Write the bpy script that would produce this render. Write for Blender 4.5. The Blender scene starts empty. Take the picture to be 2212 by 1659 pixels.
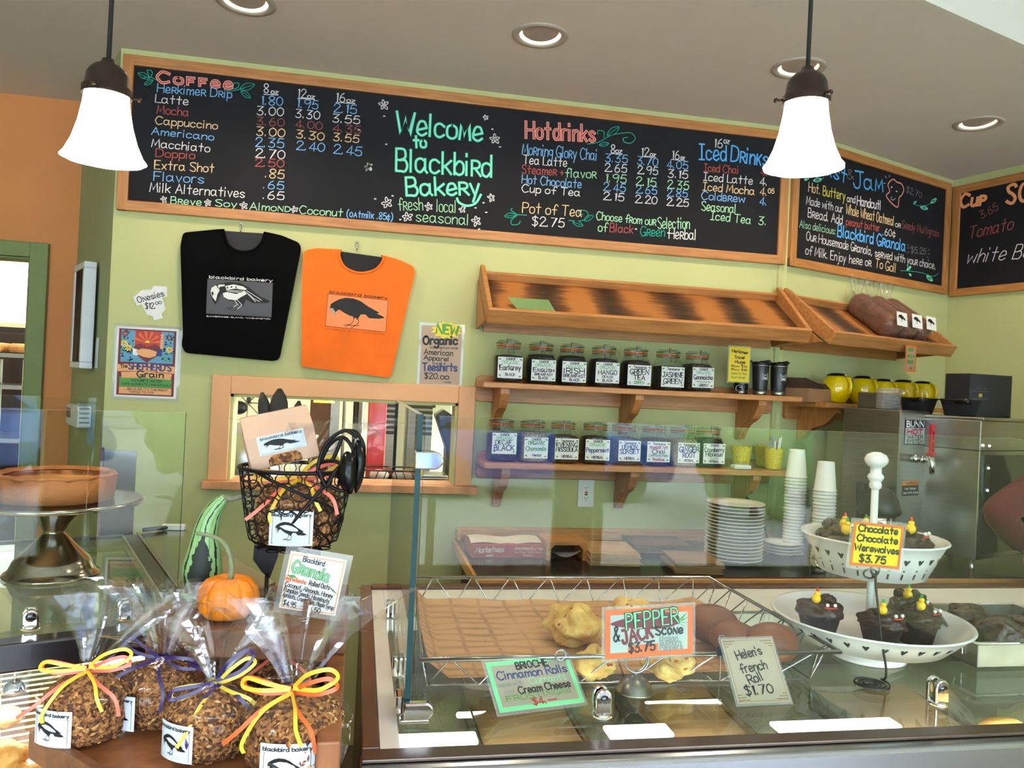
import bpy, bmesh, math, random
from math import sin, cos, pi, radians, sqrt, atan2
from mathutils import Vector, Matrix
random.seed(7)
SC = bpy.context.scene
COL = SC.collection
# ------------------------------------------------------------------ camera, world, big lights, exposure
FPX, CAMZ = 1700.0, 1.6
YAW, PITCH, ROLL = radians(10.92), radians(0.16), radians(2.707)
EYE = Vector((0, 0, CAMZ))
_f = Vector((sin(YAW)*cos(PITCH), cos(YAW)*cos(PITCH), sin(PITCH)))
_r0 = Vector((cos(YAW), -sin(YAW), 0)); _u0 = _r0.cross(_f)
_r = _r0*cos(ROLL) + _u0*sin(ROLL); _u = _u0*cos(ROLL) - _r0*sin(ROLL)
cd = bpy.data.cameras.new('camera'); cam = bpy.data.objects.new('camera', cd); COL.objects.link(cam)
cd.sensor_width = 36; cd.lens = FPX/2212*36; cd.clip_start = 0.05; cd.clip_end = 100
cam.matrix_world = Matrix(((_r.x, _u.x, -_f.x, 0), (_r.y, _u.y, -_f.y, 0), (_r.z, _u.z, -_f.z, CAMZ), (0, 0, 0, 1)))
SC.camera = cam
W = bpy.data.worlds.new('world'); SC.world = W; W.use_nodes = True
W.node_tree.nodes['Background'].inputs[0].default_value = (0.75, 0.86, 1.0, 1)
W.node_tree.nodes['Background'].inputs[1].default_value = 36.0
def area(name, loc, rot, sx, sy, power, color, spread=pi):
    l = bpy.data.lights.new(name, 'AREA'); l.shape = 'RECTANGLE'; l.size = sx; l.size_y = sy
    l.energy = power; l.color = color; l.spread = spread
    o = bpy.data.objects.new(name, l); COL.objects.link(o); o.location = loc; o.rotation_euler = rot
    return o
def lamp(name, loc, power, color, radius=0.03, spot=None, blend=0.6):
    l = bpy.data.lights.new(name, 'SPOT' if spot else 'POINT'); l.energy = power; l.color = color; l.shadow_soft_size = radius
    if spot: l.spot_size = spot; l.spot_blend = blend
    o = bpy.data.objects.new(name, l); COL.objects.link(o); o.location = loc
    return o
DAY = (0.80, 0.90, 1.0); WARM = (1.0, 0.74, 0.46); KIT = (1.0, 0.93, 0.78)
# daylight entering by the shop-front windows behind the camera
for wx in (-2.0, 0.6, 3.0):
    area('window_portal', (wx, -3.50, 1.5), (radians(90), 0, 0), 2.1, 2.8, 1, DAY).data.cycles.is_portal = True
# ceiling light of the kitchen behind the wall
area('kitchen_ceiling_light', (0.2, 4.9, 2.85), (0, 0, 0), 1.6, 0.5, 30, KIT)
area('back_room_light', (-2.2, 5.2, 2.85), (0, 0, 0), 1.2, 0.8, 30, KIT)
SC.view_settings.view_transform = 'Standard'; SC.view_settings.look = 'None'
SC.view_settings.exposure = 0.42; SC.view_settings.gamma = 1.0
SC.view_settings.use_curve_mapping = False
try:
    SC.cycles.use_denoising = True; SC.cycles.max_bounces = 9; SC.cycles.transparent_max_bounces = 32
    SC.cycles.diffuse_bounces = 3; SC.cycles.glossy_bounces = 4; SC.cycles.transmission_bounces = 8
    SC.cycles.caustics_reflective = False; SC.cycles.caustics_refractive = False; SC.cycles.sample_clamp_indirect = 6
except Exception: pass

# ------------------------------------------------------------------ measuring helpers (pixel of the 2212x1659 photo -> a point on a real plane)
def ray(px, py): return _r*((px-1106)/FPX) - _u*((py-829.5)/FPX) + _f
def onY(px, py, Y): d = ray(px, py); return EYE + d*(Y/d.y)
def onZ(px, py, Z): d = ray(px, py); return EYE + d*((Z-CAMZ)/d.z)
def onP(px, py, p, n):
    d = ray(px, py); return EYE + d*((Vector(p)-EYE).dot(n)/d.dot(n))
def atD(px, py, depth): return EYE + ray(px, py)*depth

# ------------------------------------------------------------------ materials
def srgb(h):
    h = h.lstrip('#'); c = [int(h[i:i+2], 16)/255 for i in (0, 2, 4)]
    return tuple((x/12.92 if x <= .04045 else ((x+.055)/1.055)**2.4) for x in c) + (1,)
MATS = {}
def mat(name, color='#808080', rough=0.5, metal=0.0, spec=0.5, var=0.06, vscale=9, bump=0.0, bscale=60, emit=None, estr=0, coat=0.0, kind=None, color2=None, stretch=None, trans=0, alpha=1.0, subsurf=0):
    if name in MATS: return MATS[name]
    m = bpy.data.materials.new(name); m.use_nodes = True; nt = m.node_tree; N = nt.nodes; L = nt.links
    b = N['Principled BSDF']; b.inputs['Roughness'].default_value = rough; b.inputs['Metallic'].default_value = metal
    b.inputs['Specular IOR Level'].default_value = spec; b.inputs['Coat Weight'].default_value = coat
    b.inputs['Alpha'].default_value = alpha
    if subsurf: b.inputs['Subsurface Weight'].default_value = subsurf; b.inputs['Subsurface Radius'].default_value = (.02, .012, .006)
    c = srgb(color) if isinstance(color, str) else color
    tc = N.new('ShaderNodeTexCoord'); mp = N.new('ShaderNodeMapping'); L.new(tc.outputs['Object'], mp.inputs[0])
    if stretch: mp.inputs['Scale'].default_value = stretch
    if kind == 'wood':
        nz = N.new('ShaderNodeTexNoise'); nz.inputs['Scale'].default_value = vscale; nz.inputs['Detail'].default_value = 5
    elif kind == 'voronoi':
        nz = N.new('ShaderNodeTexVoronoi'); nz.inputs['Scale'].default_value = vscale
    else:
        nz = N.new('ShaderNodeTexNoise'); nz.inputs['Scale'].default_value = vscale; nz.inputs['Detail'].default_value = 3
    L.new(mp.outputs[0], nz.inputs['Vector'])
    cr = N.new('ShaderNodeValToRGB'); el = cr.color_ramp.elements
    c2 = srgb(color2) if color2 else tuple(max(0, x*(1-var*2.2)) for x in c[:3])+(1,)
    el[0].position = 0.3; el[1].position = 0.7; el[0].color = c2
    el[1].color = c if color2 else tuple(min(1, x*(1+var)) for x in c[:3])+(1,)
    if kind == 'voronoi':
        sx = N.new('ShaderNodeSeparateColor'); L.new(nz.outputs['Color'], sx.inputs[0]); L.new(sx.outputs[0], cr.inputs[0])
    else:
        L.new(nz.outputs[0], cr.inputs[0])
    L.new(cr.outputs[0], b.inputs['Base Color'])
    if bump:
        bz = N.new('ShaderNodeTexNoise'); bz.inputs['Scale'].default_value = bscale; L.new(mp.outputs[0], bz.inputs['Vector'])
        bp = N.new('ShaderNodeBump'); bp.inputs['Strength'].default_value = bump; bp.inputs['Distance'].default_value = 0.01
        L.new(bz.outputs[0], bp.inputs['Height']); L.new(bp.outputs[0], b.inputs['Normal'])
    if emit:
        b.inputs['Emission Color'].default_value = srgb(emit) if isinstance(emit, str) else emit; b.inputs['Emission Strength'].default_value = estr
    MATS[name] = m
    return m
def flat(name, color, rough=0.7, **k): return mat(name, color, rough, var=0.03, **k)
def glass(name, tint=(0.93, 0.98, 0.95), ior=1.45, rough=0.0, bump=0, bscale=40, boost=1.0, haze=0.0):
    """clear sheet: what is behind shows through, with Fresnel mirror reflection"""
    if name in MATS: return MATS[name]
    m = bpy.data.materials.new(name); m.use_nodes = True; nt = m.node_tree; N = nt.nodes; L = nt.links; N.clear()
    out = N.new('ShaderNodeOutputMaterial'); mix = N.new('ShaderNodeMixShader')
    t = N.new('ShaderNodeBsdfTransparent'); t.inputs[0].default_value = tint+(1,)
    g = N.new('ShaderNodeBsdfAnisotropic'); g.inputs['Roughness'].default_value = rough
    fr = N.new('ShaderNodeFresnel'); ge = N.new('ShaderNodeNewGeometry'); mr = N.new('ShaderNodeMapRange')   # leaving the sheet mirrors as much as entering it
    mr.inputs[3].default_value = ior; mr.inputs[4].default_value = 1/ior; L.new(ge.outputs['Backfacing'], mr.inputs[0]); L.new(mr.outputs[0], fr.inputs[0])
    mu = N.new('ShaderNodeMath'); mu.operation = 'MULTIPLY_ADD'; mu.use_clamp = True; mu.inputs[1].default_value = boost; mu.inputs[2].default_value = 0
    L.new(fr.outputs[0], mu.inputs[0]); L.new(mu.outputs[0], mix.inputs[0]); L.new(t.outputs[0], mix.inputs[1]); L.new(g.outputs[0], mix.inputs[2])
    if bump:
        tc = N.new('ShaderNodeTexCoord'); nz = N.new('ShaderNodeTexNoise'); nz.inputs['Scale'].default_value = bscale; nz.inputs['Detail'].default_value = 2
        L.new(tc.outputs['Object'], nz.inputs['Vector']); bp = N.new('ShaderNodeBump'); bp.inputs['Strength'].default_value = bump; bp.inputs['Distance'].default_value = .01
        L.new(nz.outputs[0], bp.inputs['Height']); L.new(bp.outputs[0], g.inputs['Normal']); L.new(bp.outputs[0], fr.inputs['Normal'])
    last = mix
    if haze:
        d = N.new('ShaderNodeBsdfDiffuse'); d.inputs[0].default_value = (.9, .9, .92, 1); m2 = N.new('ShaderNodeMixShader'); m2.inputs[0].default_value = haze
        L.new(mix.outputs[0], m2.inputs[1]); L.new(d.outputs[0], m2.inputs[2]); last = m2
    L.new(last.outputs[0], out.inputs[0])
    MATS[name] = m
    return m

# ------------------------------------------------------------------ mesh builder
I4 = Matrix.Identity(4)
def T(x, y, z): return Matrix.Translation((x, y, z))
def RZ(a): return Matrix.Rotation(a, 4, 'Z')
def RX(a): return Matrix.Rotation(a, 4, 'X')
def RY(a): return Matrix.Rotation(a, 4, 'Y')
class MB:
    def __init__(s): s.v = []; s.f = []; s.m = []; s.s = []
    def add(s, vs, fs, m=0, smooth=False, M=None):
        o = len(s.v)
        for v in vs:
            v = Vector(v); s.v.append(M @ v if M else v)
        for f in fs: s.f.append(tuple(i+o for i in f)); s.m.append(m); s.s.append(smooth)
        return s
    def box(s, lo, hi, m=0, M=None):
        (a, b, c), (d, e, f) = lo, hi
        return s.add([(a,b,c),(d,b,c),(d,e,c),(a,e,c),(a,b,f),(d,b,f),(d,e,f),(a,e,f)],
                     [(0,3,2,1),(4,5,6,7),(0,1,5,4),(1,2,6,5),(2,3,7,6),(3,0,4,7)], m, False, M)
    def lathe(s, prof, n=32, m=0, M=None, smooth=True, sx=1, sy=1, wob=None):
        vs = []; fs = []; k = len(prof)
        for i in range(n):
            a = 2*pi*i/n
            for j, (r, z) in enumerate(prof):
                q = wob(a, j) if wob else 1
                vs.append((r*cos(a)*sx*q, r*sin(a)*sy*q, z))
        for i in range(n):
            i2 = (i+1) % n
            for j in range(k-1): fs.append((i*k+j, i2*k+j, i2*k+j+1, i*k+j+1))
        return s.add(vs, fs, m, smooth, M)
    def tube(s, pts, r, n=8, m=0, M=None, closed=False, cap=True):
        pts = [Vector(p) for p in pts]; k = len(pts); rs = r if isinstance(r, (list, tuple)) else [r]*k
        vs = []; fs = []; up = None
        for i, p in enumerate(pts):
            a = pts[i-1] if (i > 0 or closed) else p; b = pts[(i+1) % k] if (i < k-1 or closed) else p
            t = (b-a); t = t.normalized() if t.length > 1e-9 else Vector((0, 0, 1))
            if up is None:
                up = Vector((0, 0, 1)) if abs(t.z) < .9 else Vector((1, 0, 0))
            x = up - t*up.dot(t)
            if x.length < 1e-6: x = t.orthogonal()
            x.normalize(); y = t.cross(x); up = x
            for j in range(n):
                q = 2*pi*j/n; vs.append(p + (x*cos(q)+y*sin(q))*rs[i])
        for i in range(k if closed else k-1):
            for j in range(n):
                a, b = i*n, ((i+1) % k)*n
                fs.append((a+j, a+(j+1) % n, b+(j+1) % n, b+j))
        if cap and not closed: fs.append(tuple(range(n))[::-1]); fs.append(tuple((k-1)*n+j for j in range(n)))
        return s.add(vs, fs, m, True, M)
    def prism(s, poly, z0, z1, m=0, M=None, smooth=False):
        k = len(poly); vs = [(x, y, z0) for x, y in poly]+[(x, y, z1) for x, y in poly]
        fs = [tuple(range(k))[::-1], tuple(range(k, 2*k))]
        s.add(vs, fs, m, False, M); o = len(s.v)-2*k
        for i in range(k): s.f.append((o+i, o+(i+1) % k, o+k+(i+1) % k, o+k+i)); s.m.append(m); s.s.append(smooth)
        return s
    def grid(s, fn, nu, nv, m=0, M=None, smooth=True, closeu=False):
        vs = [fn(i/nu, j/nv) for i in range(nu+(0 if closeu else 1)) for j in range(nv+1)]; k = nv+1; w = nu if closeu else nu+1
        fs = []
        for i in range(nu):
            for j in range(nv): fs.append((i*k+j, ((i+1) % w)*k+j, ((i+1) % w)*k+j+1, i*k+j+1))
        return s.add(vs, fs, m, smooth, M)
    def ball(s, c, r, nu=16, nv=10, m=0, M=None, fn=None):
        r = r if isinstance(r, (list, tuple)) else (r, r, r)
        def g(u, v):
            a = 2*pi*u; b = pi*(v-.5); p = Vector((cos(a)*cos(b), sin(a)*cos(b), sin(b))); q = fn(p) if fn else 1
            return (c[0]+p.x*r[0]*q, c[1]+p.y*r[1]*q, c[2]+p.z*r[2]*q)
        return s.grid(g, nu, nv, m, M, True, True)
    def stroke(s, pts, w, fn, m=0, closed=False):
        """a painted line of width w along 2-D points; fn(u, v) -> 3-D"""
        k = len(pts)
        if k < 2: return s
        P = [Vector(p).to_2d() for p in pts]; o = len(s.v)
        for i, p in enumerate(P):
            a = P[i-1] if (i > 0 or closed) else p; b = P[(i+1) % k] if (i < k-1 or closed) else p
            t = b-a; t = t.normalized() if t.length > 1e-9 else Vector((1, 0))
            ww = w
            if 0 < i < k-1 or closed:
                t1 = (p-a); t2 = (b-p)
                if t1.length > 1e-9 and t2.length > 1e-9:
                    c = max(.45, abs(t1.normalized().dot(t))); ww = w/c
            nrm = Vector((-t.y, t.x))*ww/2; e = t*(w*.35)
            if not closed and i == 0: p = p-e
            if not closed and i == k-1: p = p+e
            s.v.append(Vector(fn(*(p+nrm)))); s.v.append(Vector(fn(*(p-nrm))))
        for i in range(k if closed else k-1):
            j = (i+1) % k; s.f.append((o+2*i, o+2*i+1, o+2*j+1, o+2*j)); s.m.append(m); s.s.append(False)
        return s
    def poly(s, pts, fn, m=0):
        o = len(s.v)
        for p in pts: s.v.append(Vector(fn(*p)))
        s.f.append(tuple(range(o, o+len(pts)))); s.m.append(m); s.s.append(False)
        return s
    def mesh(s, name, mats):
        me = bpy.data.meshes.new(name); me.from_pydata([tuple(v) for v in s.v], [], s.f)
        for m in mats: me.materials.append(m)
        me.polygons.foreach_set('material_index', s.m); me.polygons.foreach_set('use_smooth', s.s); me.update()
        return me
def place(o, parent):
    COL.objects.link(o)
    if parent is not None: o.parent = parent
    return o
def obj(name, mb, mats, parent=None, bevel=0, sub=0, seg=2, label=None, M=None, fix=True):
    if not isinstance(mats, (list, tuple)): mats = [mats]
    me = mb.mesh(name, mats)
    if fix:
        bm = bmesh.new(); bm.from_mesh(me); bmesh.ops.recalc_face_normals(bm, faces=bm.faces); bm.to_mesh(me); bm.free()
    o = place(bpy.data.objects.new(name, me), parent)
    if M: o.matrix_local = M
    if bevel:
        b = o.modifiers.new('bevel', 'BEVEL'); b.width = bevel; b.segments = seg; b.limit_method = 'ANGLE'; b.angle_limit = radians(40); b.harden_normals = False
    if sub:
        u = o.modifiers.new('subsurf', 'SUBSURF'); u.levels = sub; u.render_levels = sub
    if label: o['label'] = label
    return o
def thing(name, label, cat, loc=(0, 0, 0), rz=0, group=None):
    o = bpy.data.objects.new(name, None); COL.objects.link(o); o.empty_display_size = .02
    o.location = loc; o.rotation_euler = (0, 0, rz); return tag(o, label, cat, group)
def tag(o, label, cat, group=None, kind=None):
    o['label'] = label; o['category'] = cat
    if group: o['group'] = group
    if kind: o['kind'] = kind
    return o
def struct(name, mb, mats, label=None, parent=None, bevel=0):
    o = obj(name, mb, mats, parent, bevel)
    if parent is None:
        o['kind'] = 'structure'
        o['label'] = label or name; o['category'] = name.split('_')[0]
    return o
def dup(root, loc=None, rz=None, label=None, group=None, scale=None):
    def cp(o, par):
        c = o.copy(); COL.objects.link(c)
        if par is not None: c.parent = par
        for ch in list(o.children): cp(ch, c)
        return c
    r = cp(root, None)
    if loc is not None: r.location = loc
    if rz is not None: r.rotation_euler = (0, 0, rz)
    if label: r['label'] = label
    if group: r['group'] = group
    if scale: r.scale = (scale, scale, scale) if not isinstance(scale, tuple) else scale
    return r
def inv(o):  # world -> local of a thing (location + z rotation)
    return (Matrix.Translation(o.location) @ Matrix.Rotation(o.rotation_euler[2], 4, 'Z')).inverted()
ORD = ['first', 'second', 'third', 'fourth', 'fifth', 'sixth', 'seventh', 'eighth', 'ninth', 'tenth', 'eleventh', 'twelfth', 'thirteenth', 'fourteenth', 'fifteenth', 'sixteenth', 'seventeenth', 'eighteenth', 'nineteenth', 'twentieth', 'twenty-first', 'twenty-second', 'twenty-third', 'twenty-fourth', 'twenty-fifth']

# ------------------------------------------------------------------ hand lettering (single strokes drawn as painted lines)
GL = {}
def _font(t):
    for ln in t.strip().split('\n'):
        ch, w, st = ln.split(' ', 2); S = []
        for q in st.split():
            pts = [(int(q[i]), ord(q[i+1])-100) for i in range(1, len(q)-1, 2)]
            if q[0] == '~' and len(pts) > 2: pts = spline(pts, 4)
            S.append(pts)
        GL[ch] = (float(w), S)
def spline(p, n=5, closed=False):
    out = []; k = len(p); D = len(p[0])
    for i in range(k if closed else k-1):
        a = p[i-1] if (i > 0 or closed) else p[i]; b = p[i]; c = p[(i+1) % k]; d = p[(i+2) % k] if (i < k-2 or closed) else p[(i+1) % k]
        for j in range(n):
            t = j/n; out.append(tuple(.5*(2*b[q]+(c[q]-a[q])*t+(2*a[q]-5*b[q]+4*c[q]-d[q])*t*t+(3*b[q]-a[q]-3*c[q]+d[q])*t**3) for q in range(D)))
    if not closed: out.append(tuple(p[-1]))
    return out
_font('''
A 6 -0d3l6d -1g5g
B 5 -0d0l ~0l3l4k4i2h0h ~2h4h5f4d2d0d
C 6 ~6k4l2l0i0g2d4d6e
D 6 -0d0l ~0l2l5k6h5e2d0d
E 5 -5l0l0d5d -0h4h
F 5 -5l0l0d -0h4h
G 6 ~6k4l2l0i0g2d4d6f -3g6g6d
H 6 -0d0l -6d6l -0h6h
I 1 -0d0l
Ï 4 -2d2l -0l4l -0d4d
J 5 -1l6l ~4l4f3d1d0f
K 5 -0d0l -5l0g -2h5d
L 4 -0l0d5d
M 7 -0d1l3f6l7d
N 6 -0d0l6d6l
O 6 ~3l1k0h1e3d5e6h5k3l
P 5 -0d0l ~0l3l5k5i3h0h
Q 6 ~3l1k0h1e3d5e6h5k3l -4f6c
R 5 -0d0l ~0l3l5k5i3h0h -2h6d
S 5 ~5k4l2l0k1i3h5f4d2d0e
T 6 -0l6l -3l3d
U 5 ~0l0f1d3d5f5l
V 6 -0l3d6l
W 8 -0l2d4j6d8l
X 5 -0d5l -0l5d
Y 6 -0l3h6l -3h3d
Z 5 -0l5l0d5d
a 5 ~4h2i0h0e2d4f -4i4e5d
b 4 -0l0d ~0g2i4h4e2d0e
c 4 ~4h2i0h0e2d4e
d 4 ~4h2i0h0e2d4f -4l4d
e 4 -0f4g ~4g3i1i0g0e2d4e
f 4 ~5k4l3l2j2d -0h4h
g 4 ~4h2i0h0f2e4f ~4i4c3a1a0b
h 4 -0l0d ~0g2i4h4f4d
i 1 -0i0d -0k0l
j 2 ~2i2b0a -2k2l
k 4 -0l0d -4i0f -1g4d
l 1 -0l0d
m 6 -0i0d ~0g1i3h3f3d ~3g5i6h6f6d
n 4 -0i0d ~0g2i4h4f4d
o 4 ~2i0h0e2d4e4h2i
p 4 -0i0a ~0h2i4h4e2d0e
q 4 ~4h2i0h0e2d4e -4i4a
r 3 -0i0d ~0g1i3i
s 4 ~4h2i0h1g3f4e2d0e
t 4 -2l2d -0i4i
u 4 ~0i0e2d4f -4i4d
v 4 -0i2d4i
w 6 -0i1d3h5d6i
x 4 -0i4d -4i0d
y 4 -0i2d -4i1a
z 4 -0i4i0d4d
0 4 ~2l0j0f2d4f4j2l
1 1 -0k1l1d
2 4 ~0j1l3l4j2g0d -0d5d
3 4 -0l4l1h ~1h3h4f3d1d0e
4 4 -3d3l0f5f
5 4 -4l1l0h ~0h2i4h4e2d0e
6 4 ~3l1j0f1d3d4f3h1h0f
7 4 -0l4l1d
8 4 ~2h0j1l3l4j2h0f1d3d4f2h
9 4 ~4j2h0i0k2l4k4h3d
. 1 -0d0e
, 1 -1e0c
! 1 -0l0f -0d0e
: 1 -0d0e -0h0i
$ 4 ~4k2l0k1i3h4f2d0e -2m2c
¢ 4 ~4h2i0h0e2d4e -2k2b
& 6 ~6d1j2l4k0f1d3d6g
+ 4 -2e2i -0g4g
- 3 -0g3g
— 8 -0g8g
( 2 ~2m0j0e2b
) 2 ~0m2j2e0b
' 1 -0l0j
/ 3 -0d3l
· 1 -0g0h
* 4 -0g4i -0i4g -2e2k
''')
def text_strokes(t, gap=1.7, space=3.2):
    x = 0; out = []; mixed = {}
    for word in t.split(' '): mixed[word] = any(c.islower() for c in word)
    for word in t.split(' '):
        for n, ch in enumerate(word):
            w, S = GL.get(ch, GL['.']); q = .70 if (n and ch.isupper() and mixed[word]) else 1   # capitals inside a word are small capitals
            for st in S: out.append([(x+a*q, b*q) for a, b in st])
            x += w*q+gap
        x += space
    x -= space
    return out, max(x-gap, .1)
def write(mb, t, fn, u0, v0, u1, v1, h, w, m=0, slant=0.0, jit=0.0, gap=1.7, space=3.2, under=None, off=.0009):
    """letters of cap height h along the baseline (u0,v0)-(u1,v1); painted line width w"""
    S, L = text_strokes(t, gap, space); du, dv = (u1-u0)/L, (v1-v0)/L; ln = sqrt(du*du+dv*dv) or 1; nx, ny = -dv/ln, du/ln; k = h/8
    for n_, st in enumerate(S):
        j = random.uniform(-jit, jit)*h; lift = 1.5e-5*(n_ % 40)   # a later stroke lies on top of an earlier one
        P = [(u0+(x+slant*y)*du+nx*(y*k+j), v0+(x+slant*y)*dv+ny*(y*k+j)) for x, y in st]
        if under: mb.stroke(P, under[0], fn(.0002+lift), under[1])
        mb.stroke(P, w, fn(off+lift), m)
# logo of the shop: a crow picking at the ground, outline in a unit picture (0-1, 0-1)
_BIRD = [(1180,680),(1166,655),(1148,622),(1155,592),(1178,577),(1215,558),(1262,547),(1320,552),(1372,572),(1425,610),(1480,640),(1508,655),(1488,662),(1530,680),(1545,694),(1500,699),(1432,695),(1405,668),(1372,668),(1358,690),(1345,708),(1335,690),(1318,700),(1318,684),(1290,676),(1250,655),(1218,632),(1200,640),(1188,655)]
BIRD = [((x-1115)/455, (790-y)/270) for x, y in _BIRD]
_LEGS = [[(1325,690),(1318,715),(1300,738),(1250,742)],[(1300,738),(1262,752)],[(1300,738),(1320,750)],[(1352,700),(1358,722),(1340,746),(1290,748)],[(1340,746),(1300,762)],[(1340,746),(1360,748)]]
LEGS = [[((x-1115)/455, (790-y)/270) for x, y in q] for q in _LEGS]
BEAK = [((x-1115)/455, (790-y)/270) for x, y in [(1150,618),(1172,620),(1186,648),(1180,682),(1162,652)]]
def crow(mb, fn, u, v, w, h, mb_body=0, mb_beak=1, legw=.008):
    g = lambda p: (u+p[0]*w, v+p[1]*h)
    mb.poly([g(p) for p in BIRD], fn(.0006), mb_body)
    mb.poly([g(p) for p in BEAK], fn(.0009), mb_beak)
    for q in LEGS: mb.stroke([g(p) for p in q], legw*w*1.4, fn(.0006), mb_body)
def plane_fn(M, nrm=(0, -1, 0)):
    """drawing surface: local (u, 0, v) of matrix M lifted towards nrm"""
    N_ = Vector(nrm)
    def mk(off): return lambda u, v: M @ (Vector((u, 0, v)) + N_*off)
    return mk
# ------------------------------------------------------------------ setting: walls, ceiling, floor, pass-through window, kitchen behind
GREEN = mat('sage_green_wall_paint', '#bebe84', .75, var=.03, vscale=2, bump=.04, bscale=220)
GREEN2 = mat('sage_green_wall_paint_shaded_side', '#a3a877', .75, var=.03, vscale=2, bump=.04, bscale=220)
ORANGE = mat('burnt_orange_wall_paint', '#d98c50', .75, var=.03, vscale=2, bump=.04, bscale=220)
CREAM = mat('cream_kitchen_paint', '#e2dcae', .7, var=.04, vscale=2)
CEIL = mat('ceiling_plaster', '#efe7e4', .85, var=.02, vscale=2, bump=.03, bscale=200)
WHITE = mat('white_plaster', '#efece6', .85, var=.02, vscale=2)
FLOOR = mat('brown_floor_tile', '#57493a', .5, var=.1, vscale=3)
WOOD = mat('oiled_fir', '#c0844a', .42, kind='wood', vscale=5, stretch=(1.2, 14, 14), color2='#a16433', bump=.05, bscale=90)
WOODV = mat('oiled_fir_upright', '#c0844a', .42, kind='wood', vscale=5, stretch=(14, 14, 1.2), color2='#a16433', bump=.05, bscale=90)
FIRL = mat('pale_fir', '#d69a5c', .45, kind='wood', vscale=5, stretch=(1.2, 14, 14), color2='#bf7f43')
SALMON = mat('salmon_window_paint', '#e2a26c', .5, var=.03, vscale=4)
STEEL = mat('brushed_steel', '#b7b5b0', .3, 1.0, var=.04, vscale=6, stretch=(1, 1, 30))
STEELH = mat('brushed_steel_rail', '#a9adb8', .22, 1.0, var=.01, vscale=2)
CHROME = mat('polished_chrome', '#d8d8da', .07, 1.0, var=.01)
BLACK = mat('black_satin', '#111114', .4, var=.1)
BLACKM = mat('black_matt', '#0c0c0e', .8, var=.1)
WHITEP = mat('white_plastic', '#eeeef2', .35, var=.02)
CLEAR = glass('clear_pane', (.93, .975, .95), 1.5)
D_MAIN = 3.5; XL, XR = -1.03, 1.985; ZC = 2.917
A_T, A_S = radians(21), radians(-75)
dT = Vector((cos(A_T), sin(A_T), 0)); nT = Vector((-sin(A_T), cos(A_T), 0)); P_T = Vector((XR, D_MAIN, 0)); LT = 1.44
P_S = P_T + dT*LT; dS = Vector((cos(A_S), sin(A_S), 0)); nS = Vector((-sin(A_S), cos(A_S), 0)); LS = 2.6
E_S = P_S + dS*LS
A_R = radians(-63.5); dR = Vector((cos(A_R), sin(A_R), 0)); nR = Vector((-sin(A_R), cos(A_R), 0)); P_R = Vector((XL, D_MAIN, 0)) - dR*.86   # return wall, far end
YO = P_R.y
def wallM(p, a): return T(p.x, p.y, 0) @ RZ(a)
TH = .12
# main wall with the pass-through hole
hx0, hz1 = onY(499.6, 849.4, 3.5).x, onY(499.6, 849.4, 3.5).z; hx1, hz0 = onY(981, 1047.6, 3.5).x, onY(981, 1047.6, 3.5).z
hz1 = (hz1 + onY(980, 872, 3.5).z)/2
b = MB()
b.box((XL, 3.5, 0), (hx0, 3.5+TH, 3.4)); b.box((hx1, 3.5, 0), (XR+.02, 3.5+TH, 3.4)); b.box((hx0, 3.5, 0), (hx1, 3.5+TH, hz0)); b.box((hx0, 3.5, hz1), (hx1, 3.5+TH, 3.4))
struct('wall_back', b, GREEN, 'sage green wall behind the long menu board')
b = MB().box((-.03, 0, 0), (LT+.12, TH, 3.4), M=wallM(P_T, A_T)); struct('wall_back_right', b, GREEN, 'angled sage green wall right of the menu board')
b = MB().box((0, 0, 0), (LS, TH, 3.4), M=wallM(P_S, A_S)); struct('wall_right', b, GREEN, 'sage green wall with the soup board')
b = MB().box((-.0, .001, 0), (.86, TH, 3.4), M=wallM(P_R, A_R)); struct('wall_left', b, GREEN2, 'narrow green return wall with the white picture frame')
# orange wall with a doorway trimmed in green
dl0, dr0 = -3.4, onY(62, 700, YO).x; dtop = onY(60, 556, YO).z
b = MB(); b.box((dr0, YO, 0), (P_R.x+.05, YO+TH, 3.4)); b.box((-3.6, YO, dtop), (dr0, YO+TH, 3.4)); b.box((-3.6, YO, 0), (dr0-1.1, YO+TH, dtop))
struct('wall_far_left', b, ORANGE, 'burnt orange wall at the far left')
OLIVE = mat('olive_door_trim_paint', '#7f8a52', .6, var=.03)
tr = onY(104, 640, YO).x; tt = onY(60, 524, YO).z
b = MB(); b.box((dr0-.0, YO-.03, 0), (tr, YO-.001, tt)); b.box((dr0-1.1, YO-.03, dtop), (dr0, YO-.001, tt)); b.box((dr0-1.25, YO-.03, 0), (dr0-1.1, YO-.001, tt))
b.box((dr0-.012, YO-.01, 0), (dr0, YO+TH, dtop)); b.box((dr0-1.1, YO-.01, dtop-.012), (dr0, YO+TH, dtop))
struct('door_1', b, OLIVE, 'olive green trim around the doorway at far left', bevel=.004)
# ceilings
so = radians(18); s0 = Vector((1.70, 2.273, 0)); sd = Vector((cos(so), sin(so), 0))
sa, sb = s0 - sd*5.6, s0 + sd*3.2
b = MB().prism([(sa.x, sa.y), (sb.x, sb.y), (sb.x, 6.8), (sa.x, 6.8)], ZC, ZC+.12); struct('ceiling', b, CEIL, 'grey plaster ceiling over the counter')
b = MB().prism([(sa.x, -3.6), (sb.x, -3.6), (sb.x, sb.y), (sa.x, sa.y)], 3.32, 3.42); struct('ceiling_near', b, WHITE, 'higher white ceiling over the customers')
b = MB().box((0, -.02, ZC-.0005), (8.8, 0, 3.40), M=T(sa.x, sa.y, 0) @ RZ(so)); struct('trim_1', b, WHITE, 'white step between the two ceilings')
b = MB().box((-3.6, -3.6, -.1), (5.2, 6.8, 0)); struct('floor', b, FLOOR, 'floor')
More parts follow.
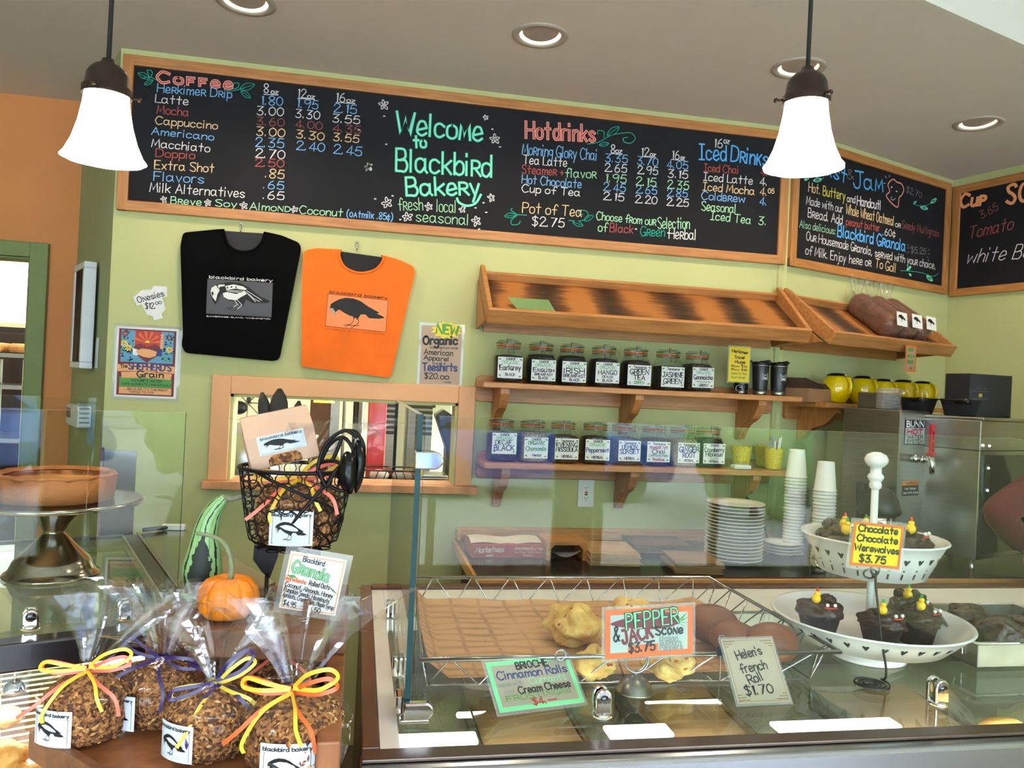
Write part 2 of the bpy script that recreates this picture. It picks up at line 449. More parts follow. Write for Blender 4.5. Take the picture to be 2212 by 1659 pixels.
# room behind the camera: side walls and shop-front with three windows
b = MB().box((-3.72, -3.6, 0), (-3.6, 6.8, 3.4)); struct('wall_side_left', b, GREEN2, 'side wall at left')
b = MB().box((E_S.x, -3.6, 0), (E_S.x+.12, E_S.y+.05, 3.4)); struct('wall_side_right', b, GREEN, 'side wall at right')
b = MB(); xs = [-3.6, -3.05, -.95, -.45, 1.65, 1.95, 4.05, 5.2]
for i in range(0, 8, 2): b.box((xs[i], -3.6, 0), (xs[i+1], -3.48, 3.4))
for i in range(1, 6, 2): b.box((xs[i], -3.6, 0), (xs[i+1], -3.48, .1)); b.box((xs[i], -3.6, 2.9), (xs[i+1], -3.48, 3.4))
struct('wall_front', b, ORANGE, 'shop-front wall with windows')
for i in range(1, 6, 2):
    b = MB(); x0, x1 = xs[i], xs[i+1]
    for xx in (x0, (x0+x1)/2-.03, x1-.06): b.box((xx, -3.47, .1), (xx+.06, -3.41, 2.9))
    for zz in (.1, 2.1, 2.84): b.box((x0, -3.469, zz), (x1, -3.411, zz+.06))
    struct('window_%d' % (i//2+2), b, OLIVE, 'shop window frame')
# kitchen behind the wall
b = MB().box((-3.6, 6.3, 0), (4.4, 6.42, 3.4)); struct('wall_kitchen', b, CREAM, 'cream kitchen wall seen through the pass-through')
# pass-through window: casing, jambs, sill
o0 = onY(460, 809, 3.5); o1 = onY(1017, 1047, 3.5)
ox0, ox1, oz1 = o0.x, o1.x, o0.z; fy = 3.5-.02
b = MB(); b.box((ox0, fy, hz0), (hx0, 3.499, oz1)); b.box((hx1, fy, hz0), (ox1, 3.499, oz1)); b.box((hx0, fy, hz1), (hx1, 3.499, oz1))
w1 = struct('window_1', b, SALMON, 'salmon painted pass-through window to the kitchen', bevel=.003)
b = MB(); q = onY(437, 1040, 3.46).x; q2 = onY(1030, 1062, 3.46).x
b.box((q, 3.44, hz0-.034), (q2, 3.5, hz0)); b.box((hx0, 3.5, hz0-.004), (hx1, 3.64, hz0+.002)); obj('window_sill', b, mat('worn_salmon_sill', '#d8935f', .5, var=.15, vscale=14), w1, bevel=.004)
b = MB(); b.box((hx0, 3.495, hz0), (hx0+.012, 3.62, hz1)); b.box((hx1-.012, 3.495, hz0), (hx1, 3.62, hz1)); b.box((hx0, 3.495, hz1-.012), (hx1, 3.62, hz1)); obj('window_jamb', b, GREEN, w1)

# ------------------------------------------------------------------ chalk menu boards
CHALKB = mat('blackboard', '#19181c', .75, spec=.25, var=.10, vscale=3)
CHK = dict(w='#e6e2e6', b='#7db4ea', B='#55aaf2', r='#b0504c', d='#8f4a48', c='#ecc898', g='#a8dcb0', t='#84f0cc', T='#0f5c52', p='#f0988a', P='#9a3434', v='#1f9a86', G='#77747a', y='#d9cc4e', o='#f5a06a')
CHI = {k: i for i, k in enumerate(CHK)}
CHM = [flat('chalk_'+n, CHK[k], .9) for k, n in zip(CHK, ['white', 'sky_blue', 'bright_blue', 'red', 'dark_red', 'cream', 'pale_green', 'mint', 'deep_teal', 'pink', 'crimson', 'teal', 'grey', 'yellow', 'orange'])]
class Surf:
    """a flat sheet of a thing that stands at matrix M; uv() turns a photo pixel into sheet coordinates"""
    def __init__(s, M, off): s.M = M; s.Mi = M.inverted(); s.off = off; s.n = (M.to_3x3() @ Vector((0, 1, 0))); s.p = M @ Vector((0, -off, 0))
    def uv(s, px, py): q = s.Mi @ onP(px, py, s.p, s.n); return q.x, q.z
    def k(s, px, py): return (onP(px, py, s.p, s.n)-EYE).dot(_f)/FPX
    def fn(s, off): return lambda u, v: (u, -s.off-off, v)
class Zoom:
    def __init__(s, S, mb, x0, y0, k): s.S, s.mb, s.x0, s.y0, s.k = S, mb, x0, y0, k
    def p(s, X, Y): return s.S.uv(s.x0+X*s.k, s.y0+Y*s.k)
    def sc(s, X, Y): return s.S.k(s.x0+X*s.k, s.y0+Y*s.k)*s.k
    def t(s, txt, x0, y0, x1, y1, h, c, w=8, **kw):
        a, d = s.p(x0, y0), s.p(x1, y1); k = s.sc((x0+x1)/2, (y0+y1)/2)
        und = kw.pop('under', None)
        if und: und = (und[0]*k, CHI[und[1]])
        write(s.mb, txt, s.S.fn, a[0], a[1], d[0], d[1], h*k, w*k, CHI[c], under=und, **kw)
    def l(s, pts, c, w=6, sm=True, closed=False, off=.0008):
        P = [s.p(*q) for q in pts]; P = spline(P, 5, closed) if sm else P
        s.mb.stroke(P, w*s.sc(*pts[0]), s.S.fn(off), CHI[c], closed)
    def flower(s, x, y, r, c='w', w=5):
        for i in range(5):
            a = 2*pi*i/5+.5+random.uniform(-.2, .2); ca, sa_ = cos(a), -sin(a); L = r*random.uniform(.85, 1.1); q = .22*r
            s.l([(x, y), (x+ca*L*.6-sa_*q, y+sa_*L*.6+ca*q), (x+ca*L, y+sa_*L), (x+ca*L*.6+sa_*q, y+sa_*L*.6-ca*q), (x, y)], c, w)
    def dot(s, x, y, c='w', r=5): s.l([(x-r, y), (x+r, y)], c, r*2, False)
    def leaf(s, x0, y0, x1, y1, c='v', w=5, fat=.22):
        dx, dy = x1-x0, y1-y0; mx, my = (x0+x1)/2, (y0+y1)/2
        s.l([(x0, y0), (mx-dy*fat, my+dx*fat), (x1, y1), (mx+dy*fat, my-dx*fat)], c, w, True, True); s.l([(x0, y0), (x1, y1)], c, w*.8, False)
def board(name, label, P, ang, x0, x1, z0, z1, fw, depth=.032):
    base = P + Vector((cos(ang), sin(ang), 0))*x0; base.z = z0
    t = thing(name, label, 'chalkboard', base, ang, 'framed chalk menu boards')
    w, h = x1-x0, z1-z0
    for z0_ in (0, h-fw): obj('frame_rail', MB().box((0, -depth, z0_), (w, -.001, z0_+fw)), WOOD, t, bevel=.004)
    obj('frame_stile', MB().box((0, -depth-.0006, 0), (fw, -.001, h)), WOODV, t, bevel=.004); obj('frame_stile', MB().box((w-fw, -depth-.0006, 0), (w, -.001, h)), WOODV, t, bevel=.004)
    obj('chalkboard_panel', MB().box((fw-.004, -.014, fw-.004), (w-fw+.004, -.001, h-fw+.004)), CHALKB, t)
    return t, Surf(T(*base) @ RZ(ang), .0142)
# --- long board
t, S = board('menu_board', 'long wooden framed chalkboard with coffee prices and mint welcome lettering', Vector((0, 3.5, 0)), 0, -1.015, 1.982, 2.247, 2.888, .043, .026)
b = MB(); Z = Zoom(S, b, 250, 100, .2577)
Z.t('CoFFee', 350, 300, 975, 358, 86, 'p', 24, gap=2.8); Z.t('CoFFee', 350, 300, 975, 358, 86, 'P', 7, gap=2.8, off=.0016)
for tx, x0, y0, x1, y1, h, c in [('HeRkimeR DRip', 348, 385, 970, 435, 72, 'b'), ('Latte', 332, 470, 605, 495, 68, 'w'), ('Mocha', 345, 562, 608, 588, 70, 'r'), ('Cappuccino', 332, 652, 850, 696, 64, 'c'), ('Americano', 300, 738, 818, 790, 60, 'b'), ('Macchiato', 300, 842, 785, 888, 66, 'w'), ('Doppio', 335, 925, 660, 945, 66, 'r'), ('Extra Shot', 325, 1028, 822, 1058, 72, 'c'), ('Flavors', 318, 1125, 736, 1150, 76, 'b'), ('Milk Alternatives', 285, 1218, 1078, 1270, 76, 'w'), ('BReve', 460, 1318, 715, 1335, 58, 'g'), ('Soy', 835, 1340, 1012, 1350, 55, 'g'), ('AlmoND', 1122, 1370, 1460, 1388, 60, 'g'), ('Coconut', 1540, 1402, 1900, 1428, 64, 'g'), ('(OAtmilK .85¢)', 1938, 1428, 2318, 1458, 55, 'b'),
    ('8', 1243, 388, 1278, 390, 72, 'w'), ('oz', 1303, 398, 1360, 402, 40, 'w'), ('1.80', 1222, 488, 1395, 498, 72, 'b'), ('3.00', 1185, 573, 1402, 585, 70, 'w'), ('3.60', 1182, 658, 1408, 672, 66, 'd'), ('3.00', 1180, 745, 1412, 762, 70, 'c'), ('2.35', 1172, 840, 1404, 852, 76, 'b'), ('2.70', 1172, 930, 1412, 946, 72, 'w'), ('2.50', 1170, 1005, 1405, 1016, 66, 'r'), ('.85', 1255, 1098, 1405, 1112, 72, 'c'), ('.65', 1240, 1190, 1403, 1202, 66, 'b'), ('.65', 1237, 1278, 1405, 1288, 66, 'w'),
    ('12', 1528, 430, 1592, 435, 72, 'w'), ('oz', 1608, 437, 1665, 442, 40, 'w'), ('1.95', 1522, 512, 1690, 528, 72, 'b'), ('3.30', 1507, 595, 1705, 614, 68, 'w'), ('4.00', 1507, 680, 1725, 702, 64, 'd'), ('3.30', 1513, 766, 1740, 792, 66, 'c'), ('2.40', 1515, 865, 1745, 884, 72, 'b'),
    ('16', 1848, 462, 1920, 468, 72, 'w'), ('oz', 1938, 470, 2002, 476, 40, 'w'), ('2.15', 1828, 552, 2013, 566, 72, 'b'), ('3.55', 1818, 635, 2040, 652, 66, 'w'), ('4.35', 1822, 714, 2048, 732, 62, 'd'), ('3.55', 1824, 790, 2033, 810, 64, 'c'), ('2.45', 1826, 896, 2055, 920, 74, 'b')]:
    Z.t(tx, x0, y0, x1, y1, h, c, 7.5, slant=.05, jit=.012)
for q in [((1240, 403), (1360, 410)), ((1525, 437), (1668, 446)), ((1845, 470), (2005, 482))]: Z.l(q, 'w', 6, False)
for x, y, r in [(405, 1285, 30), (772, 1310, 32), (1073, 1335, 34), (1497, 1368, 30), (2120, 1012, 36)]: Z.flower(x, y, r, 'w', 6)
Z.l([(230, 265), (300, 262), (375, 305)], 'v'); Z.leaf(188, 225, 285, 272); Z.leaf(242, 322, 312, 285); Z.l([(262, 200), (300, 205), (305, 235), (285, 262), (262, 200)], 'v')
Z.l([(920, 375), (1000, 370), (1080, 350)], 'v'); Z.leaf(1040, 358, 1165, 320); Z.leaf(1050, 375, 1128, 432); Z.l([(985, 345), (990, 310), (1030, 312), (1025, 345), (990, 360)], 'v')
Z = Zoom(S, b, 780, 180, .22904)
for tx, x0, y0, x1, y1, h, sp in [('WelcoMe', 330, 470, 1140, 548, 205, 1.5), ('to', 498, 605, 612, 606, 108, 1.5), ('BlackbiRd', 330, 825, 1225, 882, 205, 1.5), ('BakeRy', 430, 1058, 1115, 1052, 168, 1.5)]:
    Z.t(tx, x0, y0, x1, y1, h, 't', 21, under=(32, 'T'), gap=sp, jit=.01)
Z.l([(905, 1085), (925, 1125), (1000, 1155), (1080, 1130), (1130, 1050)], 't', 22); 
for tx, x0, y0, x1, y1, h, c in [('fResh', 352, 1200, 583, 1196, 115, 'g'), ('local', 715, 1210, 893, 1220, 115, 'g'), ('seasonal', 518, 1302, 1013, 1336, 100, 'g')]: Z.t(tx, x0, y0, x1, y1, h, c, 8)
for x, y, r in [(215, 205, 50), (1175, 322, 25), (1262, 527, 50), (70, 790, 37), (245, 1130, 55), (640, 1165, 38), (955, 1190, 35), (1230, 1080, 37), (435, 1262, 50), (1085, 1300, 48)]: Z.flower(x, y, r, 'w', 8)
for x, y in [(218, 310), (237, 575), (1238, 433), (133, 1090), (297, 1062), (1080, 1175), (1180, 1217), (1113, 1375), (370, 1285), (1310, 600), (1155, 1127), (-20, 440)]: Z.dot(x, y, 'w', 6)
Z = Zoom(S, b, 1080, 230, .28029)
Z.t('Hot drinks', 200, 243, 730, 272, 126, 'p', 22, gap=2.2, space=.6); Z.t('Hot drinks', 200, 243, 730, 272, 126, 'P', 6, gap=2.2, space=.6, off=.0016)
for tx, x0, y0, x1, y1, h, c in [('MoRning GloRy Chai', 170, 368, 744, 416, 84, 'b'), ('Tea Latte', 178, 440, 513, 466, 66, 'w'), ('SteameR +', 168, 515, 488, 536, 64, 'r'), ('flavoR', 503, 545, 738, 553, 68, 'g'), ('Hot Chocolate', 168, 592, 624, 630, 66, 'b'), ('Cup of Tea', 168, 658, 614, 692, 58, 'w'), ('Pot of Tea', 172, 818, 628, 850, 78, 'c'), ('$2.75', 247, 918, 490, 932, 68, 'w'), ('Choose fRom oUR', 742, 872, 1198, 917, 62, 'g'), ('Selection', 1216, 940, 1460, 942, 84, 'g'), ('of', 757, 962, 824, 966, 68, 'g'), ('Black', 846, 965, 1024, 979, 66, 'r'), ('GReen', 1082, 996, 1268, 1003, 72, 'v'), ('HeRbal', 1302, 1018, 1508, 1027, 80, 'w'),
    ('8', 855, 356, 882, 358, 60, 'w'), ('oz', 892, 360, 938, 362, 40, 'w'), ('12', 1092, 384, 1145, 386, 64, 'w'), ('oz', 1158, 384, 1196, 388, 36, 'w'), ('16', 1328, 404, 1380, 407, 64, 'w'), ('oz', 1392, 408, 1420, 411, 34, 'w'),
    ('3.35', 812, 425, 978, 436, 60, 'b'), ('3.70', 1058, 446, 1212, 460, 62, 'b'), ('4.05', 1287, 474, 1444, 485, 60, 'b'), ('2.65', 808, 500, 972, 510, 60, 'w'), ('2.95', 1060, 518, 1212, 528, 60, 'w'), ('3.15', 1295, 546, 1443, 556, 60, 'w'), ('1.95', 815, 580, 968, 591, 62, 'g'), ('2.15', 1048, 605, 1198, 616, 62, 'g'), ('2.35', 1290, 630, 1450, 641, 62, 'g'), ('2.45', 797, 648, 962, 660, 62, 'b'), ('2.65', 1047, 666, 1204, 678, 58, 'b'), ('2.85', 1287, 692, 1440, 701, 58, 'b'), ('2.15', 797, 718, 950, 730, 58, 'w'), ('2.20', 1042, 741, 1206, 753, 58, 'w'), ('2.25', 1285, 762, 1448, 773, 58, 'w'),
    ('16', 1652, 314, 1712, 319, 66, 'w'), ('oz', 1724, 283, 1765, 289, 44, 'w'), ('Ïced Chai', 1572, 500, 1835, 518, 58, 'r'), ('4.', 2008, 530, 2060, 535, 60, 'r'), ('Ïced Latte', 1567, 570, 1944, 602, 60, 'w'), ('4.', 2003, 606, 2058, 610, 60, 'w'), ('Ïced Mocha', 1562, 645, 1958, 682, 60, 'c'), ('4.', 2003, 682, 2055, 688, 62, 'c'), ('05', 2066, 668, 2110, 671, 36, 'c'), ('ColdBRew', 1552, 715, 1884, 741, 60, 'b'), ('4.', 2000, 757, 2055, 763, 60, 'b'), ('Seasonal', 1552, 800, 1814, 822, 68, 'g'), ('Ïced Tea', 1622, 872, 1930, 906, 62, 'g'), ('3.', 1992, 908, 2050, 914, 60, 'g')]:
    Z.t(tx, x0, y0, x1, y1, h, c, 7, slant=.05, jit=.012)
Z.t('Ïced', 1535, 408, 1742, 420, 118, 'B', 12); Z.t('DRinKs', 1778, 420, 2062, 462, 118, 'B', 12)
for q in [((852, 362), (942, 370)), ((1085, 386), (1198, 396)), ((1320, 408), (1425, 420))]: Z.l(q, 'w', 5, False)
Z.dot(1048, 945, 'w', 5); Z.dot(1297, 975, 'w', 5)
Z.l([(675, 290), (760, 275), (850, 225), (945, 205)], 'v'); Z.leaf(825, 222, 918, 158); Z.leaf(765, 298, 838, 285); Z.l([(945, 205), (1010, 205), (1042, 245), (1010, 282), (960, 275), (950, 245), (985, 238)], 'v'); Z.l([(800, 240), (800, 195), (755, 185), (755, 215)], 'v')
Z.l([(60, 845), (130, 835), (205, 838)], 'v'); Z.leaf(35, 845, 120, 835); Z.l([(130, 840), (85, 880), (95, 912), (145, 905), (155, 882)], 'v'); Z.l([(130, 830), (85, 800), (95, 785)], 'v')
Z.l([(530, 878), (620, 882), (720, 840)], 'v'); Z.leaf(645, 880, 720, 840); Z.leaf(560, 890, 640, 918); Z.l([(680, 860), (670, 810), (620, 800), (605, 825), (640, 835)], 'v')
obj('chalk_lettering', b, CHM, t, fix=False)
# --- toast board
t, S = board('menu_board', 'square chalkboard on the angled wall listing toast and jam and granola', P_T, A_T, .02, 1.385, 2.246, 2.885, .043, .026)
b = MB(); Z = Zoom(S, b, 1660, 300, .24955)
Z.t('Toast', 330, 235, 668, 385, 128, 'B', 15); Z.t('&', 682, 342, 735, 352, 78, 'G', 7); Z.t('JaM', 735, 418, 990, 458, 140, 'B', 15)
for tx, x0, y0, x1, y1, h, c, w in [('Hot.', 345, 455, 442, 480, 80, 'c', 9), ('Buttery', 470, 488, 660, 532, 80, 'y', 9), ('and', 680, 543, 748, 556, 60, 'w', 8), ('Handcut!', 765, 572, 968, 614, 78, 'w', 11), ('Made with our', 325, 565, 640, 640, 70, 'w', 7), ('Whole Wheat Oatmeal', 668, 648, 1080, 752, 84, 'c', 8), ('oR', 1097, 760, 1140, 770, 48, 'w', 7), ('Seedy Multigrain', 1155, 772, 1472, 850, 66, 'd', 7), ('BRead. Add', 340, 675, 636, 740, 78, 'w', 8), ('peanut butter', 670, 745, 960, 802, 62, 'r', 7), ('.60¢', 990, 832, 1096, 848, 58, 'w', 7), ('Also delicious:', 267, 765, 578, 828, 62, 'g', 6), ('Blackbird GRanola', 596, 842, 1180, 972, 96, 'B', 13), ('$5.25', 1232, 985, 1360, 1000, 52, 'G', 7), ('OuR Housemade GRanola,', 325, 875, 892, 1008, 74, 'w', 7), ('seRved with youR choice,', 920, 1018, 1440, 1128, 66, 'w', 7), ('of Milk. Enjoy', 320, 998, 665, 1070, 76, 'w', 7), ('heRe oR', 697, 1075, 885, 1105, 70, 'w', 7), ('To Go!!', 922, 1110, 1098, 1155, 76, 'c', 8), ('$2.70', 1192, 462, 1320, 512, 52, 'G', 6)]:
    Z.t(tx, x0, y0, x1, y1, h, c, w, slant=.04, jit=.012)
Z.l([(1020, 500), (1048, 455), (1034, 395), (1075, 350), (1112, 375), (1150, 390), (1170, 440), (1150, 490), (1130, 510), (1112, 592)], 'p', 11, True, True)
Z.l([(1068, 500), (1060, 520), (1080, 530), (1098, 512)], 'w', 5); Z.dot(1065, 418); Z.dot(1108, 455)
for q in [((1020, 340), (1010, 320)), ((1045, 332), (1045, 312)), ((1010, 382), (995, 385))]: Z.l(q, 'w', 5, False)
Z.leaf(312, 358, 355, 322, 't', 7); Z.leaf(388, 362, 460, 350, 't', 7); Z.l([(460, 350), (480, 335)], 'v')
Z.l([(1255, 545), (1280, 575), (1370, 575), (1440, 530)], 'v', 6); Z.leaf(1405, 555, 1452, 518, 't', 7); Z.leaf(1315, 590, 1378, 605, 't', 7); Z.leaf(1255, 565, 1278, 540, 't', 5)
Z.l([(1140, 1140), (1230, 1145), (1330, 1160), (1420, 1190), (1470, 1165)], 'v', 6); Z.leaf(1198, 1135, 1232, 1105, 't', 7); Z.leaf(1368, 1185, 1418, 1228, 't', 8); Z.leaf(1215, 1165, 1235, 1185, 't', 5)
for q in [((1200, 915), (1215, 922)), ((1200, 945), (1218, 945)), ((1200, 985), (1215, 978)), ((1380, 965), (1395, 958)), ((1378, 995), (1395, 998)), ((1370, 1020), (1385, 1035))]: Z.l(q, 'G', 6, False)
obj('chalk_lettering', b, CHM, t, fix=False)
# --- soup board
t, S = board('menu_board', 'chalkboard cut off at the right edge with orange soup lettering', P_S, A_S, .02, 1.15, 2.235, 2.87, .043, .026)
b = MB(); Z = Zoom(S, b, 1660, 300, .24955)
Z.t('CuP', 1660, 590, 1872, 570, 108, 'o', 26, gap=2.2); Z.t('SOUP', 2062, 560, 2480, 500, 160, 'o', 28, gap=2.4)
Z.t('3.65', 1845, 690, 1990, 612, 70, 'd', 7); Z.t('Tomato', 1730, 868, 2110, 782, 105, 'r', 8, slant=.3); Z.t('white Bean', 1712, 1078, 2440, 1010, 120, 'w', 8, slant=.3)
obj('chalk_lettering', b, CHM, t, fix=False)
# ------------------------------------------------------------------ things hung on the walls
PAPER = flat('white_paper', '#f1eff0', .7); LAM = glass('laminate', (.97, .97, .97), 1.5, .03, haze=.12)
INK = dict(k='#141318', g='#4f8f45', G='#8fc09a', r='#b5352f', o='#d9652c', y='#e6cf2c', w='#f2eff0', b='#26336e', n='#7a5a34', t='#7fd49a', a='#8d8a86', m='#6d1f2c', s='#5f97b8', p='#e7a46e')
INI = {k: i+1 for i, k in enumerate(INK)}
INM = [flat('ink_'+n, INK[k], .6) for k, n in zip(INK, ['black', 'green', 'pale_green', 'red', 'orange', 'yellow', 'white', 'navy', 'brown', 'mint', 'grey', 'maroon', 'sky', 'peach'])]
def letters(mb, w, h, lines, yoff=0.0, fnx=None):
    """lines: (text, x0, y0, x1, y1, cap height, colour, pen) as fractions of the sheet (y from the bottom, height and pen of sheet width)"""
    fn = fnx or (lambda off: (lambda u, v: (u, yoff-off, v)))
    for L in lines:
        tx, x0, y0, x1, y1, hh, c, pw = L[:8]; kw = L[8] if len(L) > 8 else {}
        write(mb, tx, fn, (x0-.5)*w, y0*h, (x1-.5)*w, y1*h, hh*w, pw*w, INI[c], jit=.012, **kw)
def sign(name, label, cat, loc, rz, w, h, lines, paper=PAPER, border=None, bw=.05, lam=.012, lean=0, roll=0, extra=None, group=None, thick=.0012, outline=None):
    t = thing(name, label, cat, loc, rz, group); t.rotation_euler = (lean, roll, rz)
    b = MB()
    out = outline or [(-w/2, 0), (w/2, 0), (w/2, h), (-w/2, h)]
    b.prism(out, 0, thick, 0, RX(pi/2)); y = -thick
    if border:
        q = bw*w; c = INI[border]
        for a in ((-w/2, 0, w/2, q), (-w/2, h-q, w/2, h), (-w/2, q, -w/2+q, h-q), (w/2-q, q, w/2, h-q)):
            b.poly([(a[0], a[1]), (a[2], a[1]), (a[2], a[3]), (a[0], a[3])], lambda u, v: (u, y-.0003, v), c)
    if extra: extra(b, w, h, lambda off: (lambda u, v: (u, y-off, v)))
    letters(b, w, h, lines, y)
    obj('card', b, [paper]+INM, t, fix=False)
    if lam: obj('laminate', MB().prism([(-w/2-lam, -lam), (w/2+lam, -lam), (w/2+lam, h+lam), (-w/2-lam, h+lam)], -.0006, -.0001, 0, RX(pi/2)), LAM, t, fix=False)
    return t
def wallbox(tl, br, y=3.5): a, c = onY(*tl, y), onY(*br, y); return (a.x+c.x)/2, c.z, c.x-a.x, a.z-c.z
def shade_poly(pts): return pts
# --- folded shirts
def shirt(name, label, pts, neck, fab, boardm, px0, ptx):
    zx = lambda X, Y: onY(370+X*.2984, 480+Y*.2984, 3.46)
    o = zx(*px0); t = thing(name, label, 't-shirt', (o.x, 3.497, o.z), 0, 'folded shirts on the wall'); Mi = inv(t)
    q = [(lambda p: (p.x, p.z))(Mi @ zx(*p)) for p in pts]; nk = [(lambda p: (p.x, p.z))(Mi @ zx(*p)) for p in neck]
    q = q[:]; sm = []
    for i in range(len(q)):   # soften every corner of the folded outline
        a, p, c = Vector(q[i-1]), Vector(q[i]), Vector(q[(i+1) % len(q)])
        sm += [tuple(p+(a-p).normalized()*min(.012, (a-p).length/3)), tuple(p+(a-p).normalized()*.0035+(c-p).normalized()*.0035), tuple(p+(c-p).normalized()*min(.012, (c-p).length/3))]
    nk2 = spline(nk, 6)
    out = sm + nk2
    obj('shirt_body', MB().prism(out, .004, .036, 0, RX(pi/2), True), fab, t, bevel=.009, seg=3)
    obj('collar', MB().tube([(x, -.034, z) for x, z in nk2], .0065, 8), fab, t)
    n0, n1 = nk[0], nk[-1]; lo = min(z for x, z in nk2)-.02
    obj('folding_board', MB().prism([(n0[0]-.01, n0[1]-.015), (n0[0], lo), (n1[0], lo), (n1[0]+.01, n1[1]-.015), (n1[0], n1[1]-.004), (n0[0], n0[1]-.004)], .006, .02, 0, RX(pi/2)), boardm, t)
    return t, Mi, zx
BLKF = mat('black_jersey', '#050506', .95, spec=.1, bump=.15, bscale=300); ORF = mat('orange_jersey', '#ef6a08', .85, bump=.12, bscale=260, var=.05)
BRD = mat('dark_board', '#1b1a1c', .7, bump=.2, bscale=200, stretch=(1, 1, 12))
t, Mi, zx = shirt('t_shirt', 'black folded t-shirt with a bird skeleton print', [(690, 70), (800, 95), (930, 150), (935, 195), (780, 985), (745, 1005), (98, 945), (72, 885), (84, 820), (65, 170), (85, 75), (355, 48)], [(372, 50), (400, 150), (455, 200), (525, 215), (600, 200), (655, 145), (680, 70)], BLKF, BRD, (500, 950), None)
def printfn(Mi, zx):
    def g(X, Y): p = Mi @ zx(X, Y); return p.x, p.z
    return g
g = printfn(Mi, zx); b = MB(); sf = lambda off: (lambda u, v: (u, -.0366-off, v))
b.poly([g(262, 410), g(735, 440), g(725, 688), g(252, 662)], sf(.0002), 0)
a = g(254, 662); c = g(727, 688); e = g(262, 410)
up = e[1]-a[1]; wd = c[0]-a[0]
def sk(p): return (a[0]+p[0]*wd, a[1]+p[0]*(c[1]-a[1])+p[1]*up)
def mapz(X, Y): return g(X, Y)
b.poly([mapz(*q) for q in [(300, 470), (340, 448), (420, 432), (500, 440), (560, 470), (640, 535), (715, 570), (700, 585), (590, 585), (540, 560), (520, 610), (470, 580), (400, 560), (360, 520), (330, 580), (320, 600), (300, 570), (280, 510)]], sf(.0005), 1)
BW = [[(285, 500), (292, 475), (320, 458), (342, 470), (350, 495), (335, 520), (322, 572), (300, 545), (288, 520)], [(372, 515), (400, 505), (470, 520), (530, 500), (545, 520), (500, 545), (470, 565), (410, 558), (380, 540)], [(390, 462), (450, 450), (520, 465), (548, 485), (530, 492), (470, 480), (400, 490)], [(330, 470), (345, 452), (385, 450), (388, 462), (352, 468), (345, 485)]]
for q in BW: b.poly([mapz(*p) for p in q], sf(.0008), 2)
for q in [[(290, 510), (302, 500), (308, 520), (298, 535)], [(400, 470), (412, 468), (412, 478), (402, 480)], [(430, 465), (442, 463), (442, 474), (432, 476)], [(462, 466), (474, 467), (474, 477), (464, 477)], [(356, 478), (375, 472), (382, 490), (372, 500), (358, 495)]]: b.poly([mapz(*p) for p in q], sf(.0011), 1)
for q in [[(535, 500), (600, 555), (640, 575)], [(540, 505), (610, 575)], [(545, 495), (655, 565)], [(455, 560), (480, 595), (450, 615)], [(475, 560), (512, 600), (480, 628)], [(400, 492), (530, 500)], [(410, 500), (520, 512)]]: b.stroke([mapz(*p) for p in q], .0022, sf(.0009), 2)
for q in [[(450, 615), (395, 620)], [(480, 628), (430, 640)], [(450, 615), (410, 635)]]: b.stroke([mapz(*p) for p in q], .0018, sf(.0009), 1)
UG = dict(gap=1.5, space=3)
p0, p1 = g(275, 405), g(732, 432); write(b, 'blackbird bakery', sf, *p0, *p1, .0115, .0023, 2, **UG)
p0, p1 = g(256, 684), g(718, 705); write(b, 'BAINBRIDGE ISLAND, WASHINGTON', sf, *p0, *p1, .0048, .0010, 2)
obj('print', b, [flat('print_grey', '#4b4a4f'), flat('print_black', '#09090a'), flat('print_white', '#eceaea')], t, fix=False)
t, Mi, zx = shirt('t_shirt', 'orange folded t-shirt with a black crow print', [(1540, 240), (1640, 268), (1755, 318), (1765, 365), (1592, 1118), (1572, 1126), (940, 1046), (946, 380), (958, 205), (1050, 188), (1215, 196)], [(1222, 200), (1215, 250), (1260, 330), (1365, 368), (1475, 345), (1530, 285), (1538, 244)], ORF, BLACKM, (1265, 1080), None)
g = printfn(Mi, zx); b = MB()
b.poly([g(1135, 518), g(1570, 566), g(1552, 795), g(1115, 752)], sf(.0002), 0)
for q in [((1135, 518), (1570, 566)), ((1570, 566), (1552, 795)), ((1552, 795), (1115, 752)), ((1115, 752), (1135, 518))]: b.stroke([g(*q[0]), g(*q[1])], .0016, sf(.0004), 1)
b.poly([g(*q) for q in _BIRD], sf(.0006), 1)
b.poly([g(*q) for q in [(1150, 622), (1170, 622), (1188, 650), (1180, 682), (1164, 652)]], sf(.0009), 2)
for L in [[(1325, 690), (1318, 715), (1300, 738), (1250, 745)], [(1300, 738), (1262, 755)], [(1352, 700), (1358, 722), (1340, 746), (1290, 750)], [(1340, 746), (1300, 765)], [(1340, 746), (1360, 748)]]: b.stroke([g(*q) for q in L], .0024, sf(.0006), 1)
p0, p1 = g(1147, 512), g(1566, 558); write(b, 'blackbird bakery', sf, *p0, *p1, .0115, .0023, 1, **UG)
p0, p1 = g(1117, 776), g(1545, 816); write(b, 'BAINBRIDGE ISLAND, WASHINGTON', sf, *p0, *p1, .0048, .0010, 3)
obj('print', b, [flat('print_salmon', '#ee8550'), MATS['print_black'], flat('print_silver', '#a9a29c'), flat('print_rust', '#a8480e')], t, fix=False)
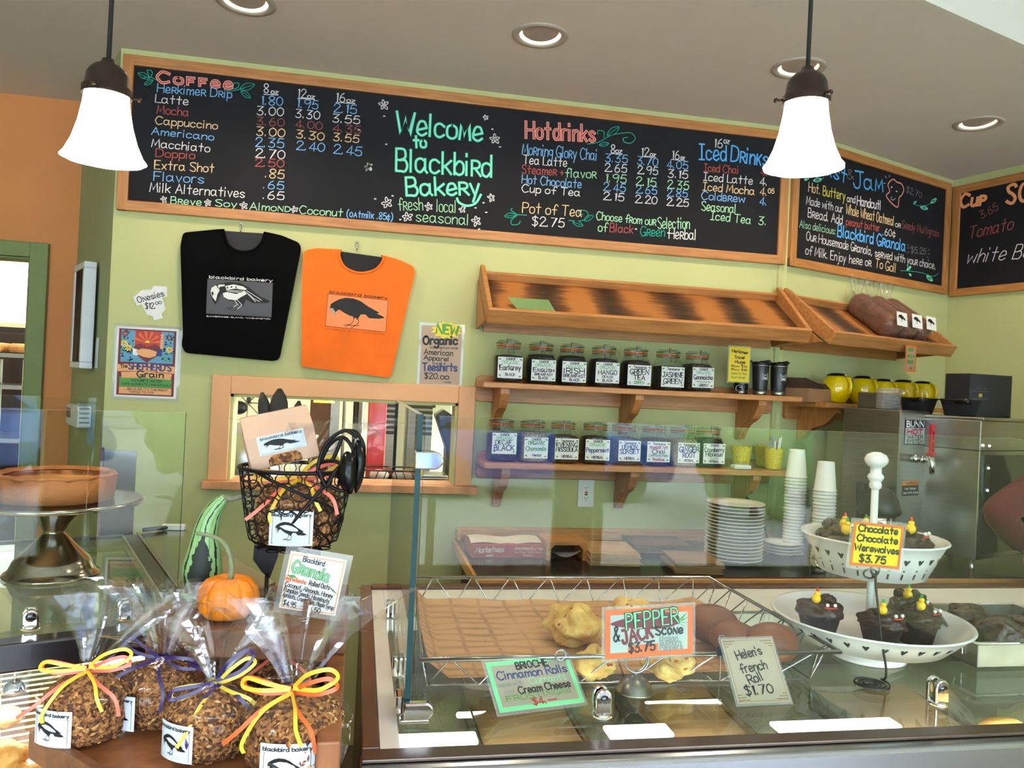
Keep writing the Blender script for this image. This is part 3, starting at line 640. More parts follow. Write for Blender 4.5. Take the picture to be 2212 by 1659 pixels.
for (px, py), lb in (((520, 499), 'small chrome clip hook holding up the black t-shirt'), ((771, 538), 'small chrome clip hook holding up the orange t-shirt')):
    p = onY(px, py, 3.49); t = thing('wall_hook', lb, 'hook', (p.x, 3.4995, p.z), 0, 'chrome hooks above the shirts')
    obj('hook_plate', MB().box((-.006, -.004, .012), (.006, 0, .036)), CHROME, t, bevel=.0015)
    obj('hook_arm', MB().tube([(0, -.004, .03), (0, -.012, .024), (0, -.016, .008), (0, -.012, -.004), (0, -.005, -.006)], .0025, 6), CHROME, t)
# --- paper notices
x, z, w, h = wallbox((253, 704), (380, 862))
def poster(b, w, h, fn0):
    fn = lambda o: fn0(o*.5)
    R = lambda x0, y0, x1, y1, c, o=.0004: b.poly([((x0-.5)*w, y0*h), ((x1-.5)*w, y0*h), ((x1-.5)*w, y1*h), ((x0-.5)*w, y1*h)], fn(o), INI[c])
    P = lambda pts, c, o=.0006: b.poly([((q[0]-.5)*w, q[1]*h) for q in pts], fn(o), INI[c])
    R(.04, .03, .96, .97, 'm', .0003); R(.08, .50, .92, .95, 's'); R(.08, .15, .92, .29, 'g'); R(.08, .05, .92, .145, 'p', .0004)
    P([(.30, .95), (.72, .95), (.70, .70), (.5, .6), (.30, .70)], 'r')
    for i in range(6): a0 = pi*(i+.1)/6; a1 = pi*(i+.55)/6; P([(.5, .78), (.5+.22*cos(a0), .78+.17*sin(a0)), (.5+.22*cos(a1), .78+.17*sin(a1))], 'o', .0008)
    P([(.5, .50), (.28, .64), (.29, .73), (.37, .77), (.5, .73), (.63, .77), (.71, .73), (.72, .64)], 'm', .0009)
    P([(.32, .66), (.42, .70), (.55, .69), (.66, .66), (.64, .60), (.55, .57), (.45, .58), (.36, .61)], 'p', .0012); P([(.26, .70), (.35, .68), (.36, .60), (.28, .60)], 'w', .0011); P([(.65, .68), (.74, .70), (.74, .60), (.66, .60)], 'b', .0011)
    P([(.45, .785), (.55, .785), (.5, .82)], 'y', .0012)
    for i in range(90):
        lx = random.choice((random.uniform(.09, .28), random.uniform(.74, .91))); ly = random.uniform(.52, .94); a = random.uniform(0, 6.28); r = .05
        P([(lx, ly), (lx+r*cos(a+.5)*.6, ly+r*sin(a+.5)*.5), (lx+r*cos(a), ly+r*sin(a)*.8), (lx+r*cos(a-.5)*.6, ly+r*sin(a-.5)*.5)], random.choice('ggbkk'), .0007)
    for lx, ly, c in [(.14, .90, 'm'), (.85, .87, 'b'), (.13, .76, 'y'), (.86, .70, 'y'), (.2, .7, 'y')]:
        for i in range(7): a = 6.28*i/7; P([(lx, ly), (lx+.05*cos(a+.3), ly+.04*sin(a+.3)), (lx+.06*cos(a), ly+.05*sin(a)), (lx+.05*cos(a-.3), ly+.04*sin(a-.3))], c, .0009)
        P([(lx+.02*cos(q), ly+.017*sin(q)) for q in [6.28*i/8 for i in range(8)]], 'o', .0012)
    for i in range(6): P([(.735, .70+i*.035), (.70, .725+i*.035), (.735, .745+i*.035), (.77, .725+i*.035)], 'p', .0010)
    P([(.03, .44), (.5, .49), (.97, .46), (.95, .36), (.5, .385), (.05, .36), (.03, .46)][1:], 'p', .0013); P([(.10, .352), (.5, .38), (.92, .352), (.90, .27), (.5, .285), (.12, .27)], 'p', .0014)
sign('poster', 'laminated flour poster with a handshake and heart on the green wall', 'poster', (x, 3.4985, z), 0, w, h,
     [('The', .09, .405, .20, .42, .06, 'k', .012), ("SHEPHERD'S", .22, .40, .90, .395, .105, 'b', .022), ('Grain', .36, .295, .78, .295, .10, 'k', .022), ("NATURE'S WATER", .27, .225, .76, .225, .038, 'k', .007), ('SAFE NUTRIENTS CARING FAMILY', .13, .175, .92, .175, .032, 'k', .006), ("... BECAUSE IT'S THE RIGHT", .16, .105, .86, .105, .032, 'k', .006), ('THING TO DO!', .24, .065, .64, .065, .032, 'k', .006)], extra=poster)
x, z, w, h = wallbox((287, 615), (361, 692))
zc = lambda X, Y: onY(X*.3165, 480+Y*.3165, 3.49)
ol = [((p.x-x), (p.z-z)) for p in [zc(*q) for q in [(905, 512), (930, 570), (965, 560), (1000, 632), (1040, 640), (1048, 668), (1108, 655), (1100, 625), (1128, 590), (1105, 515), (1138, 508), (1138, 438), (1045, 432), (1030, 460), (965, 462)]]]
ol = ol[::-1]
gz = lambda X, Y: ((zc(X, Y).x-x)/w+.5, (zc(X, Y).z-z)/h)
sign('onesie_sign', 'white paper sign cut like a baby onesie beside the black t-shirt', 'sign', (x, 3.4985, z), 0, w, h,
     [('ONesies', *gz(940, 550), *gz(1120, 502), .18, 'k', .022), ('$12.', *gz(990, 590), *gz(1060, 588), .17, 'k', .022), ('oo', *gz(1062, 562), *gz(1100, 555), .13, 'k', .018)], outline=ol, lam=0)
x, z, w, h = wallbox((912, 702), (992, 832))
def star(b, w, h, fn):
    b.poly([((.62+(.46 if i % 2 else .34)*cos(i*pi/12)*.9-.5)*w, (.93+(.16 if i % 2 else .11)*sin(i*pi/12))*h) for i in range(24)], fn(.0006), INI['y'])
sign('price_sign', 'brown laminated sign with a yellow starburst beside the orange t-shirt', 'sign', (x, 3.4985, z), 0, w, h,
     [('NEW', .36, .88, .90, .86, .22, 'g', .05), ('Organic', .05, .67, .90, .70, .20, 'k', .05), ('and American made', .22, .61, .92, .62, .05, 'k', .010), ('American', .08, .50, .80, .50, .13, 'k', .022), ('Apparel', .08, .41, .70, .40, .11, 'k', .022), ('Adult', .30, .335, .55, .335, .06, 'k', .010), ('Teeshirts', .06, .22, .92, .24, .19, 'b', .036), ('$20.oo', .12, .09, .72, .09, .14, 'k', .022), ('cards', .62, .03, .78, .03, .04, 'k', .008)], paper=flat('kraft_card', '#b59a86'), extra=star)
# --- white box frame and thermostat on the return wall
pR = lambda px, py, off: onP(px, py, P_R - nR*off, nR)
sr = lambda p: (p-P_R).dot(dR)
a, c = pR(217, 567, 0), pR(219, 798, 0); s1 = sr(a); zt, zb = a.z, c.z; dp = .050
s0_ = sr(pR(156, 690, dp+.010))
base = P_R + dR*s0_ - nR*.012; base.z = zb
t = thing('picture_frame', 'white deep box frame with a dark picture on the return wall', 'picture', base, A_R); w, h = s1-s0_, zt-zb
b = MB(); f = .028
b.box((0, -dp, 0), (w, 0, f)); b.box((0, -dp, h-f), (w, 0, h)); b.box((0, -dp, f), (f, 0, h-f)); b.box((w-f, -dp, f), (w, 0, h-f))
obj('frame', b, WHITEP, t, bevel=.004)
obj('picture', MB().box((f, -dp+.006, f), (w-f, -dp+.012, h-f)), mat('abstract_brown_picture', '#6d5a48', .95, spec=0, kind='wood', vscale=4, color2='#24201e', stretch=(3, 3, .8)), t)
p = P_R + dR*(s1+.035) - nR*.001; p.z = zb+.005
t = thing('name_card', 'small white caption card beside the white box frame', 'card', p, A_R); obj('card_face', MB().box((-.02, -.004, 0), (.02, 0, .13)), PAPER, t)
a, c = pR(163, 870, .02), pR(186, 925, .02); p = P_R + dR*sr(a) - nR*.001; p.z = c.z; w, h = max(.12, sr(c)-sr(a)), a.z-c.z
t = thing('thermostat', 'white plastic wall unit with vents on the return wall', 'thermostat', p, A_R)
obj('housing', MB().prism([(0, .004), (.03, 0), (w-.006, 0), (w, .006), (w, h-.006), (w-.006, h), (.03, h), (0, h-.004)], 0, .055, 0, RX(pi/2)), WHITEP, t, bevel=.004)
b = MB(); [b.box((w, -.048, .02+i*.02), (w+.001, -.008, .028+i*.02)) for i in range(5)]; obj('vent', b, flat('vent_grey', '#9a9aa0'), t)
obj('window_strip', MB().box((.02, -.057, h*.35), (w*.4, -.055, h*.8)), flat('grey_display', '#5d626b', .2), t)
a, c = onY(224, 972, 3.49), onY(285, 1175, 3.49)
t = thing('steel_plate', 'polished steel splash plate on the wall corner behind the cake stand', 'wall plate', (a.x, 3.4985, c.z), 0)
obj('plate', MB().box((0, -.004, 0), (c.x-a.x, 0, a.z-c.z)), mat('mirror_steel', '#c9cace', .12, 1.0), t, bevel=.001); obj('edge_strip', MB().box((-.012, -.012, -.02), (0, 0, a.z-c.z+.01)), mat('brown_strip', '#6b4428', .5), t)

# ------------------------------------------------------------------ bread shelves
BURN = bpy.data.materials.new('scorched_shelf_board'); BURN.use_nodes = True
def _burn():
    nt = BURN.node_tree; N = nt.nodes; L = nt.links; b = N['Principled BSDF']; b.inputs['Roughness'].default_value = .5
    tc = N.new('ShaderNodeTexCoord'); mp = N.new('ShaderNodeMapping'); mp.inputs['Scale'].default_value = (4, 30, 30); L.new(tc.outputs['Object'], mp.inputs[0])
    n1 = N.new('ShaderNodeTexNoise'); n1.inputs['Scale'].default_value = 2; n1.inputs['Detail'].default_value = 6; L.new(mp.outputs[0], n1.inputs['Vector'])
    wv = N.new('ShaderNodeTexWave'); wv.bands_direction = 'X'; wv.inputs['Scale'].default_value = 1.05; wv.inputs['Distortion'].default_value = 1.6; wv.inputs['Detail'].default_value = 2; wv.inputs['Detail Scale'].default_value = 2.2; L.new(tc.outputs['Object'], wv.inputs['Vector'])
    n2 = N.new('ShaderNodeTexNoise'); n2.inputs['Scale'].default_value = 2.6; L.new(tc.outputs['Object'], n2.inputs['Vector'])
    mx = N.new('ShaderNodeMath'); mx.operation = 'MULTIPLY'; L.new(wv.outputs['Fac'], mx.inputs[0]); L.new(n2.outputs[0], mx.inputs[1])
    ad = N.new('ShaderNodeMath'); ad.operation = 'MULTIPLY_ADD'; ad.inputs[1].default_value = .62; L.new(n1.outputs[0], ad.inputs[0]); L.new(mx.outputs[0], ad.inputs[2])
    cr = N.new('ShaderNodeValToRGB'); e = cr.color_ramp.elements; e[0].position = .30; e[0].color = srgb('#27150b'); e[1].position = .80; e[1].color = srgb('#a8682f'); k = e.new(.55); k.color = srgb('#63391a')
    L.new(ad.outputs[0], cr.inputs[0]); L.new(cr.outputs[0], b.inputs['Base Color'])
_burn()
TILT = radians(33)
def bread_shelf(label, base, ang, L):
    t = thing('bread_shelf', label, 'shelf', base, ang, 'tilted bread shelves'); wd, hs = .355, .052
    M = T(0, -.30, 0) @ RX(TILT)
    obj('shelf_floor', MB().box((.02, .016, .0), (L-.02, wd, .018), 0, M), BURN, t)
    obj('front_lip', MB().box((0, -.004, -.012), (L, .018, hs), 0, M), WOOD, t, bevel=.003)
    obj('back_rail', MB().box((.02, wd-.018, .018), (L-.02, wd, .055), 0, M), WOOD, t, bevel=.003)
    for xx in (0, L-.02):
        obj('side_board', MB().add([(xx+a, *q) for a in (0, .02) for q in ((.018, -.01), (wd+.01, -.01), (wd+.01, hs+.028), (wd-.02, hs+.03), (.018, hs))], [(4, 3, 2, 1, 0), (5, 6, 7, 8, 9), (0, 1, 6, 5), (1, 2, 7, 6), (2, 3, 8, 7), (3, 4, 9, 8), (4, 0, 5, 9)], 0, False, M), WOOD, t, bevel=.003)
        obj('bracket', MB().add([(xx+a+(.004 if xx else -.004), *q) for a in (0, .018) for q in ((-.005, -.02), (-.26, .0), (-.005, .2))], [(2, 1, 0), (3, 4, 5), (0, 1, 4, 3), (1, 2, 5, 4), (2, 0, 3, 5)]), WOODV, t, bevel=.002)
    obj('wall_cleat', MB().box((.03, -.02, -.03), (L-.03, -.001, .03)), WOOD, t)
    return t
BS = bread_shelf('long empty tilted bread shelf with scorch marks above the tea jars', (.50, 3.5, 1.868), 0, 1.455)
def tws(px, py, off): p = onP(px, py, P_T - nT*off, nT); return (p-P_T).dot(dT), p.z
sA = tws(1793, 728, .30)[0]; sB = tws(2056, 750, .30)[0]
pb = P_T + dT*sA; pb.z = 1.868
BS2 = bread_shelf('tilted bread shelf on the angled wall holding three wrapped loaves', pb, A_T, sB-sA)
# green card lying on the long bread shelf
M0 = T(.50, 3.5, 1.868) @ T(0, -.30, 0) @ RX(TILT)
p = onP(1150, 672, M0 @ Vector((0, 0, .019)), M0.to_3x3() @ Vector((0, 0, 1)))
t = thing('folded_card', 'green blank card propped at the left end of the long bread shelf', 'card', (p.x, p.y, p.z), 0)
t.rotation_euler = (TILT, 0, 0)
obj('card_face', MB().add([(-.105, .055, .03), (.075, .055, .03), (.105, -.045, .004), (-.055, -.045, .004)], [(0, 1, 2, 3)]).add([(-.055, -.045, .003), (.105, -.045, .003), (.09, -.05, .0), (-.05, -.05, .0)], [(0, 1, 2, 3)]), mat('green_card', '#6d8a52', .4), t)
# loaves
CRUST = mat('brown_bread_crust', '#7a4628', .8, kind=None, vscale=14, color2='#5d3119', bump=.5, bscale=90)
WRAP = glass('bread_wrap', (.98, .98, .98), 1.5, .04, bump=.5, bscale=26, boost=1.3, haze=.03)
Mt = T(*pb) @ RZ(A_T) @ T(0, -.30, 0) @ RX(TILT)
ux = [.50, .628, .75]
for i, lb in enumerate(['wrapped brown loaf, left one of three on the angled bread shelf', 'wrapped brown loaf, middle one of three on the angled bread shelf', 'wrapped brown loaf, right one of three on the angled bread shelf']):
    loc = Mt @ Vector((ux[i]*(sB-sA)+.01, .19, .019))
    t = thing('bread_loaf', lb, 'bread', loc, 0, 'wrapped loaves on the angled shelf'); t.rotation_euler = (Matrix.Rotation(A_T, 3, 'Z') @ Matrix.Rotation(TILT, 3, 'X') @ Matrix.Rotation(radians(-8), 3, 'Z')).to_euler()
    def loaf(g_, i=i):
        def f(u, v):
            a = 2*pi*u; y = -.155+.31*v; e = min(1, (1-abs(2*v-1))*6)**.5; x = cos(a); z = sin(a)
            zz = .055+.055*(abs(z)**.75)*(1 if z > 0 else -1); lump = 1+.05*sin(7*y*20+i)+.04*sin(a*3+i*2)
            return (g_*.064*(abs(x)**.7)*(1 if x > 0 else -1)*e*lump, y*g_, (zz-.05)*e*g_*(1.08 if z > 0 else 1)+.05)
        return f
    obj('crust', MB().grid(loaf(1), 24, 18, 0, None, True, True), CRUST, t)
    b = MB().grid(loaf(1.035), 24, 18, 0, None, True, True)
    tail = lambda u, v: ((u-.5)*(.05+.10*v)+.01*sin(u*19), .155+.06*v, .06+.10*v+.018*sin(u*23+v*3))
    b.grid(tail, 14, 5); obj('wrapper', b, WRAP, t, fix=False)
    b = MB(); ML = T(.004, -.140, .116) @ RX(radians(-42)); fnl = plane_fn(ML)
    b.poly([(-.036, -.034), (.036, -.034), (.036, .034), (-.036, .034)], fnl(.003), 1); crow(b, lambda o: fnl(.003+o), -.03, -.018, .06, .044, 2, 3)
    obj('sticker', b, [PAPER, PAPER, MATS['print_black'], MATS['print_silver']], t, fix=False)
# price tag hanging off the lip
s, z = tws(1955, 803, .31); p = P_T + dT*s - nT*.335; p.z = z
sign('price_tag', 'orange bordered price tag hanging below the loaves', 'sign', p, A_T, .088, .128, [('SEEDY', .22, .78, .72, .78, .15, 'g', .05), ('Multigrain', .12, .55, .86, .55, .15, 'g', .035), ('BREAD', .2, .32, .72, .32, .16, 'g', .05), ('6.95', .35, .10, .65, .10, .09, 'k', .02)], paper=flat('tan_card', '#b09070'), border='o', bw=.1, lam=0)

# ------------------------------------------------------------------ bracket shelves
def bracket_profile(d, h, n=10):
    pts = [(0, 0), (-d, 0), (-d, -.022)]
    for i in range(n+1):
        q = i/n; y = -d + (d-.035)*q; z = -.022-(h-.03)*(q + .10*sin(2*pi*q)); pts.append((y, z))
    pts += [(-.03, -h), (0, -h)]
    return pts
def wall_shelf(label, base, ang, L, dep, bx, bh, group, up=.03):
    t = thing('wall_shelf', label, 'shelf', base, ang, group)
    obj('shelf_board', MB().box((0, -dep, -.024), (L, -.001, 0)), WOOD, t, bevel=.004)
    e = .02
    obj('back_strip', MB().prism([(.0, -.075), (.012, -.088), (L-.04, -.088), (L-.025, -.078), (L-.02, -.06), (L-.02, up-.016), (L-.032, up), (.024, up), (.004, up-.012)], .0005, .022, 0, RX(pi/2)), WOOD, t, bevel=.003)
    for x in bx:
        pr = bracket_profile(dep-.03, bh)
        obj('bracket', MB().prism([(y, z) for y, z in pr], -.019, .019, 0, Matrix(((0, 0, 1, x), (1, 0, 0, 0), (0, 1, 0, -.024), (0, 0, 0, 1))), False), WOODV, t, bevel=.002)
    return t
wall_shelf('wooden bracket shelf holding the upper row of tea jars', (.505, 3.5, 1.613), 0, 1.465, .25, [.10, .70, 1.285], .19, 'wooden bracket shelves')
wall_shelf('wooden bracket shelf holding the lower row of tea jars', (.525, 3.5, 1.274), 0, 1.45, .25, [.10, .675, 1.255], .19, 'wooden bracket shelves')
pq = P_T + dT*.04; pq.z = 1.592
wall_shelf('wooden bracket shelf on the angled wall with yellow pots', pq, A_T, 1.0, .25, [.13, .85], .17, 'wooden bracket shelves', up=.045)
# ------------------------------------------------------------------ tea jars
JG = glass('jar_glass', (.94, .97, .96), 1.5, .02, boost=.8)
GASK = flat('orange_rubber', '#d9652a', .5); WIRE = mat('bail_wire', '#a9aaad', .25, 1.0)
TEAS = {k: mat('tea_'+k, c, .9, kind='voronoi', vscale=190, color2=c2, bump=.4, bscale=200) for k, c, c2 in [('black', '#2a1c16', '#0e0908'), ('green', '#39352a', '#15140e'), ('brown', '#5a4128', '#2b1c10'), ('sand', '#b79d70', '#8a6f45'), ('red', '#4a2018', '#210c0a'), ('mix', '#4b4436', '#1d1812')]}
def rsq(r, n=40, p=.42):
    out = []
    for i in range(n):
        a = 2*pi*i/n; c, s_ = cos(a), sin(a); k = (abs(c)**(2/p*.5)+abs(s_)**(2/p*.5)) ** (-p) if p else 1
        q = (abs(c)**4+abs(s_)**4)**-.25
        out.append((r*q*c, r*q*s_))
    return out
def rlathe(mb, prof, m=0, blend=None, n=40):
    """profile (radius, z, squareness 0-1)"""
    vs = []; fs = []; k = len(prof)
    for i in range(n):
        a = 2*pi*i/n; c, s_ = cos(a), sin(a); q4 = (abs(c)**4+abs(s_)**4)**-.25
        for r, z, sq in prof: q = 1+(q4-1)*sq; vs.append((r*q*c, r*q*s_, z))
    for i in range(n):
        j = (i+1) % n
        for e in range(k-1): fs.append((i*k+e, j*k+e, j*k+e+1, i*k+e+1))
    return mb.add(vs, fs, m, True)
def jar(label, x, y, z, tea, fill, lines, rz, group, lw=.098, lh=.090, lz=.020, lx=0.0):
    t = thing('tea_jar', label, 'jar', (x, y, z), rz, group)
    b = MB(); rlathe(b, [(0, .001, 1), (.050, .001, 1), (.0545, .007, 1), (.055, .02, 1), (.055, .115, 1), (.052, .132, .6), (.046, .142, .1), (.045, .150, 0), (.0475, .153, 0), (.0475, .157, 0)]); obj('glass_body', b, JG, t, fix=False)
    b = MB(); h = fill
    pr = [(0, .005, 1), (.049, .005, 1), (.0525, .012, 1), (.0525, min(h, .113), 1)]
    if h > .113: pr += [(.049, min(h, .13), .5)]
    rlathe(b, pr+[(.02, min(h, .13)+.004, 0), (0, min(h, .13)+.005, 0)]); obj('loose_tea', b, TEAS[tea], t)
    obj('gasket', MB().lathe([(.0445, .1575), (.049, .158), (.0495, .160), (.049, .162), (.0445, .1625)], 32), GASK, t)
    obj('lid', MB().lathe([(.0, .1625), (.0475, .163), (.048, .170), (.046, .178), (.040, .184), (.034, .183), (.030, .180), (0, .179)], 32), JG, t, fix=False)
    b = MB()
    b.tube([(-.016, -.052, .186), (-.016, -.056, .165), (-.014, -.060, .150), (.014, -.060, .150), (.016, -.056, .165), (.016, -.052, .186), (-.016, -.052, .186)], .0015, 6)
    b.tube([(.0505*cos(a), .0505*sin(a), .172) for a in [2*pi*i/32 for i in range(32)]], .0014, 5, closed=True)
    b.tube([(-.010, -.058, .150), (-.012, -.062, .128), (.012, -.062, .128), (.010, -.058, .150)], .0016, 6)
    b.tube([(.0475*cos(a), .0475*sin(a), .150) for a in [2*pi*i/32 for i in range(32)]], .0014, 5, closed=True)
    obj('wire_bail', b, WIRE, t)
    b = MB(); Y = -.0566; fnl = lambda off: (lambda u, v: (u+lx, Y-off, v+lz))
    b.poly([(-lw/2, 0), (lw/2, 0), (lw/2, lh), (-lw/2, lh)], fnl(0), 0)
    letters(b, lw, lh, lines, 0, lambda off: fnl(off))
    for cx, cy, a in ((.08, .9, .4), (.92, .9, 2.6), (.10, .12, 5.6), (.90, .10, 3.6)):
        L = .012; q = lambda s_, w_: ((cx-.5)*lw+L*s_*cos(a)-w_*L*sin(a), cy*lh+L*s_*sin(a)+w_*L*cos(a)); b.poly([q(-.6, 0), q(-.1, .3), q(.6, 0), q(-.1, -.3)], fnl(.0004), INI['g'])
    obj('paper_label', b, [PAPER]+INM, t, fix=False); t.scale = (1.1, 1.1, 1.0)
    return t
CH = [('CHOICE', .32, .86, .70, .86, .09, 'k', .020), ('ORGANIC', .16, .68, .86, .68, .13, 'G', .026)]
TS = [('TeaSource', .24, .84, .78, .84, .10, 'k', .020)]
UP = [('Earl Grey', 'black', .118, CH+[('EarlGrey', .08, .38, .92, .40, .22, 'k', .034), ('BLACK', .32, .12, .70, .12, .11, 'k', .022)]),
 ('English Breakfast', 'black', .128, CH+[('ENGLiSH', .08, .42, .92, .44, .18, 'k', .032), ('BREAKFAST', .14, .25, .88, .25, .10, 'k', .022), ('BLACK', .30, .08, .68, .08, .11, 'k', .022)]),
 ('Irish Breakfast', 'black', .13, CH+[('IRISH', .08, .42, .92, .44, .22, 'k', .036), ('BREAKFAST', .06, .24, .96, .24, .13, 'k', .026), ('BLACK', .32, .06, .72, .06, .11, 'k', .022)]),
 ('Mango', 'black', .125, CH+[('MANGO', .10, .40, .90, .42, .19, 'k', .030), ('CEYLON', .28, .24, .74, .24, .10, 'k', .020), ('BLACK', .30, .06, .72, .06, .11, 'k', .022)]),
 ('Green Tea', 'black', .125, TS+[('GREEN', .10, .54, .90, .56, .22, 'k', .036), ('TEA', .26, .28, .74, .28, .20, 'k', .036), ('GREEN', .28, .08, .72, .08, .12, 'g', .024)]),
 ('Jasmine Green', 'mix', .108, TS+[('JASMINE', .05, .48, .95, .50, .22, 'k', .034), ('GREEN', .10, .16, .90, .18, .22, 'k', .034)]),
 ('Genmaicha', 'mix', .125, CH+[('Genmaicha', .06, .40, .94, .42, .20, 'k', .028), ('roasted rice tea', .16, .27, .84, .27, .06, 'g', .012), ('GREEN', .32, .06, .72, .06, .11, 'k', .022)])]
for i, (nm, tea, fill, L) in enumerate(UP):
    p = onY((1095, 1165, 1232, 1301, 1370, 1440, 1503)[i], 830+i*2.4, 3.365)
    jar('clip-top tea jar labelled %s on the upper shelf' % nm, p.x, p.y, 1.6135, tea, fill, L, radians(random.uniform(-4, 5)), 'tea jars on the upper shelf', lz=.016+.004*(i % 3 == 0), lx=.002*(i % 2))
LO = [('Decaf Black', 'red', .12, CH+[('DECAF', .14, .44, .80, .46, .18, 'k', .026), ('BLACK', .10, .16, .90, .18, .22, 'b', .036)]),
 ('Chamomile', 'sand', .13, [('CHOICE', .32, .86, .70, .86, .09, 'k', .02), ('ORGANIC', .16, .66, .86, .66, .15, 'g', .03), ('Chamomile', .08, .36, .92, .38, .19, 'g', .028), ('Herbal', .36, .10, .72, .10, .11, 'k', .02)]),
 ('Evening herbal', 'brown', .12, TS+[('EVENING', .06, .58, .94, .60, .19, 'k', .032), ('MISSOULA', .04, .38, .96, .38, .17, 'k', .032), ('HERBAL', .30, .08, .76, .08, .11, 'k', .022)]),
 ('Peppermint', 'green', .12, CH+[('Peppermint', .04, .38, .96, .40, .19, 'b', .030), ('HERBAL', .28, .08, .74, .08, .11, 'k', .022)]),
 ('Lemon herbal', 'brown', .12, TS+[('LEMON', .16, .58, .84, .60, .19, 'b', .034), ('SUNSET', .06, .36, .94, .37, .19, 'b', .034), ('HERBAL', .28, .08, .74, .08, .11, 'k', .022)]),
 ('Chai', 'red', .122, TS+[('TEAHOUSE TYPE', .10, .66, .90, .66, .11, 'r', .022), ('Chai', .22, .40, .78, .42, .20, 'k', .028), ('CAFFEINE FREE', .08, .26, .92, .26, .09, 'g', .018), ('Rooibos', .26, .07, .76, .07, .12, 'r', .024)]),
 ('Ginger Root', 'sand', .122, TS+[('GINGER', .05, .54, .95, .56, .23, 'b', .036), ('ROOT', .22, .26, .80, .28, .22, 'b', .036), ('HERBAL', .28, .06, .74, .06, .11, 'k', .022)]),
 ('Cranberry Hibiscus', 'black', .13, [('CHOICE', .32, .86, .70, .86, .09, 'k', .02), ('Cranberry', .05, .58, .95, .60, .19, 'k', .030), ('Hibiscus', .12, .36, .88, .38, .19, 'k', .030), ('ORGANIC', .28, .22, .72, .22, .09, 'G', .018), ('HERBAL', .28, .06, .72, .06, .10, 'k', .024)])]
for i, (nm, tea, fill, L) in enumerate(LO):
    p = onY((1080, 1147, 1213, 1283, 1345, 1410, 1472, 1527)[i], 1000, 3.365)
    jar('clip-top tea jar labelled %s on the lower shelf' % nm, p.x, p.y, 1.2745, tea, fill, L, radians(random.uniform(-5, 8)), 'tea jars on the lower shelf', lz=.02 if i else .035)
# yellow sign in a spiral holder, travel mugs
p = onY(1597, 848, 3.33)
t = thing('sign_holder', 'small wire spiral sign holder on the upper shelf', 'sign holder', (p.x, p.y, 1.6135))
b = MB(); b.tube([(.020*(1-i/40*.75)*cos(i*.5)+.002, .020*(1-i/40*.75)*sin(i*.5), .002) for i in range(40)], .0017, 6); b.tube([(.022, 0, .002), (.022, .004, .02), (.01, .004, .03), (.0, .002, .032)], .0017, 6)
b.tube([(.016*cos(a), .0035, .026+.014*sin(a)) for a in [2*pi*i/24 for i in range(24)]], .0016, 6, closed=True); obj('wire', b, WIRE, t)
x, z, w, h = wallbox((1577, 748), (1618, 826), 3.32)
sign('price_sign', 'yellow laminated travel mug sign standing on the upper shelf', 'sign', (x, 3.325, z), 0, w, h, [('Herkimer', .12, .84, .90, .80, .13, 'k', .030), ('Travel', .26, .66, .74, .66, .13, 'k', .03), ('Mugs', .28, .53, .78, .53, .13, 'k', .03), ('10oz $14', .12, .42, .88, .42, .09, 'k', .02), ('19oz $18', .12, .32, .88, .32, .09, 'k', .02), ('Goes to the', .14, .21, .86, .21, .10, 'g', .02), ('last drop!', .16, .10, .82, .10, .10, 'g', .02)], paper=flat('yellow_card', '#ecc935'), border='y', bw=.06, lam=.006)
MUGB = mat('black_powder_coat', '#1b1c20', .35); 
def mug(label, px, y=3.35):
    p = onY(px, 850, y); t = thing('travel_mug', label, 'mug', (p.x, p.y, 1.6135), radians(8), 'black travel mugs')
    obj('mug_body', MB().lathe([(.031, .022), (.0325, .03), (.038, .132), (.0375, .134)], 32), MUGB, t)
    obj('steel_base', MB().lathe([(0, 0), (.028, 0), (.030, .003), (.031, .022), (0, .0225)], 32), STEEL, t)
    obj('steel_rim', MB().lathe([(.0375, .134), (.0385, .136), (.0385, .139), (0, .139)], 32), STEEL, t)
    b = MB().lathe([(0, .139), (.0395, .139), (.040, .150), (.036, .153), (0, .153)], 32); b.box((.008, -.022, .150), (.042, .022, .158)); b.tube([(.03, -.01, .157), (.044, -.004, .160), (.044, .004, .160), (.03, .01, .157)], .004, 6); obj('mug_lid', b, BLACK, t)
    b = MB(); cyl = lambda off: (lambda u, v: ((.0352+off)*sin(u/.036), -(.0352+off+.0012)*cos(u/.036), v+.085))
    def sq(r): return [(-r, -r), (r, -r), (r, r), (-r, r)]
    b.stroke(sq(.014), .002, cyl(.0012), 0, True); b.poly([(-.011, -.011), (.011, -.011), (.009, -.004), (-.009, -.002)], cyl(.0014)); b.stroke([(-.011, 0), (0, .006), (.011, .001)], .002, cyl(.0014)); b.stroke([(-.011, .007), (.011, .010)], .0014, cyl(.0014)); obj('logo', b, flat('logo_white', '#d8d8da'), t, fix=False)
    return t
mug('black travel mug beside the yellow sign', 1641); mug('black travel mug, rightmost on the upper shelf', 1680); mug('black travel mug half hidden behind the yellow sign', 1600, 3.415)
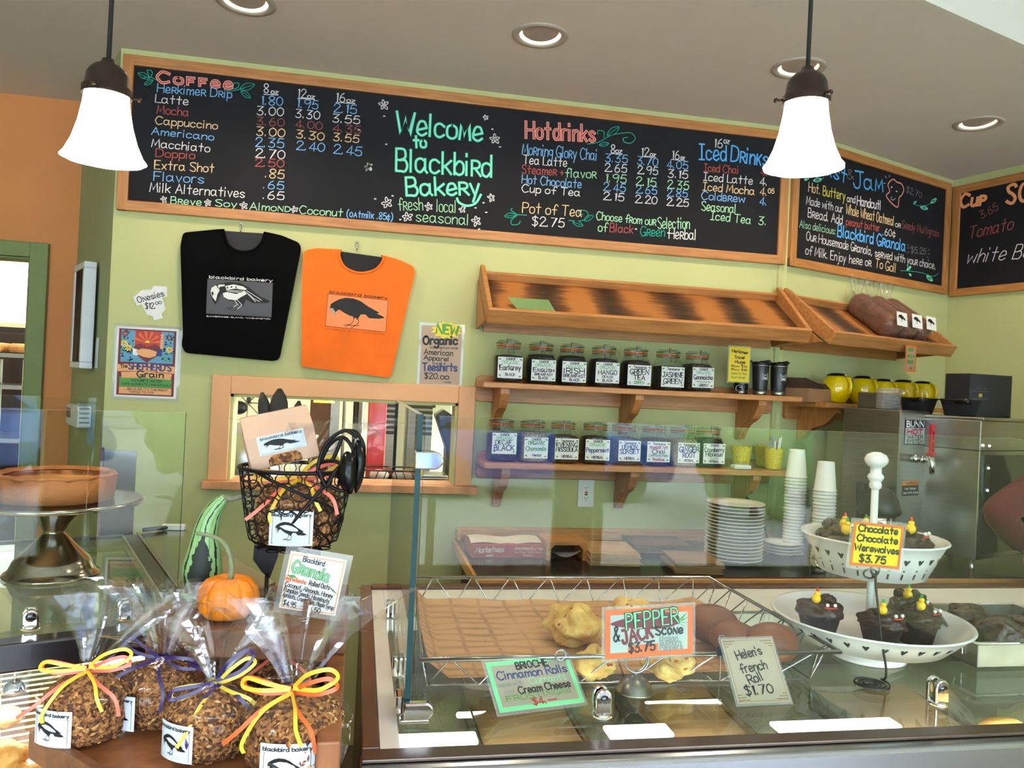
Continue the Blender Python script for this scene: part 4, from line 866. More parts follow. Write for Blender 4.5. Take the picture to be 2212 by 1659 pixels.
# lower shelf: yellow lace cups, straws, packet
YEL = mat('yellow_lace_metal', '#e8cf3e', .45, kind='voronoi', vscale=380, color2='#c9af2c', bump=.5, bscale=300)
def lace_cup(label, px, y, s=1):
    p = onY(px, 1000, y); t = thing('lace_cup', label, 'cup', (p.x, p.y, 1.2745), 0, 'yellow lace cups')
    n = 40; vs = []; fs = []; R = [(.0, .002), (.034, .002), (.036, .01), (.047, .09)]
    b = MB().lathe(R, n); 
    for k in range(n): a = 2*pi*k/n; a2 = 2*pi*(k+1)/n; zt = lambda q: .094+.009*abs(sin(q*5)); vs = [(.047*cos(a), .047*sin(a), .0895), (.047*cos(a2), .047*sin(a2), .0895), (.0485*cos(a2), .0485*sin(a2), zt(a2)), (.0485*cos(a), .0485*sin(a), zt(a))]; b.add(vs, [(0, 1, 2, 3)], 0, True)
    obj('cup_wall', b, YEL, t); t.scale = (s, s, s)
    return p
lace_cup('yellow lace metal cup without straws at the end of the tea shelf', 1600, 3.36); lace_cup('yellow lace metal cup behind the straw cup', 1650, 3.44); pc = lace_cup('yellow lace metal cup full of straws, rightmost on the tea shelf', 1671, 3.32)
STRAW = mat('white_straw', '#e9e6e2', .35); STRAW2 = glass('clear_straw', (.9, .92, .92), 1.5, .05, haze=.2)
for i in range(14):
    a = 2*pi*i/14*2.4; r = .006+.026*((i*37) % 10)/10; t = thing('straw', 'white drinking straw standing in the yellow lace cup', 'straw', (pc.x+r*.5*cos(a), pc.y+r*.5*sin(a), 1.279), 0, 'straws in the yellow lace cup')
    obj('straw_tube', MB().tube([(0, 0, 0), (r*cos(a)*.75, r*sin(a)*.75, .135+.012*sin(i*3))], .0032, 8), STRAW if i % 3 else STRAW2, t)
p = onY(1600, 1010, 3.29); t = thing('packet_tray', 'small clear lidded tray of white packets in front of the yellow cup', 'tray', (p.x, p.y, 1.2745))
obj('packets', MB().box((-.04, -.025, .002), (.04, .025, .02)), PAPER, t, bevel=.004); obj('clear_lid', MB().add([(-.05, -.035, .001), (.05, -.035, .001), (.05, .035, .001), (-.05, .035, .001), (-.04, -.028, .034), (.04, -.028, .034), (.04, .028, .034), (-.04, .028, .034)], [(0, 1, 5, 4), (1, 2, 6, 5), (2, 3, 7, 6), (3, 0, 4, 7), (4, 5, 6, 7)]), glass('clear_plastic', (.97, .97, .97), 1.5, .03, bump=.2, bscale=60), t, fix=False)
# ------------------------------------------------------------------ angled shelf: sleeves, yellow pots
KRAFT = mat('kraft_cardboard', '#9b714b', .8, var=.08); KDARK = mat('dark_sleeve_card', '#4a3020', .8, var=.15)
def tW(s, off, z): p = P_T + dT*s - nT*off; return Vector((p.x, p.y, z))
s, _ = tws(1748, 850, .14); t = thing('sleeve_box', 'open cardboard box of brown cup sleeves on the angled shelf', 'box', tW(s, .13, 1.5925), A_T+radians(8))
b = MB(); b.box((-.10, -.06, 0), (.10, .06, .004)); b.box((-.10, -.064, 0), (.10, -.06, .062)); b.box((-.10, .06, 0), (.10, .064, .062)); b.box((-.104, -.064, 0), (-.10, .064, .062)); b.box((.10, -.064, 0), (.104, .064, .062))
b.add([(.10, -.062, .062), (.10, .03, .062), (.055, .05, .098), (.05, -.062, .088)], [(0, 1, 2, 3)]); obj('carton', b, KRAFT, t)
for i in range(11):
    x = -.09+i*.0155; q = thing('cup_sleeve', 'dark brown paper cup sleeve filed in the cardboard box', 'cup sleeve', tW(s, .13, 1.5975), A_T+radians(8), 'cup sleeves in the box')
    obj('sleeve_card', MB().add([(x, -.055, 0), (x, .055, 0), (x-.022, .055, .105-.003*i), (x-.022, -.055, .105-.003*i), (x+.003, -.055, 0), (x+.003, .055, 0), (x-.019, .055, .105-.003*i), (x-.019, -.055, .105-.003*i)], [(0, 1, 2, 3), (7, 6, 5, 4), (0, 3, 7, 4), (1, 5, 6, 2), (3, 2, 6, 7)]), KDARK, q)
YPOT = mat('yellow_glazed_ceramic', '#f0cc00', .12, coat=.6, var=.03)
def pot(label, px, off, sc=1):
    s, z = tws(px, 840, off); t = thing('yellow_pot', label, 'pot', tW(s, off, 1.5925), A_T, 'yellow glazed pots')
    obj('pot_body', MB().lathe([(0, 0), (.035, 0), (.045, .004), (.062, .03), (.068, .062), (.065, .095), (.053, .122), (.045, .13), (.04, .13)], 36), YPOT, t)
    obj('pot_lid', MB().lathe([(.045, .128), (.043, .136), (.03, .143), (.008, .145), (0, .145)], 28), BLACK, t)
    b = MB().tube([(.058*cos(a)-.0, -.066-.016*sin(pi*i/12)*0, .0) for i, a in enumerate([0, 1])], .001, 4) if 0 else MB().tube([(0, -.052, .124), (0, -.070, .118), (0, -.080, .09), (0, -.078, .06), (0, -.066, .04)], [.008, .009, .009, .009, .007], 10); obj('pot_handle', b, YPOT, t)
    obj('catch', MB().box((-.008, -.052, .126), (.008, -.04, .142)), CHROME, t, bevel=.002); t.scale = (sc,)*3
pot('yellow glazed pot partly behind the cardboard sleeve box', 1806, .16); pot('large yellow glazed pot standing in front on the angled shelf', 1863, .10); pot('yellow glazed pot just right of the large front pot', 1908, .18, .92); pot('yellow glazed pot behind the stack of clear lids', 1951, .165, .95); pot('yellow glazed pot at the right end of the angled shelf', 1992, .165, .95)
# ------------------------------------------------------------------ back counter
CTOP = mat('black_laminate', '#191a1d', .25, var=.15, vscale=60)
CX, CY, CZ = .45, 2.79, .91
t = thing('back_counter', 'wooden back counter with black top under the tea shelves', 'counter', (CX, CY, 0))
pin = [(P_T.x-.003, P_T.y-.004), ((P_S-nT*.004).x, (P_S-nT*.004).y-.004)]
poly = [(0, 0), (3.35, 0), (3.35, .5), (pin[1][0]-CX, pin[1][1]-CY), (pin[0][0]-CX, pin[0][1]-CY), (0, 3.496-CY)]
obj('countertop', MB().prism([(x, y) for x, y in poly], CZ-.004, CZ), CTOP, t, bevel=.002)
obj('wood_edge', MB().prism([(x-(0.012 if x == 0 else 0), y-(.012 if y == 0 else 0)) for x, y in poly[:3]+poly[3:]], CZ-.052, CZ-.0045), FIRL, t, bevel=.004)
obj('cabinet', MB().box((.02, .05, 0), (3.3, .6, CZ-.0525)), mat('dark_cabinet', '#3a2a1e', .6), t)
zb = onY(1100, 1140, 3.48).z
obj('backsplash', MB().box((.015, 3.478-CY, CZ), (P_T.x-CX-.002, 3.4985-CY, zb)), FIRL, t, bevel=.003)
obj('end_post', MB().box((.0, 3.43-CY, CZ), (.018, 3.4985-CY, zb-.004)), FIRL, t, bevel=.003)
def ctr(px, py): p = onZ(px, py, CZ); return p
RED = mat('red_carton', '#a3312f', .5)
p = ctr(1098, 1206); t = thing('wax_paper_box', 'red carton of wax paper sheets at the left end of the back counter', 'box', (p.x, p.y, CZ), radians(1))
obj('carton', MB().add([(-.15, 0, 0), (.15, 0, 0), (.15, .20, 0), (-.15, .20, 0), (-.15, .0, .055), (.15, 0, .055), (.15, .2, .055), (-.15, .2, .055)], [(0, 3, 2, 1), (0, 1, 5, 4), (1, 2, 6, 5), (2, 3, 7, 6), (3, 0, 4, 7), (4, 5, 6, 7)]), RED, t, bevel=.003)
b = MB(); f_ = lambda off: (lambda u, v: (u, -.0008-off, v)); write(b, 'MarketWax', f_, -.135, .022, -.02, .026, .022, .004, 0, slant=.25); write(b, 'Interfolded Dry Wax', f_, .025, .035, .14, .035, .010, .0022, 0); write(b, 'Deli Paper Single Sheets', f_, .025, .022, .14, .022, .006, .001, 0); write(b, '500 sheets', f_, .06, .010, .10, .010, .005, .001, 0); b.poly([(-.09, .008), (-.062, .010), (-.062, .015), (-.09, .013)], f_(.0005)); obj('carton_print', b, flat('pale_print', '#e6c9c4'), t, fix=False)
obj('wax_sheets', MB().grid(lambda u, v: (-.15+.29*u, .02+.16*v, .0565+.010*sin(pi*v)+.004*sin(u*9)), 14, 6), mat('wax_sheet', '#d9cdbb', .5), t)
p = ctr(1222, 1210); t = thing('tissue_dispenser', 'wooden dispenser with an arched opening beside the red carton', 'dispenser', (p.x, p.y, CZ), 0)
arch = [(-.085, 0), (-.085, .078), (.085, .078), (.085, 0), (.066, 0), (.066, .045), (.05, .062), (-.05, .062), (-.066, .045), (-.066, 0)]
obj('wooden_front', MB().prism(arch, 0, .014, 0, RX(pi/2)), WOOD, t, bevel=.002); obj('box_sides', MB().box((-.085, 0, .064), (.085, .15, .078)).box((-.085, 0, 0), (-.071, .15, .064)).box((.071, 0, 0), (.085, .15, .064)), WOOD, t)
obj('back_panel', MB().box((-.071, .13, 0), (.071, .15, .064)), BLACK, t); obj('tissue', MB().grid(lambda u, v: (-.066+.132*u, .002+.10*v, .008+.03*abs(2*u-1)**2*(1-v)+.004), 12, 4), PAPER, t)
def sheets(name, label, px, py, rz, w, d, h, n, m_):
    p = ctr(px, py); t = thing(name, label, 'stack of paper', (p.x, p.y, CZ), rz)
    for i in range(n):
        z0 = .0005+h*i/n; jx, jy = random.uniform(-.006, .006), random.uniform(-.006, .006)
        obj('paper_layer', MB().box((-w/2+jx, jy, z0), (w/2+jx, d+jy, z0+h/n*.82)), m_, t, bevel=.001)
    return t
sheets('kraft_bag_stack', 'stack of flat brown paper bags beside the wooden dispenser', 1328, 1224, radians(-6), .20, .26, .05, 9, mat('kraft_bag', '#b08a5f', .8, var=.1))
sheets('cardboard_stack', 'low dark brown cardboard stack behind the front cardboard sheets', 1432, 1196, radians(-4), .26, .20, .04, 5, mat('brown_card_dark', '#6d5139', .8))
sheets('cardboard_stack', 'stack of brown cardboard sheets left of the dinner plates', 1510, 1240, radians(-8), .19, .22, .045, 6, mat('brown_card', '#8d6b4a', .8))
# outlets
def outlet(label, px, py, w=.078, h=.128, gf=True):
    p = onY(px, py, 3.5); t = thing('wall_outlet', label, 'outlet', (p.x, 3.4992, p.z), 0)
    obj('cover_plate', MB().box((-w/2, -.006, -h/2), (w/2, 0, h/2)), flat('outlet_ivory', '#eceae2', .4), t, bevel=.003)
    b = MB(); b.box((-.018, -.009, -.036), (.018, -.006, .036), 0)
    for zc in (-.024, .024):
        for sx in (-.006, .006): b.box((sx-.0012, -.0096, zc-.002), (sx+.0012, -.0088, zc+.006), 1)
        b.box((-.002, -.0096, zc-.010), (.002, -.0088, zc-.006), 1)
    if gf: b.box((-.007, -.0105, .001), (.007, -.009, .008), 2); b.box((-.007, -.0105, -.009), (.007, -.009, -.002), 1)
    obj('receptacle', b, [MATS['outlet_ivory'], BLACK, RED], t); return t
outlet('white wall outlet with red and black buttons above the paper stacks', 1265, 1065); outlet('white wall outlet with a black plug behind the plates', 1592, 1066, gf=False)
p = onY(1597, 1068, 3.47); e = ctr(1660, 1190); t = thing('power_cord', 'black plug and cord hanging from the outlet behind the plates', 'cord', (p.x, 3.488, p.z))
obj('plug', MB().tube([(0, .0, 0), (0, -.03, -.002), (.01, -.045, -.006), (.03, -.05, -.016)], [.012, .013, .010, .006], 10), BLACK, t)
obj('cable', MB().tube(spline([(.03, -.05, -.016), (.075, -.05, -.06), (.12, -.05, -.15), (.16, -.05, -.25), (.20, -.06, p.z*0-(p.z-CZ)+.006)], 6), .004, 8), BLACK, t)
# plates
PLATE = mat('ivory_china', '#ece6d8', .22, coat=.3, var=.02); PG = mat('plate_shadow_rim', '#c9c0ad', .4)
p = ctr(1583, 1212); N_PL = 17; pitch = .0142
pl = None
for i in range(N_PL):
    z = CZ+.001+pitch*i; k = N_PL-1-i
    lb = 'ivory dinner plate, %s from the top of the tall stack' % ('topmost' if k == 0 else ORD[k]) if k else 'ivory dinner plate on top of the tall stack'
    if pl is None:
        pl = thing('dinner_plate', lb, 'plate', (p.x, p.y, z), 0, 'dinner plates in the tall stack')
        obj('plate_dish', MB().lathe([(0, .003), (.060, .003), (.062, .0), (.066, .0), (.068, .004), (.085, .009), (.116, .0165), (.1195, .0185), (.120, .0205), (.117, .0215), (.086, .0125), (.07, .008), (0, .0065)], 48), PLATE, pl)
    else: dup(pl, (p.x+random.uniform(-.002, .002)+.0012*i*0, p.y+random.uniform(-.002, .002), z), label=lb)
p = ctr(1688, 1199); sp = None
for i in range(4):
    lb = 'small ivory saucer, %s from the bottom of the low stack' % ORD[i]; z = CZ+.001+.0135*i
    if sp is None:
        sp = thing('saucer', lb, 'plate', (p.x, p.y, z), 0, 'saucers in the low stack')
        obj('plate_dish', MB().lathe([(0, .003), (.040, .003), (.042, 0), (.046, 0), (.06, .009), (.080, .0155), (.083, .018), (.080, .0195), (.058, .0125), (.044, .007), (0, .006)], 40), PLATE, sp)
    else: dup(sp, (p.x, p.y, z), label=lb)
# paper cups, upside down and nested
CUPW = mat('white_paper_cup', '#f0eeea', .55, var=.02)
def cup_stack(px, py, n, words, r0=.030, r1=.045, H=.112, pit=.0125, zoff=0):
    p = ctr(px, py); proto = None
    for i in range(n):
        z = CZ+.001+pit*i; k = n-1-i; lb = 'white paper cup, %s from the top of the %s' % (ORD[k], words) if k < len(ORD) else 'white paper cup near the bottom of the %s' % words
        if proto is None:
            proto = thing('paper_cup', lb, 'cup', (p.x, p.y, z), 0, 'paper cups in the '+words)
            obj('cup_wall', MB().lathe([(r1-.0022, .0), (r1+.001, -.0), (r1+.0025, .0025), (r1+.001, .006), (r1-.001, .007), (r0+.001, H-.003), (r0, H), (r0-.002, H), (r0-.0022, H-.006), (0, H-.006)], 32), CUPW, proto)
        else: dup(proto, (p.x+random.uniform(-.0012, .0012), p.y, z), label=lb)
cup_stack(1712, 1196, 25, 'left stack of paper cups', .032, .046, .125, .0142)
cup_stack(1775, 1214, 22, 'right stack of paper cups', .033, .046, .125, .0145)
p = ctr(1815, 1216); t = thing('paper_cup', 'single upside-down paper cup right of the two cup stacks', 'cup', (p.x, p.y+.03, CZ+.1)); obj('cup_wall', MB().lathe([(.034, 0), (.036, .002), (.034, .006), (.026, .074), (.024, .074), (0, .07)], 28), CUPW, t)
for px, lb in ((1768, 'short steel pitcher in front of the right cup stack'), (1812, 'short steel pitcher under the single paper cup')):
    p = ctr(px, 1236); t = thing('steel_pitcher', lb, 'pitcher', (p.x, p.y, CZ+.0005) if px == 1768 else (ctr(1815, 1216).x, ctr(1815, 1216).y+.03, CZ+.0005)); obj('pitcher_body', MB().lathe([(0, 0), (.028, 0), (.030, .003), (.030, .06 if px == 1768 else .095), (.027, .06 if px == 1768 else .096), (.027, .01), (0, .01)], 28), CHROME, t)
# ------------------------------------------------------------------ machines on the right
def onT(px, py, off): return onP(px, py, P_T - nT*off, nT)
e0 = onZ(1931, 1232, CZ); M = RZ(A_T)
tz = onP(1932, 885, e0, nT).z-CZ
wB = ((onP(2000, 1100, e0, nT)-e0).dot(dT)); sd_ = .27
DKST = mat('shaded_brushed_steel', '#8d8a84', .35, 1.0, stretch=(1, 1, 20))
t = thing('hot_water_machine', 'tall narrow steel hot water dispenser with a red tap handle', 'water dispenser', (e0.x, e0.y, CZ), A_T)
obj('cabinet', MB().box((0, 0, .03), (wB, sd_, tz)), DKST, t, bevel=.006); obj('back_riser', MB().box((wB*.45, .14, tz), (wB-.005, sd_, tz+.07)), DKST, t, bevel=.004)
for x, y in ((.02, .02), (wB-.02, .02), (.02, sd_-.02), (wB-.02, sd_-.02)): obj('foot', MB().lathe([(0, 0), (.014, 0), (.012, .03), (0, .03)], 14, M=T(x, y, 0)), BLACK, t)
b = MB(); f_ = lambda off: (lambda u, v: (u, -.001-off, v))
def rectp(b, x0, z0, x1, z1, o, m_): b.poly([(x0, z0), (x1, z0), (x1, z1), (x0, z1)], f_(o), m_)
lx, lw_, lz1 = wB*.14, wB*.70, tz-.04; lz0 = lz1-.105
rectp(b, lx, lz0, lx+lw_, lz1, 0, 1); rectp(b, lx+.004, lz0+.004, lx+lw_-.004, lz1-.033, .0004, 2)
write(b, 'BUNN', f_, lx+.012, lz1-.028, lx+lw_-.012, lz1-.028, .022, .006, 3); write(b, 'HOT', f_, lx+.02, lz1-.060, lx+lw_-.02, lz1-.060, .021, .0055, 4); write(b, 'WATER', f_, lx+.02, lz1-.079, lx+lw_-.02, lz1-.079, .014, .003, 1); write(b, 'SYSTEM', f_, lx+.016, lz1-.098, lx+lw_-.016, lz1-.098, .014, .003, 1)
wz = tz-.36; rectp(b, lx, wz, lx+lw_*.8, wz+.062, 0, 1); rectp(b, lx, wz+.044, lx+lw_*.8, wz+.062, .0004, 5); write(b, 'WARNING', f_, lx+.025, wz+.049, lx+lw_*.75, wz+.049, .008, .002, 1); write(b, 'Hot Water', f_, lx+.02, wz+.026, lx+lw_*.66, wz+.026, .009, .0016, 3); write(b, 'Use With Care', f_, lx+.008, wz+.009, lx+lw_*.76, wz+.009, .009, .0016, 3)
obj('sticker', b, [STEEL, flat('sticker_black', '#17171a'), flat('sticker_silver', '#b9b9b9'), PAPER, flat('sticker_red', '#c22638'), flat('sticker_orange', '#dd7f33')], t, fix=False)
fz = onP(1965, 990, e0, nT).z-CZ; fx = wB*.42
b = MB().tube([(fx, 0, fz), (fx, -.03, fz)], .017, 14); b.tube([(fx, -.03, fz), (fx, -.08, fz)], .010, 12); b.tube([(fx, -.045, fz), (fx, -.055, fz)], .016, 12); b.tube([(fx, -.070, fz+.012), (fx, -.08, fz+.012), (fx, -.088, fz-.02), (fx, -.090, fz-.055)], [.015, .017, .013, .009], 12); obj('faucet', b, CHROME, t)
b = MB(); b.box((fx-.016, -.098, fz+.018), (fx+.016, -.070, fz+.032)); b.box((fx-.014, -.090, fz+.03), (fx-.007, -.078, fz+.13)); b.box((fx+.007, -.090, fz+.03), (fx+.014, -.078, fz+.13)); b.box((fx-.014, -.090, fz+.12), (fx+.014, -.078, fz+.15)); b.box((fx-.014, -.090, fz+.07), (fx+.014, -.078, fz+.085)); obj('tap_handle', b, mat('red_tap_plastic', '#b8202a', .35), t, bevel=.002)
# square steel brewer
e1 = onZ(2105, 1252, CZ); tz1 = onP(2106, 908, e1, nT).z-CZ
t = thing('steel_brewer', 'wide steel brewer with black control strip at the far right', 'coffee machine', (e1.x, e1.y, CZ), A_T); wS, dS_ = .52, .40
obj('body', MB().box((0, 0, .075), (wS, dS_, tz1)), STEEL, t, bevel=.004); obj('top_tray', MB().box((-.003, -.01, tz1), (wS, dS_, tz1+.012)), STEEL, t, bevel=.003)
obj('front_panel', MB().box((.02, -.008, .10), (wS-.02, 0, tz1-.14)), mat('smoked_glass', '#15140f', .1, coat=.5), t); b = MB()
obj('control_strip', MB().box((.022, -.012, .30), (.062, -.008, tz1-.17)), BLACK, t, bevel=.002)
for zz in (.36, .45, .54): obj('indicator_light', MB().ball((.042, -.013, zz), .005, 10, 6), flat('indicator_white', '#ffffff', emit='#e8f4ff', estr=5), t)
obj('seam', MB().box((-.001, .002, tz1-.125), (.0, dS_, tz1-.120)).box((0, -.001, tz1-.125), (wS, 0, tz1-.120)), BLACK, t)
for i, (x, y) in enumerate(((.03, .03), (wS-.03, .03), (.03, dS_-.03), (wS-.03, dS_-.03))): obj('foot', MB().lathe([(0, 0), (.012, 0), (.009, .075), (0, .075)], 12, M=T(x, y, 0)), STEEL, t)
MS = T(e1.x, e1.y, CZ) @ RZ(A_T)
q = MS @ Vector((.30, .22, tz1+.0125)); t = thing('coffee_box', 'dark box with a small yellow emblem on top of the steel brewer', 'box', q, A_T+radians(-14))
obj('carton', MB().box((-.10, -.10, 0), (.14, .03, .185)), mat('charcoal_carton', '#232327', .6), t, bevel=.003); b = MB(); fq = lambda off: (lambda u, v: (u, -.101-off, v)); b.poly([(-.05, .085), (-.03, .085), (-.03, .10), (-.05, .10)], fq(0), 0); b.stroke([(-.085, .075), (.0, .078)], .004, fq(0), 1); b.stroke([(-.07, .12), (-.04, .135), (-.01, .12), (-.07, .12)], .002, fq(0), 1); b.stroke([(-.09, .11), (.0, .11)], .003, fq(0), 1); obj('emblem', b, [flat('emblem_yellow', '#b09a2a'), flat('emblem_grey', '#55555c')], t, fix=False)
for (x, y), lb, r in (((.06, .12), 'black plastic filter basket in front of the dark box on the steel brewer', .075), ((-.02, .30), 'black plastic filter basket between the hot water dispenser and the dark box', .075)):
    q = MS @ Vector((x, y, tz1+.0125)) if y < .2 else MS @ Vector((.07, .31, tz1+.0125)); t = thing('filter_basket', lb, 'basket', q, A_T, 'filter baskets')
    obj('basket_wall', MB().lathe([(0, .004), (r*.72, .0), (r*.76, .004), (r, .062), (r*1.06, .064), (r*1.06, .07), (r*.94, .07), (r*.7, .012), (0, .012)], 32), BLACKM, t); obj('handle', MB().tube([(-r*.9, -.02, .06), (-r*1.3, -.06, .062), (-r*1.7, -.1, .06)], [.010, .010, .012], 8), BLACK, t)
LID = glass('clear_lid_plastic', (.96, .96, .94), 1.5, .03, boost=1.2, haze=.12)
e2 = T(e0.x, e0.y, CZ) @ RZ(A_T) @ Vector((wB*.3, .10, tz+.001)); lp = None
for i in range(9):
    lb = 'clear plastic cup lid, %s from the bottom of the stack on the hot water dispenser' % ORD[i]
    if lp is None:
        lp = thing('plastic_cover', lb, 'lid', e2, 0, 'clear cup lids'); obj('lid_shell', MB().lathe([(.048, 0), (.050, .002), (.050, .008), (.046, .010), (.044, .012), (0, .012)], 28), LID, lp, fix=False)
    else: dup(lp, e2+Vector((.002*(i > 4), 0, .0098*i)), label=lb)
# grinder in front of the dispenser
q = onY(1896, 1180, 2.885); t = thing('coffee_grinder', 'black coffee brewer with chrome neck left of the hot water dispenser', 'coffee grinder', (q.x, q.y, CZ+.0005), A_T)
obj('base', MB().box((-.07, -.06, 0), (.06, .09, .14)), BLACK, t, bevel=.006); obj('chrome_neck', MB().lathe([(.048, .14), (.05, .145), (.05, .225), (.047, .23), (0, .23)], 28), CHROME, t); obj('hopper', MB().lathe([(.05, .23), (.075, .235), (.085, .25), (.07, .30), (.05, .335), (.03, .345), (0, .346)], 30), BLACK, t); obj('arm', MB().box((-.03, .05, .14), (.03, .09, .36)), BLACK, t, bevel=.005)
q = onY(1908, 1200, 2.80); sign('tent_card', 'small cream and blue card leaning near the hot water dispenser', 'card', (q.x, q.y, CZ+.001), A_T, .075, .085, [], extra=lambda b, w, h, fn: b.poly([(-w*.4, h*.12), (w*.4, h*.12), (w*.4, h*.5), (-w*.4, h*.6)], fn(.0004), INI['s']), lam=0)
# ------------------------------------------------------------------ front display case with glass top
WALN = mat('brown_case_wood', '#5e3620', .4, kind='wood', vscale=5, stretch=(14, 1.2, 14), color2='#452515')
GLTOP = glass('case_top_glass', (.88, .94, .90), 1.45, boost=1.0)
GEDGE = mat('green_glass_edge', '#0a3b3e', .4, spec=.25, var=.15, vscale=20)
CASEIN = mat('case_interior', '#b9b59f', .5, 0, var=.05); LEDGE = mat('white_laminate', '#eae7df', .35, var=.03)
TUBE = mat('fluorescent_tube', '#ffffff', .4, emit='#fff6e0', estr=2.2, var=.01)
X0, Y0, ZT = .03, 1.25, 1.0; LX, DY = 3.3, 1.08
t = thing('display_case', 'glass topped display case with steel front rail in front of the counter', 'display case', (X0, Y0, 0)); DC = t
obj('front_panel', MB().box((.035, .006, .0), (LX, .016, .93)), LEDGE, t)
obj('front_rail', MB().add([(x, *q) for x in (-.002, LX) for q in ((.0, .93), (-.014, .935), (-.014, .982), (-.008, .990), (.004, .992), (.048, .992), (.048, .93))], [(0, 6, 5, 4, 3, 2, 1), (7, 8, 9, 10, 11, 12, 13)]+[(i, (i+1) % 7, 7+(i+1) % 7, 7+i) for i in range(7)]), STEELH, t, bevel=.003)
obj('rail_reflection', MB().box((.0, .010, .9925), (LX, .048, .9992)), mat('brown_reflection_on_steel', '#54463c', .3, .6), t, bevel=.002)  # brown reflection on the rail's upper face, put in as a coloured strip
obj('end_board', MB().box((0, .0485, .0), (.030, DY, 1.002)), WALN, t, bevel=.003)
obj('end_liner', MB().box((.0305, .0485, .62), (.062, DY-.04, .9985)), LEDGE, t)
obj('corner_post', MB().box((-.001, .0, .0), (.032, .048, .93)), WALN, t, bevel=.003)
obj('glass_top', MB().box((.0625, .0485, .990), (LX, .80, .9985)), GLTOP, t, fix=False)
obj('rear_shelf', MB().box((.0625, .80, .955), (LX, DY-.045, .9985)), LEDGE, t)
obj('rear_edge', MB().box((.0305, DY-.045, .90), (LX, DY, 1.006)), WALN, t, bevel=.003)
obj('case_floor', MB().box((.0625, .017, .60), (LX, .98, .62)), CASEIN, t)
obj('inner_shelf', MB().box((.0625, .10, .845), (LX, .78, .85)), mat('inner_glass_shelf', '#8f917f', .25, var=.08, vscale=5), t)
obj('case_back', MB().box((.0625, .98, .0), (LX, .99, .955)), mat('grey_case_back', '#77786c', .4), t)
def cz(px, py, z): return onZ(px, py, z)-Vector((X0, Y0, 0))
for a, c in (((826, 1592), (1032, 1590)), ((1308, 1575), (1448, 1572)), ((1668, 1563), (1938, 1558))):
    p, q = cz(*a, .935), cz(*c, .935); obj('light_tube', MB().box((p.x, p.y-.030, .925), (q.x, q.y+.026, .935)), TUBE, t, bevel=.006)
for a, c in (((985, 1537), (1100, 1537)), ((1392, 1514), (1560, 1512))):
    p, q = cz(*a, .90), cz(*c, .90); obj('light_tube', MB().box((p.x, p.y-.012, .888), (q.x, q.y+.012, .90)), TUBE, t, bevel=.005)
KLINE = mat('kraft_liner_paper', '#a3815c', .6, var=.1, vscale=8)
for (a, c), lb in ((((1150, 1575),), 0), (((1560, 1570),), 1)) if 0 else []: pass
for px, lb in ((1168, 'kraft lined tray inside the case under the cinnamon roll sign'), (1562, 'kraft lined tray inside the case under the roll sign'), (2075, 'kraft lined tray inside the case at the far right')):
    p = onZ(px, 1592, .925); q = thing('lined_tray', lb, 'tray', (p.x, p.y, .8505), 0, 'kraft lined trays in the case')
    w = .11 if px < 2000 else .13; b = MB(); b.box((-w, -.055, 0), (w, .34, .004)); [b.box(*k) for k in (((-w, -.055, 0), (-w+.004, .34, .05)), ((w-.004, -.055, 0), (w, .34, .05)), ((-w, -.055, 0), (w, -.051, .05)), ((-w, .336, 0), (w, .34, .05)))]; obj('pan', b, STEEL, q); obj('liner', MB().grid(lambda u, v: (-w+.006+(2*w-.012)*u, -.048+.38*v, .045+.012*sin(u*5)*sin(v*4)), 8, 8), KLINE, q)
BUN = mat('pale_bun_crust', '#d9a860', .6, vscale=16, color2='#a9703a', bump=.2)
p = onZ(2172, 1588, .93); q = thing('bun', 'pale round bun inside the case at the bottom right', 'bread', (p.x, p.y, .9)); obj('crust', MB().ball((0, 0, .025), (.058, .05, .04), 24, 14), BUN, q)
# sneeze glass of the front case
SG = glass('sneeze_glass', (.945, .98, .96), 1.28, boost=1.0)
def pane(name, label, loc, rz, L, H, group, left=True, th=.010):
    q = thing(name, label, 'glass panel', loc, rz, group)
    b = MB().add([(0, -th/2, 0), (L, -th/2, 0), (L, th/2, 0), (0, th/2, 0), (0, -th/2, H), (L, -th/2, H), (L, th/2, H), (0, th/2, H)], [(0, 1, 5, 4), (2, 3, 7, 6), (1, 2, 6, 5), (3, 0, 4, 7), (4, 5, 6, 7)], 0)
    b.m[-3] = 1; b.m[-2] = 1; b.m[-1] = 2
    obj('sheet', b, [SG, GEDGE, glass('pane_top_edge', (.75, .9, .85), 1.6, .05, boost=2, haze=.25)], q, fix=False); return q
pane('sneeze_guard', 'long front glass guard standing on the display case', (.117, 1.40, 1.006), 0, 3.2, .535, 'glass guards', th=.010)
pane('sneeze_guard', 'side glass guard running back along the left end of the display case', (.108, 1.398, 1.006), pi/2, .90, .537, 'glass guards', th=.010)
def clamp(label, loc, rz, upright=True, w=.030, h=.052):
    q = thing('glass_clamp', label, 'clamp', loc, rz, 'chrome glass clamps')
    P = [(-w/2, 0), (w/2, 0)]+[(w/2*cos(a), h-w/2+w/2*sin(a)) for a in [pi*i/14 for i in range(15)]]
    for s_, y0, y1 in ((-1, .0056, .016), (1, -.016, -.0056)): obj('clamp_plate', MB().prism(P, -y1, -y0, 0, RX(pi/2)), CHROME, q, bevel=.003)
    obj('clamp_foot', MB().lathe([(0, 0), (w*.62, 0), (w*.64, .003), (w*.60, .008), (w*.3, .010), (0, .010)], 24, M=T(0, -.004, -.0005)), CHROME, q)
    b = MB().lathe([(0, 0), (.008, 0), (.008, .0022), (0, .0022)], 18, M=T(0, -.0158, h*.66) @ RX(pi/2)); b.box((-.006, -.0188, h*.66-.0008), (.006, -.0178, h*.66+.0008)); obj('screw', b, mat('dark_chrome', '#55565a', .2, 1.0), q)
    return q
